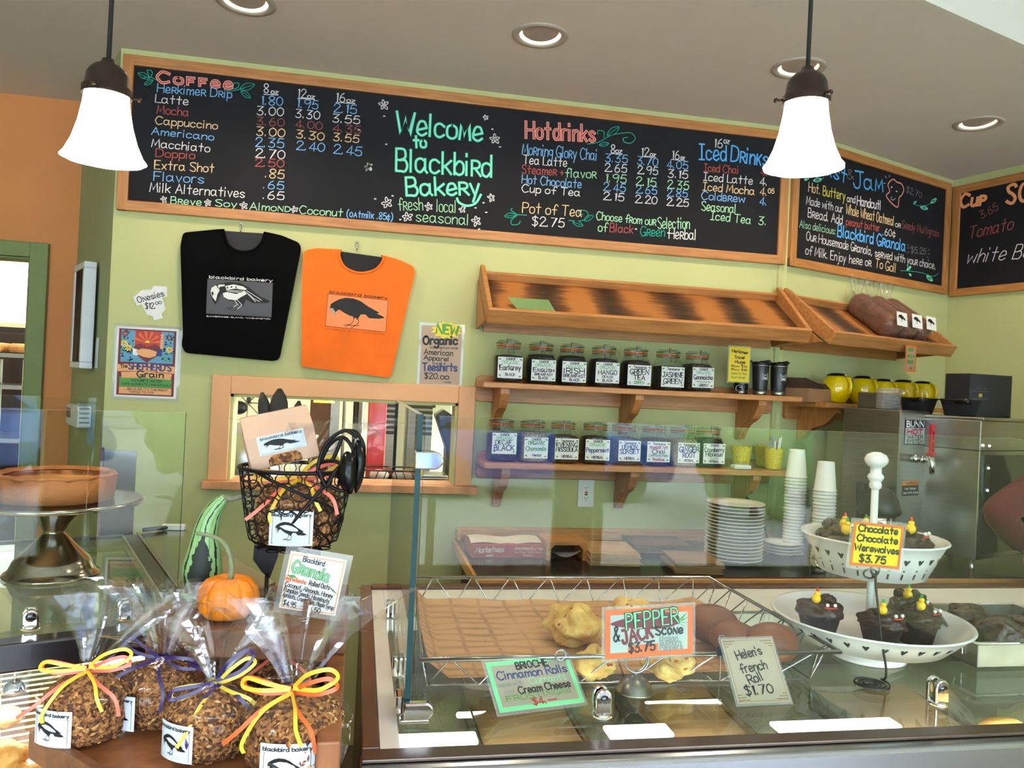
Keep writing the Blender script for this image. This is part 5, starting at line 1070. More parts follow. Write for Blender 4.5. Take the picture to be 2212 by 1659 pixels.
for (px, py), lb in (((1297, 1572), 'chrome glass clamp on the case top below the roll tray sign holder'), ((2022, 1552), 'chrome glass clamp on the case top at the right')):
    p = onY(px, py, 1.40); clamp(lb, (p.x, 1.40, ZT-.0015), radians(0))
p = onY(892, 1525, 1.40); q = thing('glass_clamp', 'large chrome corner clamp at the foot of the two glass guards', 'clamp', (.108, 1.40, ZT), 0, 'chrome glass clamps')
D_ = lambda w, h: [(0, 0), (w-h/2, 0)]+[(w-h/2+h/2*sin(a), h/2-h/2*cos(a)) for a in [pi*i/14 for i in range(1, 14)]]+[(w-h/2, h), (0, h)]
obj('clamp_plate', MB().prism(D_(.052, .032), .0056, .020, 0, T(-.006, 0, .006) @ RX(pi/2)), CHROME, q, bevel=.003); obj('clamp_side', MB().prism(D_(.05, .032), .0058, .018, 0, T(0, .012, .006) @ RZ(pi/2) @ RX(-pi/2) @ T(0, -.032, 0)), CHROME, q, bevel=.003); obj('clamp_foot', MB().box((-.012, -.014, -.0012), (.040, .012, .0055)), CHROME, q, bevel=.002)
p = onY(895, 1012, 1.40); q = thing('glass_clamp', 'chrome clamp joining the two glass guards near their top', 'clamp', (.108, 1.40, p.z), 0, 'chrome glass clamps')
obj('clamp_plate', MB().prism(D_(.050, .032), .0056, .017, 0, T(-.007, 0, 0) @ RX(pi/2)), CHROME, q, bevel=.003); obj('clamp_back', MB().prism(D_(.046, .032), -.017, -.0056, 0, T(-.007, 0, 0) @ RX(pi/2)), CHROME, q, bevel=.003)
for y, lb in ((1.62, 'chrome clamp at the foot of the side glass guard, nearer one'), (2.02, 'chrome clamp at the foot of the side glass guard, farther one')): clamp(lb, (.108, y, ZT-.0015), pi/2, w=.024, h=.045)
# ------------------------------------------------------------------ wire basket lined with kraft paper
t = thing('wire_basket', 'large chrome wire bread basket on the case top', 'basket', (.15, 1.51, ZT)); W_, D2, H_ = .88, .64, .068
R0 = [(-.01, .0), (W_, -.0), (W_+.0, D2), (.02, D2)]; R1 = [(.008, .04), (W_-.055, .02), (W_-.06, D2-.03), (.03, D2-.03)]
wire = mat('basket_chrome_wire', '#b5b5b8', .16, 1.0)
obj('rim', MB().tube([(x, y, H_) for x, y in R0], .0050, 8, closed=True), wire, t)
obj('bottom_wire', MB().tube([(x, y, .004) for x, y in R1], .0022, 6, closed=True), wire, t)
b = MB()
for e, n in ((0, 8), (1, 7), (2, 8), (3, 6)):
    a0, a1 = Vector((*R0[e], H_)), Vector((*R0[(e+1) % 4], H_)); c0, c1 = Vector((*R1[e], .004)), Vector((*R1[(e+1) % 4], .004)); pts = []
    for i in range(n):
        pts += [c0.lerp(c1, (i+.02)/n), a0.lerp(a1, (i+.47)/n), a0.lerp(a1, (i+.53)/n), c0.lerp(c1, (i+.98)/n)]
    b.tube(pts, .0019, 6)
obj('zigzag_wire', b, wire, t)
b = MB(); [b.tube([Vector((*R1[0], .004)).lerp(Vector((*R1[1], .004)), i/11), Vector((*R1[3], .004)).lerp(Vector((*R1[2], .004)), i/11)], .0015, 5) for i in range(1, 11)]; obj('floor_wire', b, wire, t)
KPAP = bpy.data.materials.new('kraft_basket_paper'); KPAP.use_nodes = True
def _kp():
    nt = KPAP.node_tree; N = nt.nodes; L = nt.links; bs = N['Principled BSDF']; bs.inputs['Roughness'].default_value = .75
    tc = N.new('ShaderNodeTexCoord'); n = N.new('ShaderNodeTexNoise'); n.inputs['Scale'].default_value = 9; n.inputs['Detail'].default_value = 4
    w = N.new('ShaderNodeTexWave'); w.bands_direction = 'Y'; w.inputs['Scale'].default_value = 7; w.inputs['Distortion'].default_value = 3; w.inputs['Detail'].default_value = 2
    w2 = N.new('ShaderNodeTexWave'); w2.bands_direction = 'X'; w2.inputs['Scale'].default_value = 4.2; w2.inputs['Distortion'].default_value = .8
    for x in (n, w, w2): L.new(tc.outputs['Object'], x.inputs['Vector'])
    m = N.new('ShaderNodeMath'); m.operation = 'MULTIPLY'; L.new(w.outputs['Fac'], m.inputs[0]); L.new(n.outputs[0], m.inputs[1])
    m2 = N.new('ShaderNodeMath'); m2.operation = 'POWER'; L.new(w2.outputs['Fac'], m2.inputs[0]); m2.inputs[1].default_value = 7
    m3 = N.new('ShaderNodeMath'); m3.operation = 'MULTIPLY'; L.new(m2.outputs[0], m3.inputs[0]); L.new(n.outputs[0], m3.inputs[1])
    m4 = N.new('ShaderNodeMath'); m4.operation = 'MAXIMUM'; L.new(m.outputs[0], m4.inputs[0]); L.new(m3.outputs[0], m4.inputs[1])
    cr = N.new('ShaderNodeValToRGB'); e = cr.color_ramp.elements; e[0].position = .25; e[0].color = srgb('#c08f5e'); e[1].position = .62; e[1].color = srgb('#9a6c45'); L.new(m4.outputs[0], cr.inputs[0]); L.new(cr.outputs[0], bs.inputs['Base Color'])
_kp()
def pap(u, v):
    x = .012+(W_-.085)*u; y = .045+(D2-.09)*v; z = .007
    e = max(0, u-.86)/.14; z += .045*e*e*(1-.6*v); r = max(0, v-.9)/.1; z += .018*r*r*(1-u); l = max(0, .05-u)/.05; z += .03*l; f = max(0, .06-v)/.06; z += .008*f
    return (x, y, z+.002*sin(u*25)*sin(v*17))
bp_ = onZ(1200, 1380, 1.0075)
kp = thing('basket_paper', 'brown kraft paper lining the wire basket', 'paper liner', (.15, 1.51, ZT)); obj('paper_sheet', MB().grid(pap, 40, 30), KPAP, kp, fix=False)
# baked goods
SCONE = mat('cheddar_scone', '#efd07c', .75, vscale=22, color2='#c08a3e', bump=1, bscale=48)
BITS = mat('pepper_bits', '#b5472a', .6); ROLL = mat('brown_roll_crust', '#80481f', .45, vscale=9, color2='#5c2e10', bump=.12, bscale=60)
def lump(seed, amt=.18, f=3):
    rs = random.Random(seed); ks = [(Vector((rs.uniform(-f, f), rs.uniform(-f, f), rs.uniform(-f, f))), rs.uniform(0, 6)) for _ in range(7)]
    return lambda p: 1+amt*sum(sin(k.dot(p)*1.6+o) for k, o in ks)/3.2
ZP = 1.0155
def scone(label, px, py, w, d, h, rz, seed):
    p = onZ(px, py, ZP+.02); q = thing('scone', label, 'scone', (p.x, p.y, ZP), rz, 'pepper jack scones'); fn = lump(seed, .24, 3.6)
    tri = lambda pt: fn(pt)*(1+.16*cos(3*atan2(pt.y, pt.x)))
    fz = lambda pt: tri(pt)
    obj('crumb', MB().ball((0, 0, h*.42), (w/2, d/2, h*.55), 40, 24, 0, None, fz), SCONE, q)
    b = MB(); rs = random.Random(seed+5)
    for i in range(4):
        a, el = rs.uniform(pi, 2*pi), rs.uniform(.1, 1.2); v = Vector((cos(a)*cos(el), sin(a)*cos(el), sin(el))); k = fz(v)
        b.ball((v.x*w/2*k, v.y*d/2*k, h*.42+v.z*h*.55*k), (.005, .003, .003), 8, 5)
    obj('pepper_piece', b, BITS, q); q['_'] = 0; del q['_']; return q
scone('largest pepper jack scone, at the middle of the basket paper', 1238, 1362, .125, .15, .075, radians(20), 3)
scone('pepper jack scone in front of the largest one, behind the wire', 1290, 1432, .085, .08, .05, radians(75), 8)
scone('pepper jack scone behind the foot of the pepper sign', 1448, 1440, .10, .075, .045, radians(10), 12)
scone('pepper jack scone at the back, mostly behind the pepper sign', 1362, 1318, .10, .09, .05, radians(40), 21)
def roll(label, px, py, w, d, h, rz, seed):
    p = onZ(px, py, ZP+.02); q = thing('french_roll', label, 'bread roll', (p.x, p.y, ZP+.005), rz, 'brown french rolls'); fn = lump(seed, .06, 2.2); obj('crust', MB().ball((0, 0, h*.46), (w/2, d/2, h*.52), 32, 20, 0, None, fn), ROLL, q)
roll('brown french roll at the back right of the basket', 1536, 1370, .115, .13, .085, .4, 2); roll('brown french roll in front of the back one, right of the pepper sign', 1588, 1398, .105, .115, .075, 1.2, 5); roll('brown french roll at the right end of the basket', 1664, 1412, .115, .115, .085, 2.2, 9)
# ------------------------------------------------------------------ signs standing on the case
def sign4(name, label, tl, tr, bl, Y, lines, **k):
    a, c, d = onY(*tl, Y), onY(*tr, Y), onY(*bl, Y); u = c-a; w = sqrt(u.x**2+u.z**2); v = a-d; h = sqrt(v.x**2+v.z**2); ro = -atan2(u.z, u.x); m = (d+(c-a)*.5)
    return sign(name, label, 'sign', (m.x, Y, m.z), 0, w, h, lines, roll=ro, **k)
YS = 1.49
def pepper(b, w, h, fn):
    pts = spline([(-.44, .70), (-.30, .80), (-.05, .90), (.24, .88), (.34, .78), (.30, .62), (.10, .56), (-.2, .60)], 5, True); b.poly([(x*w, y*h) for x, y in pts], fn(.0005), INI['m'])
    for q in ([(.31, .70), (.44, .88), (.38, .74)], [(.32, .70), (.46, .78), (.38, .70)], [(.32, .68), (.47, .66), (.38, .66)], [(.31, .68), (.43, .54), (.37, .62)]): b.poly([(x*w, y*h) for x, y in q], fn(.0007), INI['g'])
    b.poly([((x-.5)*w, y*h) for x, y in [(.26, .04), (.60, .05), (.60, .26), (.26, .26)]], fn(.0005), INI['o'])
sign4('price_sign', 'orange bordered pepper jack scone sign in the bell shaped holder', (1302, 1318), (1492, 1308), (1306, 1424), YS, [('PEPPER', .24, .58, .82, .66, .17, 'k', .034, dict(gap=2.6)), ('PEPPER', .24, .58, .82, .66, .17, 't', .015, dict(off=.0014, gap=2.6)), ('&', .10, .36, .16, .36, .15, 'k', .02), ('JACK', .20, .30, .54, .40, .14, 'm', .032), ('SCONe', .57, .44, .88, .44, .09, 'k', .02), ('$3.75', .27, .11, .56, .13, .10, 'k', .02), ('Italian', .62, .30, .82, .30, .06, 'a', .010), ('Bullhorn', .62, .21, .86, .21, .06, 'a', .010), ('Peppers', .62, .11, .88, .12, .06, 'a', .010)], paper=flat('pale_blue_card', '#b9c4c0'), border='o', bw=.06, lam=.006, extra=pepper)
p = onZ(1385, 1508, ZT); t = thing('sign_holder', 'bell shaped steel sign holder with a wire ring', 'sign holder', (p.x, YS+.012, ZT))
obj('bell', MB().lathe([(.0, .034), (.010, .033), (.022, .026), (.032, .014), (.036, .005), (.038, .002), (.039, 0), (0, 0)], 36), mat('dull_steel', '#8d8a86', .28, 1.0), t)
b = MB(); b.tube([(.024*cos(a), -.004, .062+.024*sin(a)) for a in [2*pi*i/36 for i in range(36)]], .0022, 8, closed=True); b.tube([(.0235*cos(a), .004, .062+.0235*sin(a)) for a in [2*pi*i/36 for i in range(36)]], .0022, 8, closed=True); b.tube([(0, 0, .03), (0, 0, .040)], .004, 8); obj('clip_ring', b, wire, t)
sign('price_sign', 'green bordered cinnamon roll sign hanging from the basket rim', 'sign', (.364, 1.428, 1.003), .262, .181, .101, [('BRIOCHE', .34, .80, .72, .82, .075, 'k', .016), ('Cinnamon Rolls', .09, .62, .92, .64, .09, 'b', .014), ('made with', .08, .48, .36, .49, .045, 'a', .007), ('CurrantS', .44, .47, .88, .49, .075, 'G', .013), ('and', .12, .34, .22, .34, .045, 'a', .007), ('Cream Cheese', .28, .31, .90, .34, .075, 'k', .015), ('FROSTING!!!!', .12, .19, .88, .22, .055, 'g', .009), ('$4.—', .40, .065, .68, .075, .075, 'r', .014)], paper=flat('grey_tan_card', '#a99a86'), border='t', bw=.05, lam=.006, lean=-.869, roll=.023)
p = onY(1210, 1416, 1.502); t = thing('sign_ring', 'small wire ring clip holding the cinnamon roll sign to the basket rim', 'clip', (p.x, 1.502, p.z)); obj('ring', MB().tube([(.010*cos(a), .0, .010*sin(a)) for a in [2*pi*i/24 for i in range(24)]], .0013, 6, closed=True).tube([(.010*cos(a)+.003, .005, .010*sin(a)) for a in [2*pi*i/24 for i in range(24)]], .0013, 6, closed=True), wire, t)
def corners(b, w, h, fn):
    for sx in (-1, 1):
        for zz in (.05, .95):
            for k in range(3): b.stroke([(sx*w*(.46-.0*k), h*zz+(.04*h*k if zz < .5 else -.04*h*k)), (sx*w*(.46-.07*(3-k)), h*zz+(.04*h*k if zz < .5 else -.04*h*k))], w*.012, fn(.0005), INI['n'])
    b.stroke([(-.46*w, .03*h), (.46*w, .03*h), (.46*w, .97*h), (-.46*w, .97*h)], w*.006, fn(.0004), INI['n'], True)
sign('price_sign', 'tan french roll sign tilted and clipped to the basket rim', 'sign', (.807, 1.417, 1.003), .055, .117, .128, [("Helen's", .22, .66, .72, .74, .15, 'k', .022), ('french', .22, .45, .74, .51, .15, 'k', .022), ('Roll', .32, .28, .60, .34, .15, 'k', .022), ('$1.70', .20, .12, .72, .14, .15, 'k', .022)], paper=flat('tan_price_card', '#b0a08a'), lam=.004, extra=corners, lean=-.66, roll=.006)
p = onY(1566, 1408, 1.488); t = thing('binder_clip', 'black binder clip gripping the tilted french roll sign', 'clip', (p.x, 1.4885, p.z)); t.rotation_euler = (-.66, 0, .055); obj('clip_body', MB().add([(-.014, -.008, -.004), (.014, -.008, -.004), (.014, -.0035, .010), (-.014, -.0035, .010), (-.014, .011, -.004), (.014, .011, -.004), (.014, .0065, .010), (-.014, .0065, .010)], [(0, 1, 2, 3), (5, 4, 7, 6), (3, 2, 6, 7)]), BLACK, t, fix=False)
obj('wire_arm', MB().tube([(-.006, .000, .009), (-.009, -.004, .022), (-.004, -.004, .032), (.004, -.004, .032), (.009, -.004, .022), (.006, 0, .009)], .0011, 6), wire, t)
# ------------------------------------------------------------------ two-tier stand with cupcakes
TX, TY = 1.215, 1.675; TW = mat('white_enamel', '#eceaec', .25, coat=.3, var=.02); HOLE = mat('dark_cut_out', '#2a2726', .9)
t = thing('tiered_stand', 'white two tier cake stand with heart cut-outs', 'cake stand', (TX, TY, ZT)); CREAMI = mat('cream_enamel', '#d9cbb8', .35)
def tier(z, r, hgt, rb, nm, hrt):
    obj(nm, MB().lathe([(0, z), (rb, z), (r-.012, z+hgt*.72), (r, z+hgt), (r+.006, z+hgt+.002), (r+.004, z+hgt+.006), (r-.004, z+hgt+.003), (r-.018, z+hgt*.72), (rb-.006, z+.007), (0, z+.007)], 72), TW, t)
    b = MB(); n = hrt
    for i in range(n):
        a = 2*pi*i/n
        def f(u, v, a=a):
            k = (v)/hgt; rr = (rb+(r-.012-rb)*k/.72 if k < .72 else r-.012+.012*(k-.72)/.28)+.0016; q = a+u/rr; return (rr*cos(q), rr*sin(q), z+v)
        s_ = .0075; zz = hgt*.60 if hgt < .06 else hgt*.62
        b.poly([(-s_, zz+s_*.75), (-s_*.55, zz+s_*1.05), (0, zz+s_*.55), (s_*.55, zz+s_*1.05), (s_, zz+s_*.75), (s_*.35, zz-s_*.5), (0, zz-s_*.9), (-s_*.35, zz-s_*.5)], f)
        if hgt > .06: b.poly([(-.0022, hgt*.40), (.0022, hgt*.40), (.0022, hgt*.36), (-.0022, hgt*.36)], f); b.poly([(-.002, hgt*.28), (.002, hgt*.28), (.002, hgt*.12), (-.002, hgt*.12)], f)
    obj('heart_cut_out', b, HOLE, t, fix=False)
tier(.040, .218, .052, .165, 'lower_tray', 34); tier(.200, .158, .082, .118, 'upper_tray', 26)
obj('foot', MB().lathe([(0, 0), (.085, 0), (.082, .006), (.05, .03), (.045, .04), (0, .04)], 40), TW, t)
obj('pole', MB().lathe([(0, .045), (.0085, .045), (.0085, .40), (0, .40)], 18), TW, t)
obj('finial', MB().lathe([(.0085, .395), (.014, .40), (.014, .41), (.012, .413), (.017, .42), (.019, .425), (.017, .43), (.013, .434), (.013, .448), (.02, .452), (.026, .460), (.027, .468), (.022, .478), (.010, .484), (0, .485)], 28), TW, t)
CHOC = mat('chocolate_cake', '#2a1712', .8, bump=.3, bscale=120); FROST = mat('chocolate_frosting', '#2f1a14', .42, bump=.7, bscale=55, coat=.2); CUPP = mat('dark_cupcake_paper', '#191316', .6)
CANDY = flat('yellow_candy', '#f2c21a', .3); GRN = flat('green_icing', '#2f9a4a', .4); REDI = flat('red_icing', '#cf3326', .4); SUG = flat('white_sugar_eye', '#f4f2ee', .4)
def cupcake(label, dx, dy, z, rz, seed, group='chocolate cupcakes', s_=1.0):
    q = thing('cupcake', label, 'cupcake', (TX+dx, TY+dy, z), rz, group)
    n = 48; b = MB(); vs = []; pr = [(0, 0), (.030, 0), (.041, .045)]
    b.lathe([(0, 0), (.030, 0), (.0425, .047)], n, wob=lambda a, j: 1+.03*(1 if int(a/(2*pi)*n) % 2 else -1)*(j > 0)); obj('paper_case', b, CUPP, q)
    fn = lump(seed, .13, 6); obj('frosting', MB().ball((0, 0, .050), (.045, .045, .024), 48, 26, 0, None, fn), FROST, q); rs = random.Random(seed)
    b = MB()
    for k in range(4): a = rs.uniform(0, 6.28); b.ball((.022*cos(a), .022*sin(a)+.006, .074), (.012, .009, .009), 14, 9, 0, None, lump(seed+k, .25, 4))
    obj('frosting_tuft', b, FROST, q)
    b = MB(); b.ball((-.014, -.016, .080), (.0095, .0095, .010), 14, 9); b.ball((-.012, -.016, .091), (.006, .006, .005), 12, 8); obj('yellow_candy', b, CANDY, q)
    obj('icing_tip', MB().ball((-.012, -.016, .098), (.003, .003, .005), 8, 6), GRN if seed % 2 else REDI, q)
    obj('red_mouth', MB().tube([(-.004, -.036, .066), (.008, -.039, .066), (.022, -.034, .066)], .0016, 6), REDI, q)
    for sx in (.002, .018): obj('sugar_eye', MB().ball((sx, -.036, .072), .0038, 10, 7), SUG, q)
    q.scale = (s_,)*3
zl, zu = ZT+.0478, ZT+.2078
cupcake('chocolate cupcake with a yellow candy, leftmost on the lower tier', -.125, .01, zl, -.2, 2, s_=1.12); cupcake('chocolate cupcake with a green tipped candy, front left of the pole on the lower tier', -.022, -.075, zl, .1, 5, s_=1.1)
cupcake('chocolate cupcake with two yellow candies, front right of the pole on the lower tier', .085, -.055, zl, .3, 7, s_=1.15); cupcake('chocolate cupcake at the right end of the lower tier, behind the front right one', .135, .03, zl, -.3, 9, s_=1.15)
cupcake('chocolate cupcake with a yellow candy, leftmost on the upper tier', -.078, -.015, zu, 0, 11, s_=1.22); cupcake('chocolate cupcake at the back of the upper tier, left of the pole', -.035, .075, zu, .4, 4, s_=1.2); cupcake('chocolate cupcake, rightmost on the upper tier', .082, -.005, zu, .5, 14, s_=1.25); cupcake('chocolate cupcake at the back of the upper tier, right of the pole', .045, .075, zu, -.4, 15, s_=1.15)
YW = 1.645
p0, p1 = onZ(1880, 1478, ZT), onY(1885, 1215, 1.54)
t = thing('sign_holder', 'black wire spiral sign holder in front of the tiered stand', 'sign holder', (p0.x, 1.50, ZT)); e = onY(1925, 1470, 1.50); tp = onY(1890, 1235, 1.50); lp_ = inv(t)
ee, tt_ = lp_ @ onZ(1925, 1488, ZT), lp_ @ onY(1888, 1238, 1.50); r_ = .040
sp_ = [((.012+(r_-.012)*i/54)*cos(i*.36+.0), (.012+(r_-.012)*i/54)*sin(i*.36), .0028) for i in range(-8, 55)]
st = sp_+[(r_*1.02, r_*.6*0+.012, .004), (.044, .008, .008)]
b = MB().tube(spline([(x, y, z) for x, y, z in sp_[::3]]+[(.040, .022, .003), (.043, .012, .008), (.036, .004, .04), (.020, .0, .09), (.013, 0, .14), (tt_.x+.006, 0, tt_.z-.03), (tt_.x+.004, 0, tt_.z)], 4), .0024, 8); b.tube([(tt_.x+.010*cos(a), -.003, tt_.z+.010+.013*sin(a)) for a in [2*pi*i/24 for i in range(24)]], .0022, 8, closed=True); b.tube([(tt_.x-.006+.016*cos(a), .004, tt_.z-.002+.010*sin(a)) for a in [2*pi*i/24 for i in range(24)]], .0022, 8, closed=True); obj('wire', b, BLACK, t)
sign4('price_sign', 'yellow sign with red border for the chocolate cupcakes', (1848, 1126), (1955, 1137), (1834, 1220), 1.494, [('Chocolate', .10, .79, .88, .79, .115, 'k', .028), ('Chocolate', .09, .57, .90, .57, .115, 'k', .028), ('Werewolves', .06, .35, .95, .34, .115, 'k', .026), ('$3.75', .18, .10, .70, .10, .125, 'k', .030)], paper=flat('bright_yellow_card', '#f5d51c'), border='o', bw=.05, lam=.007)
# pan at the right edge
t = thing('bread_pan', 'steel pan with a wire handle at the right end of the case', 'pan', (1.424, 1.573, ZT)); b = MB(); w, d, h = .40, .32, .058
b.box((0, 0, .002), (w, d, .005)); b.box((0, 0, .002), (w, .003, h)); b.box((0, d-.003, .002), (w, d, h)); b.box((0, 0, .002), (.003, d, h)); b.box((w-.003, 0, .002), (w, d, h)); obj('pan_body', b, mat('worn_aluminium', '#a9a6a0', .4, 1.0, var=.1), t, bevel=.001)
obj('rolled_rim', MB().tube([(0, 0, h), (w, 0, h), (w, d, h), (0, d, h)], .004, 8, closed=True), STEEL, t)
obj('handle', MB().tube(spline([(-.004, .06, .035), (-.012, .075, .07), (-.014, .14, .105), (-.012, .22, .11), (-.004, .27, .06)], 6), .004, 8), STEEL, t); obj('handle_plate', MB().box((-.006, .04, .02), (-.0005, .09, .045)), STEEL, t, bevel=.002)
t0 = MB(); q = thing('cupcake', 'dark chocolate cupcake in the steel pan at the right edge', 'cupcake', (1.53, 1.63, ZT+.0055), 0); obj('paper_case', MB().lathe([(0, 0), (.032, 0), (.045, .05)], 32), CUPP, q); obj('frosting', MB().ball((0, 0, .062), (.052, .052, .034), 40, 22, 0, None, lump(31, .25, 5)), FROST, q)
for k in range(2): q = thing('cupcake', ['dark chocolate cupcake behind the front one in the steel pan', 'dark chocolate cupcake at the right side of the steel pan'][k], 'cupcake', ((1.54, 1.74, ZT+.0055), (1.65, 1.65, ZT+.0055))[k], 0); obj('paper_case', MB().lathe([(0, 0), (.032, 0), (.045, .05)], 32), CUPP, q); obj('frosting', MB().ball((0, 0, .062), (.052, .052, .034), 40, 22, 0, None, lump(33+k, .25, 5)), FROST, q)
# ------------------------------------------------------------------ left case with the cake stand
A_L = radians(21.5); OL = Vector((-.268, 1.513, 0)); ML_ = T(*OL) @ RZ(A_L); MLi = ML_.inverted(); nL = ML_.to_3x3() @ Vector((0, 1, 0)); ZL = 1.15
t = thing('display_case', 'black railed glass topped case under the cake stand at left', 'display case', OL, A_L)
RAILB = mat('black_case_rail', '#0d0e14', .3, coat=.4)
obj('front_rail', MB().box((-1.3, -.022, 1.102), (.0, .02, 1.149)), RAILB, t, bevel=.004)
DKM = mat('dark_anodised_bar', '#38352f', .28, .8); 
obj('side_bar', MB().box((-.034, .0205, 1.11), (0, .84, 1.149)), DKM, t, bevel=.002)
obj('steel_edge', MB().box((.0002, .0, 1.118), (.004, .85, 1.153)), STEEL, t); obj('steel_edge', MB().box((-.039, .021, 1.13), (-.0345, .82, 1.1515)), STEEL, t)
obj('back_bar', MB().box((-1.3, .82, 1.11), (-.0345, .84, 1.152)), DKM, t, bevel=.002)
obj('glass_top', MB().box((-1.3, .0205, 1.139), (-.0395, .82, 1.148)), GLTOP, t, fix=False)
obj('front_glass', MB().add([(-1.3, -.012, 1.102), (-.004, -.012, 1.102), (-.004, -.10, .66), (-1.3, -.10, .66)], [(0, 1, 2, 3)]), CLEAR, t, fix=False)
obj('base_cabinet', MB().box((-1.3, -.13, 0), (-.002, .83, .655)), BLACK, t)
obj('case_floor', MB().box((-1.3, -.09, .655), (-.003, .83, .665)), mat('tan_case_floor', '#a98d66', .5, var=.12, vscale=6), t)
obj('case_back', MB().box((-1.3, .80, .665), (-.003, .815, 1.105)), mat('olive_case_back', '#8b8a6c', .4), t); obj('end_glass', MB().box((-.012, -.01, .665), (-.004, .80, 1.105)), CLEAR, t, fix=False)
RACKW = flat('cream_rack_wire', '#efe3c4', .35); b = MB(); ZR = .955
for i in range(19): b.tube([(-1.28, -.03+i*.030, ZR), (-.02, -.03+i*.030, ZR)], .0023, 6)
for x in (-.05, -.30, -.62, -1.0): b.tube([(x, -.035, ZR-.004), (x, .53, ZR-.004)], .004, 6)
obj('wire_rack', b, RACKW, t)
obj('lower_tray', MB().box((-1.28, -.03, ZR-.10), (-.02, .60, ZR-.09)), mat('brown_tray_paper', '#8d6d4a', .6, var=.2, vscale=12), t)
def Lp(px, py, yl): return MLi @ onP(px, py, ML_ @ Vector((0, yl, 0)), nL)
a, c = Lp(180, 1425, .30), Lp(335, 1400, .30); obj('light_panel', MB().box((a.x, .30, c.z-.022), (c.x, .315, c.z+.028)), flat('warm_light_diffuser', '#ffffff', emit='#fff0d0', estr=7), t)
area('left_case_light', ML_ @ Vector((-.6, .1, 1.09)), (0, 0, A_L), 1.0, .06, 10, (1, .88, .66))
area('front_case_light', (1.1, 1.335, .965), (radians(25), 0, 0), 2.1, .04, 16, (1, .93, .8))
def Lz(px, py, z): return MLi @ onZ(px, py, z)
TARTC = mat('golden_pastry', '#d9a24f', .6, vscale=20, color2='#a86a28', bump=.4)
for (px, py), lb, r in (((8, 1548), 'golden pastry on the wire rack at the left edge', .022), ((2, 1640), 'golden pastry at the bottom left corner of the wire rack', .03)):
    p = onZ(px, py, ZR+.02); q = thing('pastry', lb, 'pastry', (p.x, p.y, ZR+.003), 0); obj('crust', MB().ball((0, 0, r*.7), (r*1.3, r, r*.75), 24, 14, 0, None, lump(int(px)+3, .15, 4)), TARTC, q)
p = onZ(85, 1640, ZR+.01); q = thing('fruit_tart', 'small square fruit tart on the wire rack', 'tart', (p.x, p.y, ZR+.003), A_L+.4); obj('crust', MB().box((-.036, -.036, 0), (.036, .036, .016)), TARTC, q, bevel=.006); obj('filling', MB().grid(lambda u, v: (-.027+.054*u, -.027+.054*v, .0165+.004*sin(pi*u)*sin(pi*v)), 8, 8), mat('berry_filling', '#8b3a20', .3, vscale=30, color2='#c87a3c'), q)
p = onZ(30, 1492, ZR+.005); q = thing('sign_holder', 'small chrome bell sign holder standing on the wire rack', 'sign holder', (p.x, p.y, ZR+.0025)); obj('bell', MB().lathe([(0, .022), (.008, .022), (.016, .016), (.021, .006), (.022, 0), (0, 0)], 28), CHROME, q); obj('stem', MB().tube([(0, 0, .02), (.002, 0, .045)], .003, 8), CHROME, q)
# wedge shaped steel top between the two cases
t = thing('corner_counter', 'wedge shaped steel counter top between the two glass cases', 'counter', (0, 0, 0)); wp = [(-.255, 1.535), (-.168, 1.79), (-.478, 2.395), (-.600, 2.335)]
u_ = ML_ @ Vector((.006, .0, 0)); v_ = ML_ @ Vector((.006, .86, 0)); wp = [(u_.x, u_.y), (-.16, 1.778), (-.473, 2.392), (v_.x, v_.y)]
obj('steel_top', MB().prism(wp, 1.13, ZL), mat('olive_reflecting_steel', '#8f8c76', .18, .9, var=.05, vscale=3), t, bevel=.002)
obj('counter_body', MB().prism([(x*.99, y*.995+.01) for x, y in wp], 0, 1.1295), DKM, t)
obj('back_rod', MB().tube([(wp[3][0]+.012, wp[3][1]-.006, ZL+.008), (wp[2][0]-.004, wp[2][1]-.012, ZL+.008)], .006, 8), BLACK, t); m_ = Vector((*wp[3], 0)).lerp(Vector((*wp[2], 0)), .78); obj('tape', MB().box((m_.x-.03, m_.y-.028, ZL+.0005), (m_.x+.03, m_.y-.008, ZL+.016)), PAPER, t, bevel=.002)
# glass guards of the left case
pc1, pc2 = onZ(65, 1358, ZL), onZ(268, 1331, ZL); yf = ((MLi @ pc1).y+(MLi @ pc2).y)/2
pf = lambda px, py, y: MLi @ onP(px, py, ML_ @ Vector((0, y, 0)), nL)
xr = pf(392, 1100, yf).x; zt = pf(300, 889, yf).z
q0 = ML_ @ Vector((xr-1.05, yf, ZL+.003)); pane('sneeze_guard', 'front glass guard of the left case, in front of the cake stand', q0, A_L, 1.05, zt-ZL-.003, 'glass guards', th=.007)
yb = .76; xb = pf(199, 1050, yb).x; zb_ = pf(100, 856, yb).z
q0 = ML_ @ Vector((xb-1.0, yb, ZL+.003)); pane('sneeze_guard', 'rear glass guard of the left case, behind the cake stand', q0, A_L, 1.0, zb_-ZL-.003, 'glass guards', th=.007)
for p, lb in ((pc1, 'chrome clamp of the left case guard nearest the left edge'), (pc2, 'chrome clamp of the left case guard behind the granola bags')):
    l = MLi @ p; q = ML_ @ Vector((l.x, yf, ZL-.0005)); clamp(lb, q, A_L, w=.024, h=.034)
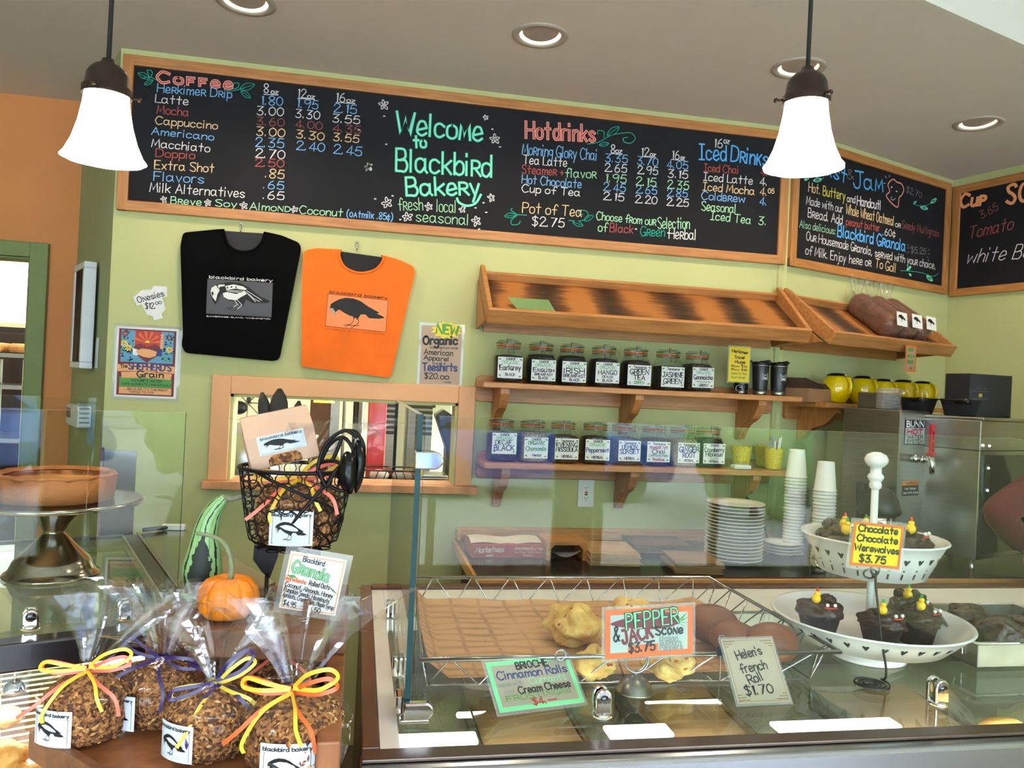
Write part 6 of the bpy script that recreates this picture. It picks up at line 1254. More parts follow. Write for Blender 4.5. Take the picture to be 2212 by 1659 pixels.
# cake stand and tart
p = onZ(112, 1240, ZL); KS = mat('bronzed_steel', '#9a938a', .16, 1.0, var=.05)
t = thing('cake_stand', 'silver pedestal cake stand carrying a tart at the left', 'cake stand', (p.x, p.y, ZL-.001))
obj('pedestal', MB().lathe([(0, .0), (.092, .0), (.094, .003), (.092, .006), (.086, .008), (.080, .02), (.076, .030), (.070, .038), (.046, .062), (.028, .083), (.021, .090), (.020, .094), (.022, .097), (.030, .112), (.046, .130), (.062, .142), (.07, .148), (0, .148)], 56), KS, t)
obj('plate', MB().lathe([(.06, .148), (.160, .152), (.171, .154), (.175, .158), (.175, .162), (.171, .165), (.160, .163), (0, .162)], 72), KS, t)
q = thing('tart', 'brown baked tart with a wavy crust on the silver cake stand', 'tart', (p.x+.0, p.y, ZL+.1615)); TC = mat('baked_tart_crust', '#b06a36', .65, vscale=7, color2='#8a4a22', bump=.12, bscale=80)
obj('crust', MB().lathe([(0, 0), (.108, 0), (.113, .004), (.116, .050), (.113, .054), (.106, .050), (.104, .04)], 72, wob=lambda a, j: 1+(.012*sin(a*14)+.01*sin(a*5+1) if j >= 3 else 0)), TC, q)
b = MB(); b.lathe([(.102, .046), (.112, .048), (.118, .056), (.112, .060), (.100, .053)], 96, wob=lambda a, j: 1+.02*sin(a*16)+.015*sin(a*7+2)); obj('crimped_edge', b, TC, q)
obj('filling', MB().lathe([(.106, .040), (.07, .043), (.03, .041), (0, .042)], 48, wob=lambda a, j: 1), mat('golden_tart_filling', '#d99f55', .5, vscale=18, color2='#b97730', bump=.3), q)
# ------------------------------------------------------------------ wooden step shelf with granola
UNW = mat('walnut_stained_pine', '#7a4a2d', .5, kind='wood', vscale=5, stretch=(2, 9, 9), color2='#55301b', bump=.05); UNL = mat('light_brown_pine', '#9c6238', .5, kind='wood', vscale=5, stretch=(9, 9, 2), color2='#7c4826', bump=.05)
ZPf, ZTr = 1.2, 1.04
P1, P2, P3, P4, P5 = (-.334, 1.437), (-.216, 1.285), (-.034, 1.256), (-.034, 1.50), (-.20, 1.485)
t = thing('display_shelf', 'brown wooden step shelf with granola bags and a raised platform', 'shelf', (0, 0, 0))
obj('platform', MB().prism([P1, P2, P3, P4, P5], ZPf-.043, ZPf), UNW, t, bevel=.003)
obj('back_rail', MB().prism([(-.20, 1.486), (-.034, 1.501), (-.034, 1.515), (-.20, 1.50)], ZPf-.04, ZPf+.012), UNW, t, bevel=.002)
TR = [(-.45, 1.30), (-.255, 1.10), (-.034, 1.06), (-.034, 1.44), (-.345, 1.42)]
obj('tray_floor', MB().prism(TR, ZTr-.02, ZTr), UNL, t, bevel=.002)
d_ = Vector((TR[1][0]-TR[0][0], TR[1][1]-TR[0][1])).normalized(); nn = Vector((d_.y, -d_.x))*.016
obj('tray_side', MB().prism([TR[0], TR[1], (TR[1][0]+nn.x, TR[1][1]+nn.y), (TR[0][0]+nn.x, TR[0][1]+nn.y)], ZTr-.03, ZTr+.012), UNW, t, bevel=.002)
obj('tray_front', MB().prism([TR[1], TR[2], (TR[2][0], TR[2][1]-.016), (TR[1][0]-.004, TR[1][1]-.016)], ZTr-.03, ZTr+.02), UNW, t, bevel=.002)
obj('inner_back', MB().prism([(-.335, 1.421), (-.036, 1.441), (-.036, 1.455), (-.335, 1.436)], ZTr, ZPf-.0435), UNL, t)
obj('side_support', MB().prism([(-.30, 1.40), (-.225, 1.305), (-.215, 1.315), (-.29, 1.41)], ZTr, ZPf-.0435), UNW, t)
obj('side_panel', MB().box((-.0335, 1.05, 0), (-.003, 1.515, 1.125)), UNL, t, bevel=.003); obj('side_upright', MB().box((-.0335, 1.38, 1.1255), (-.003, 1.515, 1.212)), UNW, t, bevel=.003)
obj('base_cabinet', MB().prism([(TR[0][0]+.02, TR[0][1]), (TR[1][0]+.01, TR[1][1]+.01), (-.035, 1.07), (-.035, 1.43), (-.34, 1.40)], 0, ZTr-.0205), UNW, t)
# granola bags
GR = mat('granola_mass', '#a8713d', .8, kind='voronoi', vscale=210, color2='#54301a', bump=.8, bscale=170)
GF = [mat('oat_flake', '#b98549', .7), mat('toasted_oat', '#8a5730', .7), mat('dark_raisin', '#4a2420', .6), mat('pale_almond', '#c79e63', .6)]
CELLO = glass('cellophane', (.985, .985, .985), 1.5, .03, bump=.55, bscale=24, boost=1.05); CELLO2 = glass('cellophane_gathered', (.985, .985, .985), 1.5, .04, bump=.12, bscale=22, boost=1.35)
RIB = {k: mat('ribbon_'+k, c, .35, var=.05) for k, c in (('orange', '#e8622a'), ('coral', '#ee6a52'), ('yellow', '#f0bf38'), ('purple', '#31205a'), ('lemon', '#d8c244'))}
def bagprof(g=1.0):
    fn = lump(17, .10, 2.5)
    def f(u, v):
        a = 2*pi*u; z = v
        r = (.052+.012*sin(pi*min(1, v*1.15))) if v < .62 else (.0635*cos((v-.62)/.38*pi/2*.93)**.8+.004)
        r = r*min(1, (v*9+.45)) ; q = 1+.06*cos(4*a)*max(0, .55-v)+.03*sin(3*a+4*v)
        return (r*q*cos(a)*g, r*q*sin(a)*.86*g, .102*v*(g if v > .1 else 1)+(g-1)*.02)
    return f
_gf = bagprof(1.0)
GRM = MB().grid(lambda u, v: _gf(u, v), 40, 26, 0, None, True, True); GRM.f.append(tuple(i*27 for i in range(40))[::-1]); GRM.m.append(0); GRM.s.append(True)
_rs = random.Random(3)
for i in range(520):
    u, v = _rs.random(), _rs.random()**.8*.9; p = Vector(_gf(u, v)); n = (p-Vector((0, 0, .05))).normalized(); s_ = _rs.uniform(.0022, .0042)
    x = n.orthogonal().normalized(); x.rotate(Matrix.Rotation(_rs.uniform(0, 6.28), 3, n)); y = n.cross(x); k = _rs.uniform(.4, .8); n2 = (n+x*_rs.uniform(-.5, .5)+y*_rs.uniform(-.5, .5))
    GRM.add([p+x*s_*1.4, p+y*s_*k, p-x*s_*1.4, p-y*s_*k, p+n2*s_*.75, p-n2*s_*.4], [(0, 1, 4), (1, 2, 4), (2, 3, 4), (3, 0, 4), (1, 0, 5), (2, 1, 5), (3, 2, 5), (0, 3, 5)], _rs.choice((1, 1, 2, 2, 2, 3, 4)), False)
GR_ME = None
def strip(b, pts, w, m=0, face=(0, -1, .25)):
    P = [Vector(p) for p in spline(pts, 6)]; F_ = Vector(face).normalized(); o = len(b.v)
    for i, p in enumerate(P):
        tt = (P[min(i+1, len(P)-1)]-P[max(i-1, 0)]); s_ = tt.cross(F_); s_ = s_.normalized() if s_.length > 1e-7 else Vector((0, 0, 1)); b.v += [p+s_*w/2, p-s_*w/2]
    for i in range(len(P)-1): b.f.append((o+2*i, o+2*i+1, o+2*i+3, o+2*i+2)); b.m.append(m); b.s.append(True)
def granola_bag(label, loc, rz, cols, az, seed, lean=(0, 0), group='granola bags on the step shelf', s_=1.0, fan=.125, spread=.062):
    global GR_ME
    t = thing('granola_bag', label, 'granola bag', loc, rz, group); rs = random.Random(seed)
    if GR_ME is None: o = obj('granola', GRM, [GR]+GF, t); GR_ME = o.data
    else: o = place(bpy.data.objects.new('granola', GR_ME), t)
    o.rotation_euler = (0, 0, seed*1.3)
    b = MB().grid(bagprof(1.045), 36, 22, 0, None, True, True); obj('cellophane', b, CELLO, t, fix=False)
    lx, ly = lean; o1, o2 = rs.uniform(0, 6), rs.uniform(0, 6)
    def fn(u, v):
        a = 2*pi*u; r = .006+(.010+spread*1.15*v)*(.35+.65*v); pl = 1+.34*sin(7*a+o1)+.20*sin(13*a+o2)
        top = (.85+.15*sin(5*a+o1)) if v > .99 else 1
        return (r*cos(a)*1.15*pl+lx*v, r*sin(a)*.55*pl+ly*v, .103+fan*v*top)
    obj('cellophane_top', MB().grid(fn, 80, 9, 0, None, False, True), CELLO2, t, fix=False)
    b = MB(); z = .104; c1 = lambda s_, k=0: [(0, -.010, z), (s_*.024, -.022, z+.014+k), (s_*.052, -.020, z+.020+k), (s_*.060, -.016, z+.008+k), (s_*.036, -.020, z+.001), (0, -.012, z)]
    for i, cc in enumerate(cols):
        o_ = .004*i; 
        strip(b, [(x+o_*.5, y-.002*i, zz+o_*1.5) for x, y, zz in c1(1, .006*i)], .0052, i); strip(b, [(x-o_*.5, y-.002*i, zz+o_) for x, y, zz in c1(-1, -.004*i)], .0052, i)
        s1 = rs.uniform(.8, 1.2); strip(b, [(0, -.012-.002*i, z), (-.026*s1, -.045, z-.010), (-.050*s1, -.058, z-.030-.012*i), (-.072*s1+.02*i, -.058, z-.046-.01*i)], .0052, i)
        strip(b, [(0, -.012-.002*i, z), (.022*s1, -.046, z-.008), (.046*s1-.014*i, -.060, z-.026), (.052*s1-.012*i, -.062, z-.052+.008*i)], .0052, i)
    Rb = T(0, 0, z) @ RZ(rs.uniform(-.35, .35)) @ RY(rs.uniform(-.45, .45)) @ T(0, 0, -z); b.v = [Rb @ q for q in b.v]
    b.tube([(.011*cos(a), .009*sin(a), z) for a in [2*pi*i/16 for i in range(16)]], .0032, 6, closed=True); obj('ribbon', b, [RIB[c] for c in cols], t, fix=False)
    b = MB(); w, h = .058, .052
    def cyl(off):
        def f(u, v):
            a = az+u/.066; r = .0742+off; return (r*cos(a), r*sin(a)*.88, .012+v)
        return f
    n = 8
    for i in range(n):
        u0, u1 = -w/2+w*i/n, -w/2+w*(i+1)/n; b.poly([(u0, 0), (u1, 0), (u1, h), (u0, h)], cyl(0), 0)
    b.stroke([(-w*.42, h*.06), (w*.42, h*.06), (w*.42, h*.78), (-w*.42, h*.78)], .0006, cyl(.0004), 2, True); write(b, 'blackbird bakery', cyl, -w*.44, h*.84, w*.44, h*.84, .0045, .0010, 2, gap=1.4)
    for poly_ in (BIRD,):
        ctr_ = (sum(q[0] for q in poly_)/len(poly_), sum(q[1] for q in poly_)/len(poly_))
    crow(b, lambda off: cyl(off+.0006), -w*.40, h*.08, w*.80, h*.68, 2, 3); obj('sticker', b, [flat('bluish_label', '#e4ecf4'), PAPER, MATS['print_black'], MATS['print_silver']], t, fix=False)
    t.scale = (s_,)*3; return t
def bagat(px, py, depth=None): p = onZ(px, py, ZTr); return (p.x, p.y, ZTr+.0008)
CAMF = lambda p: atan2(-p[1], -p[0])
l = bagat(188, 1592); granola_bag('granola bag with coral and yellow ribbon, leftmost on the step shelf', l, 0, ('coral', 'yellow'), CAMF(l)-.75, 1, (.055, .02), spread=.066)
l = bagat(345, 1560); granola_bag('granola bag with a dark purple ribbon on the step shelf', l, .1, ('purple',), CAMF(l)-1.05, 2, (.0, .01), spread=.05)
l = bagat(462, 1625); granola_bag('granola bag with lemon yellow and purple ribbon on the step shelf', l, 0, ('lemon', 'purple'), CAMF(l)-.85, 3, (.012, .02), fan=.10)
l = bagat(632, 1668); granola_bag('granola bag with orange and yellow bow, rightmost and nearest on the step shelf', l, -.05, ('orange', 'yellow'), CAMF(l)-.06, 4, (-.002, .015), s_=1.13)
l = (-.115, 1.375, ZTr+.0008); granola_bag('granola bag with a coral ribbon at the back right under the platform', l, 0, ('coral',), CAMF(l)+.5, 5, (0, -.03), fan=.055, spread=.08, s_=.92)
l = (-.245, 1.35, ZTr+.0008); l = (-.19, 1.352, ZTr+.0008); granola_bag('granola bag with a purple ribbon at the back, half hidden under the platform', (-.253, 1.352, ZTr+.0008), 0, ('purple',), CAMF(l)-.5, 6, (0, -.02), fan=.05, spread=.07, s_=.92)
# pumpkin and gourd
p = onZ(488, 1338, ZPf); PUM = mat('orange_pumpkin_skin', '#f28c0c', .42, vscale=5, color2='#e37604', bump=.03); STEM = mat('grey_green_stem', '#7d8462', .8, bump=.4, bscale=120)
t = thing('pumpkin', 'small ribbed orange pumpkin on the wooden platform', 'pumpkin', (p.x, p.y+.012, ZPf))
pp = [(0, .006), (.02, .001), (.036, .004), (.046, .016), (.0495, .033), (.046, .050), (.036, .062), (.022, .067), (.010, .064), (0, .060)]
obj('flesh', MB().lathe(pp, 120, wob=lambda a, j: 1-.075*(1-abs(cos(a*5.0)))**2.2*(1 if 0 < j < 9 else 0)), PUM, t)
u = inv(t); dep = (Vector(t.location)-EYE).dot(_f); pt = lambda px, py, d=dep: u @ atD(px, py, d)
obj('stem', MB().tube(spline([(0, 0, .058)]+[tuple(pt(*q)) for q in ((500, 1240), (498, 1205), (484, 1174), (458, 1158), (424, 1152))], 5), [.0075]+[.0052-.0024*i/25 for i in range(25)], 8), STEM, t)
p = onZ(435, 1312, ZPf); t = thing('gourd', 'striped green long necked gourd behind the orange pumpkin', 'gourd', (p.x, p.y+.04, ZPf)); u = inv(t); dep = (Vector(t.location)-EYE).dot(_f); pt = lambda px, py, d=dep: u @ atD(px, py, d)
ax = spline([(432, 1338, 6), (432, 1328, 22), (433, 1300, 36), (436, 1262, 41), (440, 1222, 35), (443, 1180, 27), (452, 1140, 22), (466, 1112, 17), (480, 1094, 12), (486, 1088, 8)], 14)
gp = [pt(x, y) for x, y, r in ax]; gr = [r*dep/FPX for x, y, r in ax]; zmin = min(q.z-0 for q in gp); gp = [q+Vector((0, 0, -zmin+.003)) if 0 else q for q in gp]
lo = min(q.z-r*.3 for q, r in zip(gp, gr)); gp = [Vector((q.x, q.y, (q.z-lo+.001)*.88)) for q in gp]
SEG = 128; b = MB().tube(gp, gr, SEG); nr = len(gp); toC = (EYE-Vector(t.location)).normalized(); side = toC.cross(Vector((0, 0, 1))).normalized()
for k in range(len(b.f)-2):
    i, j = divmod(k, SEG); fc = sum((b.v[q] for q in b.f[k]), Vector())/4; d_ = fc-gp[i].lerp(gp[min(nr-1, i+1)], .5); h_ = i/(nr-1)
    ph = atan2(d_.dot(side), d_.dot(toC)); rag = .07*sin(h_*46+ph*9)+.05*sin(h_*90-ph*17)
    patch = .62*max(0, sin(pi*min(1, max(0, (h_-.06)/.52))))**.8; st_ = abs(((ph+.3) % .9)-.45); m_ = 0
    if abs(ph-.15) < patch+rag: m_ = 1
    elif st_ < .07+.05*(h_ < .3)+rag*.35: m_ = 1
    elif h_ < .16 and sin(ph*5+h_*30) > .1: m_ = 1
    elif abs(((ph+.1) % .45)-.22) < .035+rag*.2: m_ = 2
    b.m[k] = m_
obj('skin', b, [mat('pale_green_gourd', '#8fb878', .4), mat('dark_green_gourd', '#101f14', .6), mat('mid_green_gourd', '#5f9150', .4)], t)
obj('stem', MB().tube(spline([tuple(gp[-1])]+[tuple(pt(*q)) for q in ((502, 1078), (525, 1072), (546, 1070), (556, 1080))], 5), [.007]+[.005-.0016*i/20 for i in range(20)], 8), mat('grey_gourd_stem', '#7a7868', .85, bump=.4, bscale=120), t)
q = pt(392, 1292); obj('wing', MB().tube([q+Vector((.02, 0, -.004)), q+Vector((.006, 0, .002)), q+Vector((-.006, -.002, .006))], [.012, .007, .001], 8), MATS['mid_green_gourd'], t)
# granola sign with a wooden clothes peg stand
sign4('price_sign', 'white laminated granola sign with ingredients on the wooden platform', (612, 1188), (734, 1208), (602, 1312), 1.268, [('Blackbird', .24, .86, .62, .83, .09, 'k', .014), ('GRanola', .08, .66, .74, .57, .20, 'g', .045), ('GRanola', .08, .66, .74, .57, .20, 'G', .022, dict(off=.0014)), ('ingredients:', .01, .50, .38, .47, .07, 'o', .014), ('Rolled Oats', .43, .465, .80, .44, .085, 'k', .013), ('Coconut, Almonds, Honey', .02, .39, .88, .30, .08, 'k', .012), ('Pumpkin Seeds, Hazelnuts', .02, .30, .84, .20, .08, 'k', .012), ('Apricots, Cranberries, Maple Syrup', .02, .21, .94, .10, .075, 'k', .011), ('$4.95', .06, .06, .28, .04, .09, 'k', .014), ('14.50', .50, .01, .72, -.01+.02, .09, 'k', .014)], border=None, lam=.008,
      extra=lambda b, w, h, fn: (b.stroke([(-.46*w, .03*h), (.46*w, .03*h), (.46*w, .95*h), (-.46*w, .95*h)], .02*w, fn(.0003), INI['p'], True), [b.poly([((x+.5*0)*w, y*h) for x, y in L], fn(.0006), INI['g']) for L in ([(-.48, .58), (-.36, .60), (-.30, .56), (-.40, .54)], [(.28, .50), (.36, .46), (.46, .38), (.36, .42)])]))
pg = onY(657, 1350, 1.262); t = thing('sign_peg', 'dark brown wooden peg holding the granola sign upright', 'peg', (pg.x, 1.2625, ZPf+.0003)); obj('peg_front', MB().add([(-.006, -.004, 0), (.006, -.004, 0), (.009, -.004, .052), (-.002, -.004, .052), (-.006, .003, 0), (.006, .003, 0), (.009, .006, .052), (-.002, .006, .052)], [(0, 1, 2, 3), (5, 4, 7, 6), (1, 5, 6, 2), (4, 0, 3, 7), (3, 2, 6, 7), (4, 5, 1, 0)]), UNW, t, bevel=.001); obj('peg_spring', MB().tube([(-.006, -.0055, .02), (.008, -.0055, .022)], .0014, 6), CHROME, t)
# ------------------------------------------------------------------ bird shaped wire basket
WB = mat('black_iron_wire', '#131113', .45, .6)
p0 = onZ(577, 1312, ZPf); DB = 1.40; c0 = atD(642, 1010, DB); rimz = c0.z; botz = atD(650, 1182, DB).z
t = thing('bird_basket', 'black wire basket shaped like a bird standing on the wooden platform', 'basket', (c0.x, c0.y, ZPf)); u = inv(t); pt = lambda px, py, d=DB: u @ atD(px, py, d)
zr, zb0 = rimz-ZPf, botz-ZPf; hb = zr-zb0; RT, RB = .098, .070
def surf(a, k): # k 0 bottom .. 1 rim
    r = RB+(RT-RB)*k**.7; r *= min(1, .55+k*4.5) if k < .1 else 1; return Vector((r*cos(a), r*sin(a)*.92, zb0+hb*k))
b = MB(); rs = random.Random(2)
for row, k in enumerate((.13, .29, .45, .61, .77, .91)):
    n = int(2*pi*(RB+(RT-RB)*k)/.0262)+1
    for i in range(n):
        a0 = 2*pi*(i+.5*(row % 2))/n+rs.uniform(-.04, .04); rr = rs.uniform(.0125, .0165) if row < 5 else .011; kk = k+rs.uniform(-.02, .02)
        b.tube([surf(a0+rr*cos(q)/(RB+(RT-RB)*kk), min(1, max(.02, kk+rr*sin(q)/hb))) for q in [2*pi*j/14 for j in range(14)]], .0011, 5, closed=True)
for i in range(26): a = 2*pi*i/26; q = .034+.02*(i % 2); b.tube([Vector((q*cos(a)+.012*cos(w), q*sin(a)*.9+.012*sin(w), zb0+.0006*(i % 4))) for w in [2*pi*j/12 for j in range(12)]], .0011, 5, closed=True)
w_ = obj('ring_wire', b, WB, t)
b = MB(); b.tube([surf(a, 1) for a in [2*pi*i/48 for i in range(48)]], .0036, 8, closed=True); obj('rim', b, WB, t)
b = MB(); b.tube([surf(a, .06) for a in [2*pi*i/40 for i in range(40)]], .002, 6, closed=True); b.tube([surf(.0+4.0+.35*i, 1-.10*i) for i in range(10)], .003, 6); b.tube([surf(-.85-.12*i, .98-.10*i) for i in range(10)], .0034, 6); b.tube([surf(-1.6+.13*i, .55-.055*i) for i in range(10)], .002, 6); obj('rib_wire', b, WB, t)
for (px, d), nm in (((576, 1.385), 'leg'), ((668, 1.385), 'leg')):
    q0, q1, q2 = pt(px, 1178, d), pt(px, 1250, d), pt(px, 1300, d); q2.z = .006
    b = MB(); w0 = .021
    b.add([q0+Vector((-w0, 0, 0)), q0+Vector((w0, 0, .0)), q0+Vector((w0*.95, 0, -.02)), q1+Vector((.005, 0, 0)), q1+Vector((-.009, 0, .012)), q0+Vector((-w0*1.05, 0, -.025))], [(0, 1, 2, 3, 4, 5)]); k0 = len(b.v)
    b.add([v+Vector((0, .004, 0)) for v in b.v[:6]], [(5, 4, 3, 2, 1, 0)]); [b.f.append((i, (i+1) % 6, 6+(i+1) % 6, 6+i)) or b.m.append(0) or b.s.append(False) for i in range(6)]
    b.tube([q1+Vector((0, .002, .01)), q1+Vector((0, .002, -.02)), q2], .0034, 8)
    for dx, dy in ((.03, -.022), (.038, .006), (-.024, -.004), (.004, -.036)): b.tube([q2, q2+Vector((dx*.3, dy*.3, .003)), q2+Vector((dx, dy, -.003))], [.0034, .003, .0026], 7)
    obj(nm, b, WB, t)
TF = mat('black_ribbed_metal', '#17140f', .55, .3, bump=.3, bscale=200, stretch=(3, 3, .3))
for (x0, y0, x1, y1, w) in ((566, 848, 584, 940, 14), (604, 840, 600, 925, 19), (646, 866, 632, 930, 12)):
    a, c = pt(x0, y0, 1.47), pt(x1, y1+30, 1.45); k = 1.46/FPX; pts = [a.lerp(c, i/8) for i in range(9)]; rr = [w*k*s_ for s_ in (.25, .72, .95, 1, 1, .95, .88, .8, .6)]
    b = MB().tube(pts, rr, 16); m_ = Matrix.Identity(3); 
    for i, v in enumerate(b.v): cc = pts[min(8, i//16)]; v.y = cc.y+(v.y-cc.y)*.35
    obj('tail_feather', b, TF, t)
b = MB()
hc = pt(722, 985, 1.36)
arcs = [[(686, 1022), (692, 985), (712, 950), (745, 930), (772, 945)], [(686, 1022), (706, 1045), (736, 1060), (752, 1052)], [(692, 1000), (712, 960), (742, 945), (764, 975), (762, 1005)], [(690, 998), (722, 996), (742, 1006)], [(688, 1012), (704, 1050), (724, 1018), (752, 992)], [(716, 998), (730, 968), (738, 945)], [(745, 930), (770, 935), (786, 965), (782, 1000)], [(752, 1052), (770, 1030), (786, 1000)]]
for i, q in enumerate(arcs): b.tube(spline([tuple(pt(x, y, 1.325+.012*((i*5) % 4))) for x, y in q], 5), .0034, 7)
obj('head_cage', b, WB, t)
BK = mat('black_beak_metal', '#0e1014', .22, .5)
for (pts_, d) in (([(748, 975), (732, 1000), (729, 1030), (741, 1058), (760, 1066), (768, 1030), (766, 990)], 1.315), ([(772, 950), (790, 975), (786, 1030), (768, 1066), (762, 1020), (764, 980)], 1.345)):
    P = [pt(x, y, d) for x, y in spline(pts_, 4, True)]; cc = sum(P, Vector())/len(P); b = MB(); n = len(P); fr = [cc+Vector((0, -.012, 0))]
    vs = P+[cc.lerp(q, .55)+Vector((0, -.009, 0)) for q in P]+[cc+Vector((0, -.012, 0))]+[q+Vector((0, .003, 0)) for q in P]+[cc+Vector((0, .0, 0))]
    fs = []
    for i in range(n): j = (i+1) % n; fs += [(i, j, n+j, n+i), (n+i, n+j, 2*n), (2*n+1+j, 2*n+1+i, 3*n+1), (j, i, 2*n+1+i, 2*n+1+j)]
    b.add(vs, fs, 0, True); obj('beak', b, BK, t)
# bags inside the bird basket
l = Vector(t.location)
granola_bag('granola bag with yellow and coral ribbon, at the front inside the bird basket', (l.x+.004, l.y-.006, ZPf+zb0+.004), 0, ('coral', 'yellow'), CAMF(l)-.12, 7, (.03, .02), group='bags in the bird basket', fan=.10, s_=1.14)
KB = mat('blush_kraft_paper', '#c9a58d', .75, var=.03); kb = thing('kraft_bag', 'pinkish kraft paper granola bag standing tilted in the bird basket', 'bag', (0, 0, 0), 0, 'bags in the bird basket')
q = pt(612, 1005, 1.36); kb.location = Vector(t.location)+q+Vector((0, .03, .0)); kb.rotation_euler = (radians(-6), radians(-14), radians(12)); wq, hq, dq = .058, .088, .027
b = MB().add([(-wq, -dq, 0), (wq, -dq, 0), (wq, dq, 0), (-wq, dq, 0), (-wq*1.02, -dq, hq*.62), (wq*1.02, -dq, hq*.62), (wq*1.02, dq, hq*.62), (-wq*1.02, dq, hq*.62), (-wq, -.004, hq*1.06), (wq, -.004, hq*1.06), (wq, .004, hq*1.06), (-wq, .004, hq*1.06)], [(3, 2, 1, 0), (0, 1, 5, 4), (1, 2, 6, 5), (2, 3, 7, 6), (3, 0, 4, 7), (4, 5, 9, 8), (5, 6, 10, 9), (6, 7, 11, 10), (7, 4, 8, 11), (8, 9, 10, 11)]); obj('paper_body', b, KB, kb, bevel=.0015)
obj('tin_tie', MB().box((-wq*.98, .0, hq*1.0), (wq*.98, .009, hq*1.075)), mat('kraft_fold', '#a9866c', .8), kb, bevel=.001)
b = MB(); fk = lambda off: (lambda uu, v: (uu, -dq-.0006-off, v)); fk2 = lambda off: (lambda uu, v: (uu, -dq-.0008-off, v))
b.poly([(-.036, .030), (.044, .030), (.044, .068*.8), (-.036, .068*.8)], fk(.0), 0); hh = .0545
b = MB(); b.poly([(-.040, .022), (.040, .022), (.040, hh), (-.040, hh)], fk(0), 0); crow(b, lambda o: fk(.0004+o), -.036, .024, .070, .024, 2, 3); write(b, 'blackbird bakery', fk, -.034, .0485, .036, .0485, .0040, .0009, 2); b.stroke([(-.037, .0235), (.037, .0235), (.037, .0475), (-.037, .0475)], .0005, fk(.0003), 4, True); obj('sticker', b, [MATS['bluish_label'], PAPER, MATS['print_black'], MATS['print_silver'], INM[INI['s']-1]], kb, fix=False)
b = MB(); b.poly([(-.028, .001), (.028, .001), (.028, .012), (.020, .019), (-.020, .019), (-.028, .012)], fk(.0002), 0); obj('window', b, GR, kb, fix=False)
# ------------------------------------------------------------------ pendant lamps and ceiling lights
SHADE = mat('lit_white_glass_shade', '#fff6e8', .3, emit='#ffedd0', estr=6.5, var=.01); BRZ = mat('dark_bronze', '#33231b', .45, .6, var=.1)
def pendant(label, px, py, depth, rz):
    p = atD(px, py, depth); t = thing('pendant_lamp', label, 'lamp', p, rz, 'bell shaped pendant lamps'); k = 1.40/1.4
    pr = [(.034, .124), (.036, .118), (.0385, .095), (.044, .062), (.052, .032), (.062, .008), (.068, .0), (.066, .0), (.060, .009), (.050, .033), (.042, .063), (.0365, .096), (.033, .118)]
    obj('lamp_shade', MB().lathe(pr, 64, wob=lambda a, j: 1+.035*abs(cos(a*4))*max(0, 1-pr[j][1]/.10)), SHADE, t)
    obj('socket_cap', MB().lathe([(.041, .112), (.041, .126), (.037, .129), (.034, .150), (.030, .158), (.022, .166), (.013, .170), (.010, .178), (.0, .178)], 32), BRZ, t)
    for i in range(3):
        a = 2*pi*i/3+.2; obj('thumb_screw', MB().tube([(.038*cos(a), .038*sin(a), .119), (.052*cos(a), .052*sin(a), .118)], [.0025, .0025], 6).ball((.053*cos(a), .053*sin(a), .118), .0045, 8, 6), BRZ, t)
    top = (3.32 if True else ZC)-p.z
    obj('cord', MB().tube([(0, 0, .176), (.0005, 0, .3), (0, 0, top-.012)], .0040, 8), BLACKM, t); obj('ceiling_canopy', MB().lathe([(0, top), (.03, top), (.028, top-.012), (.006, top-.018), (0, top-.018)], 24), BRZ, t)
    lamp('pendant_bulb_light', (p.x, p.y, p.z-.012), 4, (1, .80, .55), .03)
pendant('white bell pendant lamp at left in front of the coffee list', 224, 345, 1.395, .2)
pendant('white bell pendant lamp at right between two chalkboards', 1735, 362, 1.40, .6)
TRIM = flat('white_light_trim', '#b9ada2', .5); BAF = mat('grey_baffle', '#b3a59d', .5); LENS = flat('lit_lens', '#ffffff', emit='#fff0d8', estr=11)
spots = []
for (px, py), lb in (((530, 4), 'round recessed ceiling light cut by the top edge, above the coffee list'), ((1167, 77), 'round recessed ceiling light above the middle of the long board'), ((1725, 147), 'round recessed ceiling light behind the right pendant cord'), ((2113, 267), 'round recessed ceiling light nearest the right corner')):
    p = onZ(px, py, ZC); spots.append(p); t = thing('ceiling_light', lb, 'ceiling light', (p.x, p.y, ZC), 0, 'recessed ceiling lights')
    obj('trim_ring', MB().lathe([(.078, .002), (.080, -.003), (.090, -.006), (.104, -.004), (.107, .0), (.104, .0005), (.080, .002)], 48), TRIM, t)
    obj('can', MB().lathe([(.079, .0), (.077, .05), (.070, .115), (0, .115)], 48), TRIM, t)
    obj('lit_lens', MB().lathe([(0, .055), (.070, .052), (.072, .05), (.07, .048), (0, .046)], 40), LENS, t)
    obj('tilting_baffle', MB().lathe([(0, -.002), (.066, -.002), (.070, .0), (.066, .004), (0, .004)], 40, M=T(0, -.008, .014) @ RX(radians(-8))), BAF, t)
    lamp('ceiling_spot_light', (p.x, p.y, ZC-.03), 20, (1, .80, .56), .05, radians(150), .8)
# openings for the cans
ce = bpy.data.objects['ceiling']; cut = []
bmc = MB()
for p in spots: bmc.lathe([(0, ZC-.05), (.0795, ZC-.05), (.0795, ZC+.3), (0, ZC+.3)], 32, M=T(p.x, p.y, 0))
co = obj('cutter', bmc, TRIM); md = ce.modifiers.new('cut', 'BOOLEAN'); md.object = co; md.operation = 'DIFFERENCE'; md.solver = 'EXACT'
dg = bpy.context.evaluated_depsgraph_get(); me = bpy.data.meshes.new_from_object(ce.evaluated_get(dg)); ce.modifiers.clear(); ce.data = me; bpy.data.objects.remove(co)
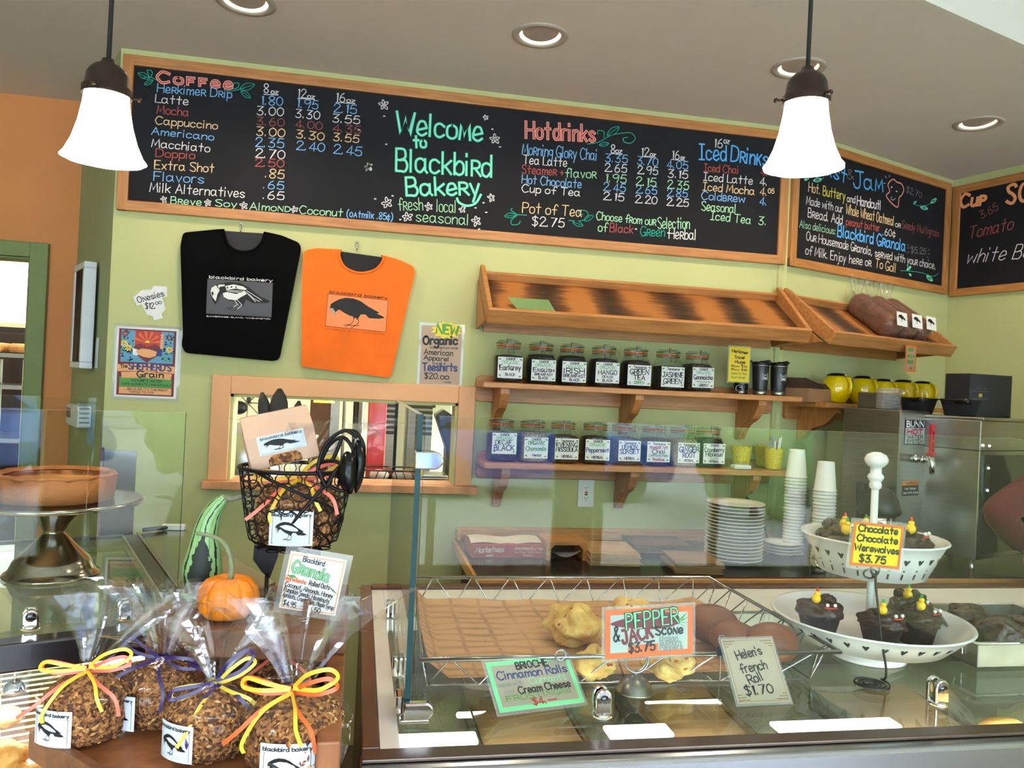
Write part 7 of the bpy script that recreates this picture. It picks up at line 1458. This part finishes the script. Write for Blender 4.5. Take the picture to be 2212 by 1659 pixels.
# ------------------------------------------------------------------ kitchen seen through the pass-through and the left doorway
REDP = mat('glossy_red_paint', '#d8231c', .3, coat=.4, var=.08, vscale=20)
def K(px, py, y): return onY(px, py, y)
a, c = K(795, 900, 4.1), K(834, 900, 4.1); t = thing('red_post', 'red painted post in the kitchen behind the pass-through', 'post', ((a.x+c.x)/2, 4.1, 0)); obj('post', MB().box((-(c.x-a.x)/2, -.05, 0), ((c.x-a.x)/2, .05, 2.9)), REDP, t, bevel=.006)
a = K(505, 965, 4.2); t = thing('mixing_bowl', 'large shiny steel drum in the kitchen at the left of the pass-through', 'mixer', (a.x+.05, 4.2, 0)); obj('drum', MB().lathe([(0, .9), (.16, .92), (.19, 1.0), (.195, 1.18), (.18, 1.28), (.10, 1.34), (0, 1.35)], 40), STEEL, t); obj('drum_stand', MB().lathe([(0, 0), (.2, 0), (.2, .05), (.08, .1), (.08, .9), (0, .9)], 24), DKST, t)
a = K(535, 870, 4.7); t = thing('wall_fan', 'round silver fan guard high in the kitchen', 'fan', (a.x, 4.7, a.z)); obj('guard_ring', MB().lathe([(.13, -.03), (.15, -.03), (.15, .03), (.13, .03), (.13, -.03)], 36, M=RX(pi/2)), STEEL, t); obj('motor', MB().ball((-.05, 0, -.03), (.05, .04, .04)), BLACK, t); b = MB(); [b.tube([(0, 0, 0), (.14*cos(q), 0, .14*sin(q))], .004, 6) for q in [2*pi*i/8 for i in range(8)]]; obj('spokes', b, STEEL, t); obj('mount_pole', MB().tube([(0, .04, 0), (0, .04, 2.9-a.z)], .012, 8), DKST, t)
a, c = K(672, 850, 5.6), K(712, 940, 5.6); t = thing('kitchen_door', 'brown door at the back of the kitchen', 'door', (a.x, 5.6, 0)); obj('leaf', MB().box((0, -.02, 0), (c.x-a.x, .02, 2.05)), mat('brown_door_paint', '#5b3d28', .5), t, bevel=.003); obj('steel_jamb', MB().box((c.x-a.x, -.03, 0), (c.x-a.x+.06, .03, 2.1)), STEEL, t)
a = K(700, 866, 4.6); t = thing('heat_lamp', 'small orange glowing lamp hanging in the kitchen', 'lamp', (a.x, 4.6, a.z)); obj('lamp_shade', MB().lathe([(.02, .06), (.05, .02), (.06, -.01), (.055, -.01), (.045, .02), (.02, .055)], 24), flat('amber_glass', '#f5b040', emit='#ffb84a', estr=2), t); obj('cord', MB().tube([(0, 0, .05), (0, 0, 3.2-a.z)], .004, 6), BLACK, t)
for px, r, m_, lb in ((768, .016, BLACK, 'black vertical pipe in the kitchen'), (779, .022, DKST, 'grey vertical pipe in the kitchen beside the black one'), (743, .010, DKST, 'thin grey pipe on the kitchen wall')):
    a = K(px, 900, 4.9); t = thing('pipe', lb, 'pipe', (a.x, 4.9, 0)); obj('pipe_tube', MB().tube([(0, 0, 0), (0, 0, 3.2)], r, 10), m_, t)
a, c = K(836, 870, 5.2), K(884, 950, 5.2); t = thing('wall_oven', 'dark slatted oven front at the back of the kitchen', 'oven', (a.x, 5.2, 0)); obj('oven_body', MB().box((0, 0, 0), (.30, .5, 1.62)), DKST, t); b = MB(); [b.box((.0, -.012, 1.25+i*.035), (.30, -.002, 1.27+i*.035)) for i in range(9)]; obj('slat', b, BLACK, t); obj('oven_top', MB().box((-.02, -.04, 1.625), (.36, .52, 1.70)), STEEL, t)
a, c = K(957, 862, 5.8), K(982, 902, 5.8); t = thing('notice_board', 'white notice on the cream kitchen wall', 'notice', (a.x, 6.28, c.z)); obj('sheet', MB().box((0, 0, 0), (.17, .01, .4)), PAPER, t)
a = K(895, 858, 5.9); t = thing('vent_duct', 'steel vent with a dark grille at the top of the kitchen wall', 'vent', (a.x, 6.1, a.z-.12)); obj('duct', MB().box((0, 0, 0), (.3, .199, .3)), STEEL, t); obj('grille', MB().box((.03, -.01, .04), (.18, 0, .22)), BLACK, t)
a = K(955, 1000, 3.95); t = thing('dough_machine', 'black curved machine housing at the right of the pass-through', 'machine', (a.x, 3.95, 0)); obj('housing', MB().prism([(-.06, .9), (.07, .9), (.07, 1.36), (.04, 1.44), (-.01, 1.47), (-.05, 1.44), (-.02, 1.36), (.01, 1.28), (.01, 1.15), (-.05, 1.1)], -.06, .06, 0, RX(pi/2)), BLACK, t, bevel=.006); obj('stand', MB().box((-.08, -.08, 0), (.08, .08, .9)), DKST, t)
t = thing('kitchen_table', 'steel work table just behind the pass-through', 'table', (0, 3.66, 0)); obj('tabletop', MB().box((-.75, 0, 1.08), (.62, .24, 1.12)), STEEL, t, bevel=.003)
for x in (-.7, .57):
    for y in (.04, .20): obj('leg', MB().tube([(x, y, 0), (x, y, 1.08)], .02, 8), STEEL, t)
a = K(790, 1030, 3.78); t = thing('wire_tray', 'black wire tray of rolls on the kitchen table behind the bird basket', 'tray', (a.x, 3.78, 1.1205)); b = MB(); w, d = .15, .09
for z in (.004, .06): b.tube([(-w, -d, z), (w, -d, z), (w, d, z), (-w, d, z)], .004, 6, closed=True)
for i in range(9): b.tube([(-w+i*w/4, -d, .004), (-w+(i+.5)*w/4 if i < 8 else w, -d, .06)], .0025, 5)
obj('wire_frame', b, BLACK, t)
for i, lb in enumerate(('white roll with red filling in the wire tray, left one', 'white roll in the wire tray, right one')): q = thing('roll', lb, 'bread roll', (a.x-.06+.12*i, 3.78, 1.128), 0, 'rolls in the wire tray'); obj('crust', MB().ball((0, 0, .022), (.05, .06, .026)), [mat('floured_roll', '#e9e2d6', .7, vscale=12, color2='#c0563a'), BUN][0], q)
a = K(868, 1032, 3.80); t = thing('bread_stack', 'brown loaf lying on the kitchen table beside the red post', 'bread', (a.x, 3.82, 1.1205)); obj('crust', MB().ball((0, 0, .035), (.10, .05, .036), 24, 14, 0, None, lump(4, .06)), CRUST, t)
a = K(892, 1030, 3.74); t = thing('tape_dispenser', 'yellow tape dispenser on the kitchen table at the pass-through', 'dispenser', (a.x, 3.74, 1.1205)); obj('tape_roll', MB().lathe([(.022, -.012), (.045, -.012), (.045, .012), (.022, .012), (.022, -.012)], 28, M=T(0, 0, .047) @ RX(pi/2)), flat('yellow_tape', '#e8c93a', .4), t); obj('dispenser_foot', MB().box((-.05, -.014, 0), (.05, .014, .012)), flat('yellow_plastic', '#d8bb2e', .4), t)
for px, lb in ((925, 'stack of steel trays on the kitchen table at the right'),): a = K(px, 1040, 3.75); t = thing('tray_stack', lb, 'trays', (a.x, 3.78, 1.1205)); [obj('tray', MB().box((-.09, -.06, i*.011), (.09, .10, i*.011+.008)), STEEL, t, bevel=.002) for i in range(4)]
# back room through the left doorway
a, c = K(12, 560, 6.2), K(58, 700, 6.2); b = MB().box((a.x-.05, 6.26, K(30, 697, 6.2).z), (c.x, 6.28, K(30, 565, 6.2).z)); o = struct('window_5', b, flat('glowing_white_board', '#ffffff', emit='#eef6ff', estr=1.3), 'white board in the back room with an added glow'); b = MB(); x0, x1, z0, z1 = a.x-.05, c.x, K(30, 697, 6.2).z, K(30, 565, 6.2).z  # a white board, no light source; its glow is added
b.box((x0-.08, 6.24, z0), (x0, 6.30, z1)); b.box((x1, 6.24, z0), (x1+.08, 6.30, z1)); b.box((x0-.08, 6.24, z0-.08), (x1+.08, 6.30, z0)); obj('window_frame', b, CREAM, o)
a = K(38, 900, 5.2); RACKC = flat('cream_rack_metal', '#d9d2b4', .5); t = thing('bakery_rack', 'cream metal rack with trays in the back room', 'rack', (a.x-.32, 5.2, 0))
for x in (0, .36):
    for y in (0, .5): obj('upright', MB().box((x-.018, y-.018, 0), (x+.018, y+.018, 1.62)), RACKC, t)
for i, z in enumerate((.4, .75, 1.12, 1.44, K(20, 772, 5.2).z)): obj('shelf', MB().box((-.03, -.03, z), (.40, .52, z+.025)), STEEL, t)
zs = K(20, 772, 5.2).z+.0255
for i in range(3): q = thing('bread_loaf', 'pale loaf on the top of the bakery rack, %s from the left' % ORD[i], 'bread', (a.x-.29+i*.14, 5.26, zs), 0, 'loaves on the bakery rack'); obj('crust', MB().box((-.055, -.08, 0), (.055, .10, .06)), BUN, q, bevel=.02)
t = thing('dark_cabinet', 'dark cabinet standing behind the bakery rack in the back room', 'cabinet', (a.x-.75, 5.9, 0)); obj('cabinet_body', MB().box((0, 0, 0), (1.1, .3, K(30, 702, 6.0).z-.02)), mat('near_black_wood', '#17120f', .6), t)
for xx in (.02, .56): obj('door', MB().box((xx, -.018, .05), (xx+.52, -.001, K(30, 702, 6.0).z-.06)), mat('dark_door_wood', '#211913', .5), t, bevel=.003)
# ------------------------------------------------------------------ person in a red shirt at the right edge
AR = radians(28); sh, elb, wri = atD(2296, 990, 3.02), atD(2152, 1108, 2.93), atD(2212, 1178, 3.08)
PX, PY = sh.x+.17*cos(AR)-.01*sin(AR), sh.y+.17*sin(AR)
t = thing('person', 'person in a red long sleeved shirt and dark trousers working at the right edge', 'person', (PX, PY, 0), AR)
def skin(name, verts, edges, rad, m_, root, lvl=2, parent=t):
    me = bpy.data.meshes.new(name); me.from_pydata(verts, edges, []); me.materials.append(m_); o = place(bpy.data.objects.new(name, me), parent)
    md = o.modifiers.new('skin', 'SKIN'); md.use_smooth_shade = True; sv = me.skin_vertices[0].data if me.skin_vertices else None
    if sv is None: bm = bmesh.new(); bm.from_mesh(me); bm.verts.layers.skin.verify(); bm.to_mesh(me); bm.free(); sv = me.skin_vertices[0].data
    for i, r in enumerate(rad): sv[i].radius = r if isinstance(r, tuple) else (r, r); sv[i].use_root = (i == root)
    u_ = o.modifiers.new('subsurf', 'SUBSURF'); u_.levels = lvl; u_.render_levels = lvl; return o
SK = mat('skin', '#c98f6e', .5, var=.03, subsurf=.1); REDS = mat('red_knit_shirt', '#5c141c', .85, bump=.15, bscale=220, var=.08); TRO = mat('dark_trousers', '#15171d', .8); HAIR = mat('dark_brown_hair', '#2e1d14', .5, bump=.5, bscale=120, stretch=(6, 6, 1))
ip = inv(t); lE, lW = tuple(ip @ elb), tuple(ip @ wri); SH = 1.37
ARMS = ((-1, lE, lW), (1, (.27, .03, 1.12), (.16, .25, 1.15)))
def ext(e, w, L): e, w = Vector(e), Vector(w); return tuple(w+(w-e).normalized()*L)
V = [(0, 0, .93), (0, -.005, 1.08), (0, -.01, 1.24), (0, -.012, 1.37), (0, 0, 1.45), (0, .012, 1.52), (0, .02, 1.60), (0, .015, 1.68)]; E = [(i, i+1) for i in range(7)]; Rr = [(.15, .11), (.13, .10), (.15, .11), (.14, .09), (.055, .055), (.05, .055), (.075, .09), (.07, .085)]
for s_, el, wr in ARMS:
    k = len(V); V += [(s_*.17, -.01, SH+.005), el, wr, ext(el, wr, .075)]; E += [(3, k), (k, k+1), (k+1, k+2), (k+2, k+3)]; Rr += [.055, .043, .030, (.038, .018)]
for s_ in (-1, 1):
    k = len(V); V += [(s_*.09, 0, .86), (s_*.095, .01, .49), (s_*.10, -.015, .09), (s_*.10, .10, .04)]; E += [(0, k), (k, k+1), (k+1, k+2), (k+2, k+3)]; Rr += [.085, .058, .042, (.045, .032)]
skin('body', V, E, Rr, SK, 0)
V = [(0, 0, .80), (0, -.005, .98), (0, -.01, 1.20), (0, -.012, 1.37), (0, -.004, 1.425), (0, .0, 1.455)]; E = [(i, i+1) for i in range(5)]; Rr = [(.20, .155), (.175, .14), (.175, .135), (.17, .12), (.11, .09), .07]
for s_, el, wr in ARMS:
    k = len(V); e_, w_ = Vector(el), Vector(wr); V += [(s_*.17, -.01, SH+.005), tuple((Vector((s_*.17, -.01, SH))+e_)/2), el, tuple(e_.lerp(w_, .5)), tuple(e_.lerp(w_, .97))]; E += [(3, k), (k, k+1), (k+1, k+2), (k+2, k+3), (k+3, k+4)]; Rr += [.074, .068, .066, .056, .044]
skin('shirt', V, E, Rr, REDS, 0)
V = [(0, 0, .98), (0, 0, .86)]; E = [(0, 1)]; Rr = [(.165, .13), (.175, .138)]
for s_ in (-1, 1): k = len(V); V += [(s_*.09, 0, .80), (s_*.095, .01, .49), (s_*.10, -.015, .07)]; E += [(1, k), (k, k+1), (k+1, k+2)]; Rr += [.096, .072, .062]
skin('trousers', V, E, Rr, TRO, 0)
obj('hair', MB().ball((0, -.005, 1.665), (.092, .108, .10), 24, 16, 0, None, lump(6, .05, 5)), HAIR, t)
for s_ in (-1, 1): obj('shoe', MB().ball((s_*.10, .06, .035), (.05, .135, .045), 20, 12), BLACK, t)
b = MB(); b.ball((0, .115, 1.585), (.012, .016, .02)); [b.ball((sx*.09, .01, 1.60), (.012, .02, .032)) for sx in (-1, 1)]; obj('nose_and_ears', b, SK, t); b = MB(); [b.ball((sx*.032, .098, 1.615), (.013, .008, .008)) for sx in (-1, 1)]; obj('eyes', b, flat('eye_dark', '#2a1c18', .3), t); obj('mouth', MB().ball((0, .103, 1.545), (.024, .006, .006)), flat('lip', '#a3574c', .5), t)
for s_, el, wr in ARMS:
    d_ = (Vector(wr)-Vector(el)).normalized(); sd2 = d_.cross(Vector((0, 0, 1))).normalized(); up2 = sd2.cross(d_); h0 = Vector(wr)+d_*.07
    for i in range(5):
        L = (.060, .074, .080, .072, .054)[i]; o2 = h0+sd2*(-.028+.0145*i)
        pts = [o2-d_*.02, o2+d_*L*.4+up2*.004, o2+d_*L*.78-up2*.012, o2+d_*L*.9-up2*.03]
        if i == 4: pts = [h0-d_*.045+sd2*.02, h0-d_*.015+sd2*.045-up2*.006, h0+d_*.015+sd2*.05-up2*.014]
        obj('finger', MB().tube([tuple(q) for q in spline([tuple(q) for q in pts], 4)], .0085, 8), SK, t)
# ------------------------------------------------------------------ street outside the shop windows (it mirrors in the glass)
b = MB().box((-30, -26, -.25), (30, -3.62, -.05)); struct('floor_street', b, mat('pale_paving', '#bebeb8', .8), 'street outside the shop')
b = MB().box((-30, -18.3, -.05), (30, -18, 7)); [b.box((-30, -17.99, .3*i), (30, -17.96, .3*i+.02)) for i in range(22)]; struct('wall_across', b, mat('pale_siding', '#868f97', .7), 'pale building across the street')
def car(label, x, y, rz, m_):
    t = thing('parked_car', label, 'car', (x, y, -.05), rz)
    pr = [(-2.1, .3), (2.1, .3), (2.15, .6), (2.0, .85), (1.1, .98), (.55, 1.42), (-1.0, 1.48), (-1.75, 1.0), (-2.1, .9)]
    obj('car_body', MB().prism(pr, -.85, .85, 0, RX(pi/2)), m_, t, bevel=.08, seg=3)
    for s_ in (-.86, .83): obj('side_window', MB().prism([(.95, 1.0), (.48, 1.36), (-.92, 1.40), (-1.45, 1.02)], -s_-.03, -s_, 0, RX(pi/2)), BLACK, t)
    for wx in (-1.3, 1.35):
        for wy in (-.8, .8): obj('wheel', MB().lathe([(0, -.1), (.30, -.1), (.33, -.06), (.33, .06), (.30, .1), (0, .1)], 28, M=T(wx, wy, .33) @ RX(pi/2)), BLACK, t)
car('white car parked on the street outside', -3.6, -9.0, .05, flat('white_car_paint', '#f4f6f8', .2, coat=.6)); car('blue car parked on the street outside', 2.6, -9.2, .0, flat('blue_car_paint', '#3b5f9c', .2, coat=.6)); car('silver car parked on the street outside', 8.4, -9.1, .02, flat('silver_car_paint', '#aab2bc', .25, coat=.6))
for x, lb in ((-.6, 'green shrub outside between the white and the blue car'), (5.4, 'green shrub outside between the blue and the silver car'), (-6.6, 'green shrub outside left of the white car')):
    t = thing('street_shrub', lb, 'shrub', (x, -7.2, -.05)); obj('foliage', MB().ball((0, 0, 1.0), (.8, .7, .8), 48, 30, 0, None, lump(int(x*7)+60, .25, 8)), mat('shrub_leaves', '#6f9a4a', .7, vscale=30, color2='#35602a', bump=.8, bscale=40), t); obj('stem', MB().tube([(0, 0, 0), (0, 0, .6)], .06, 8), UNW, t)
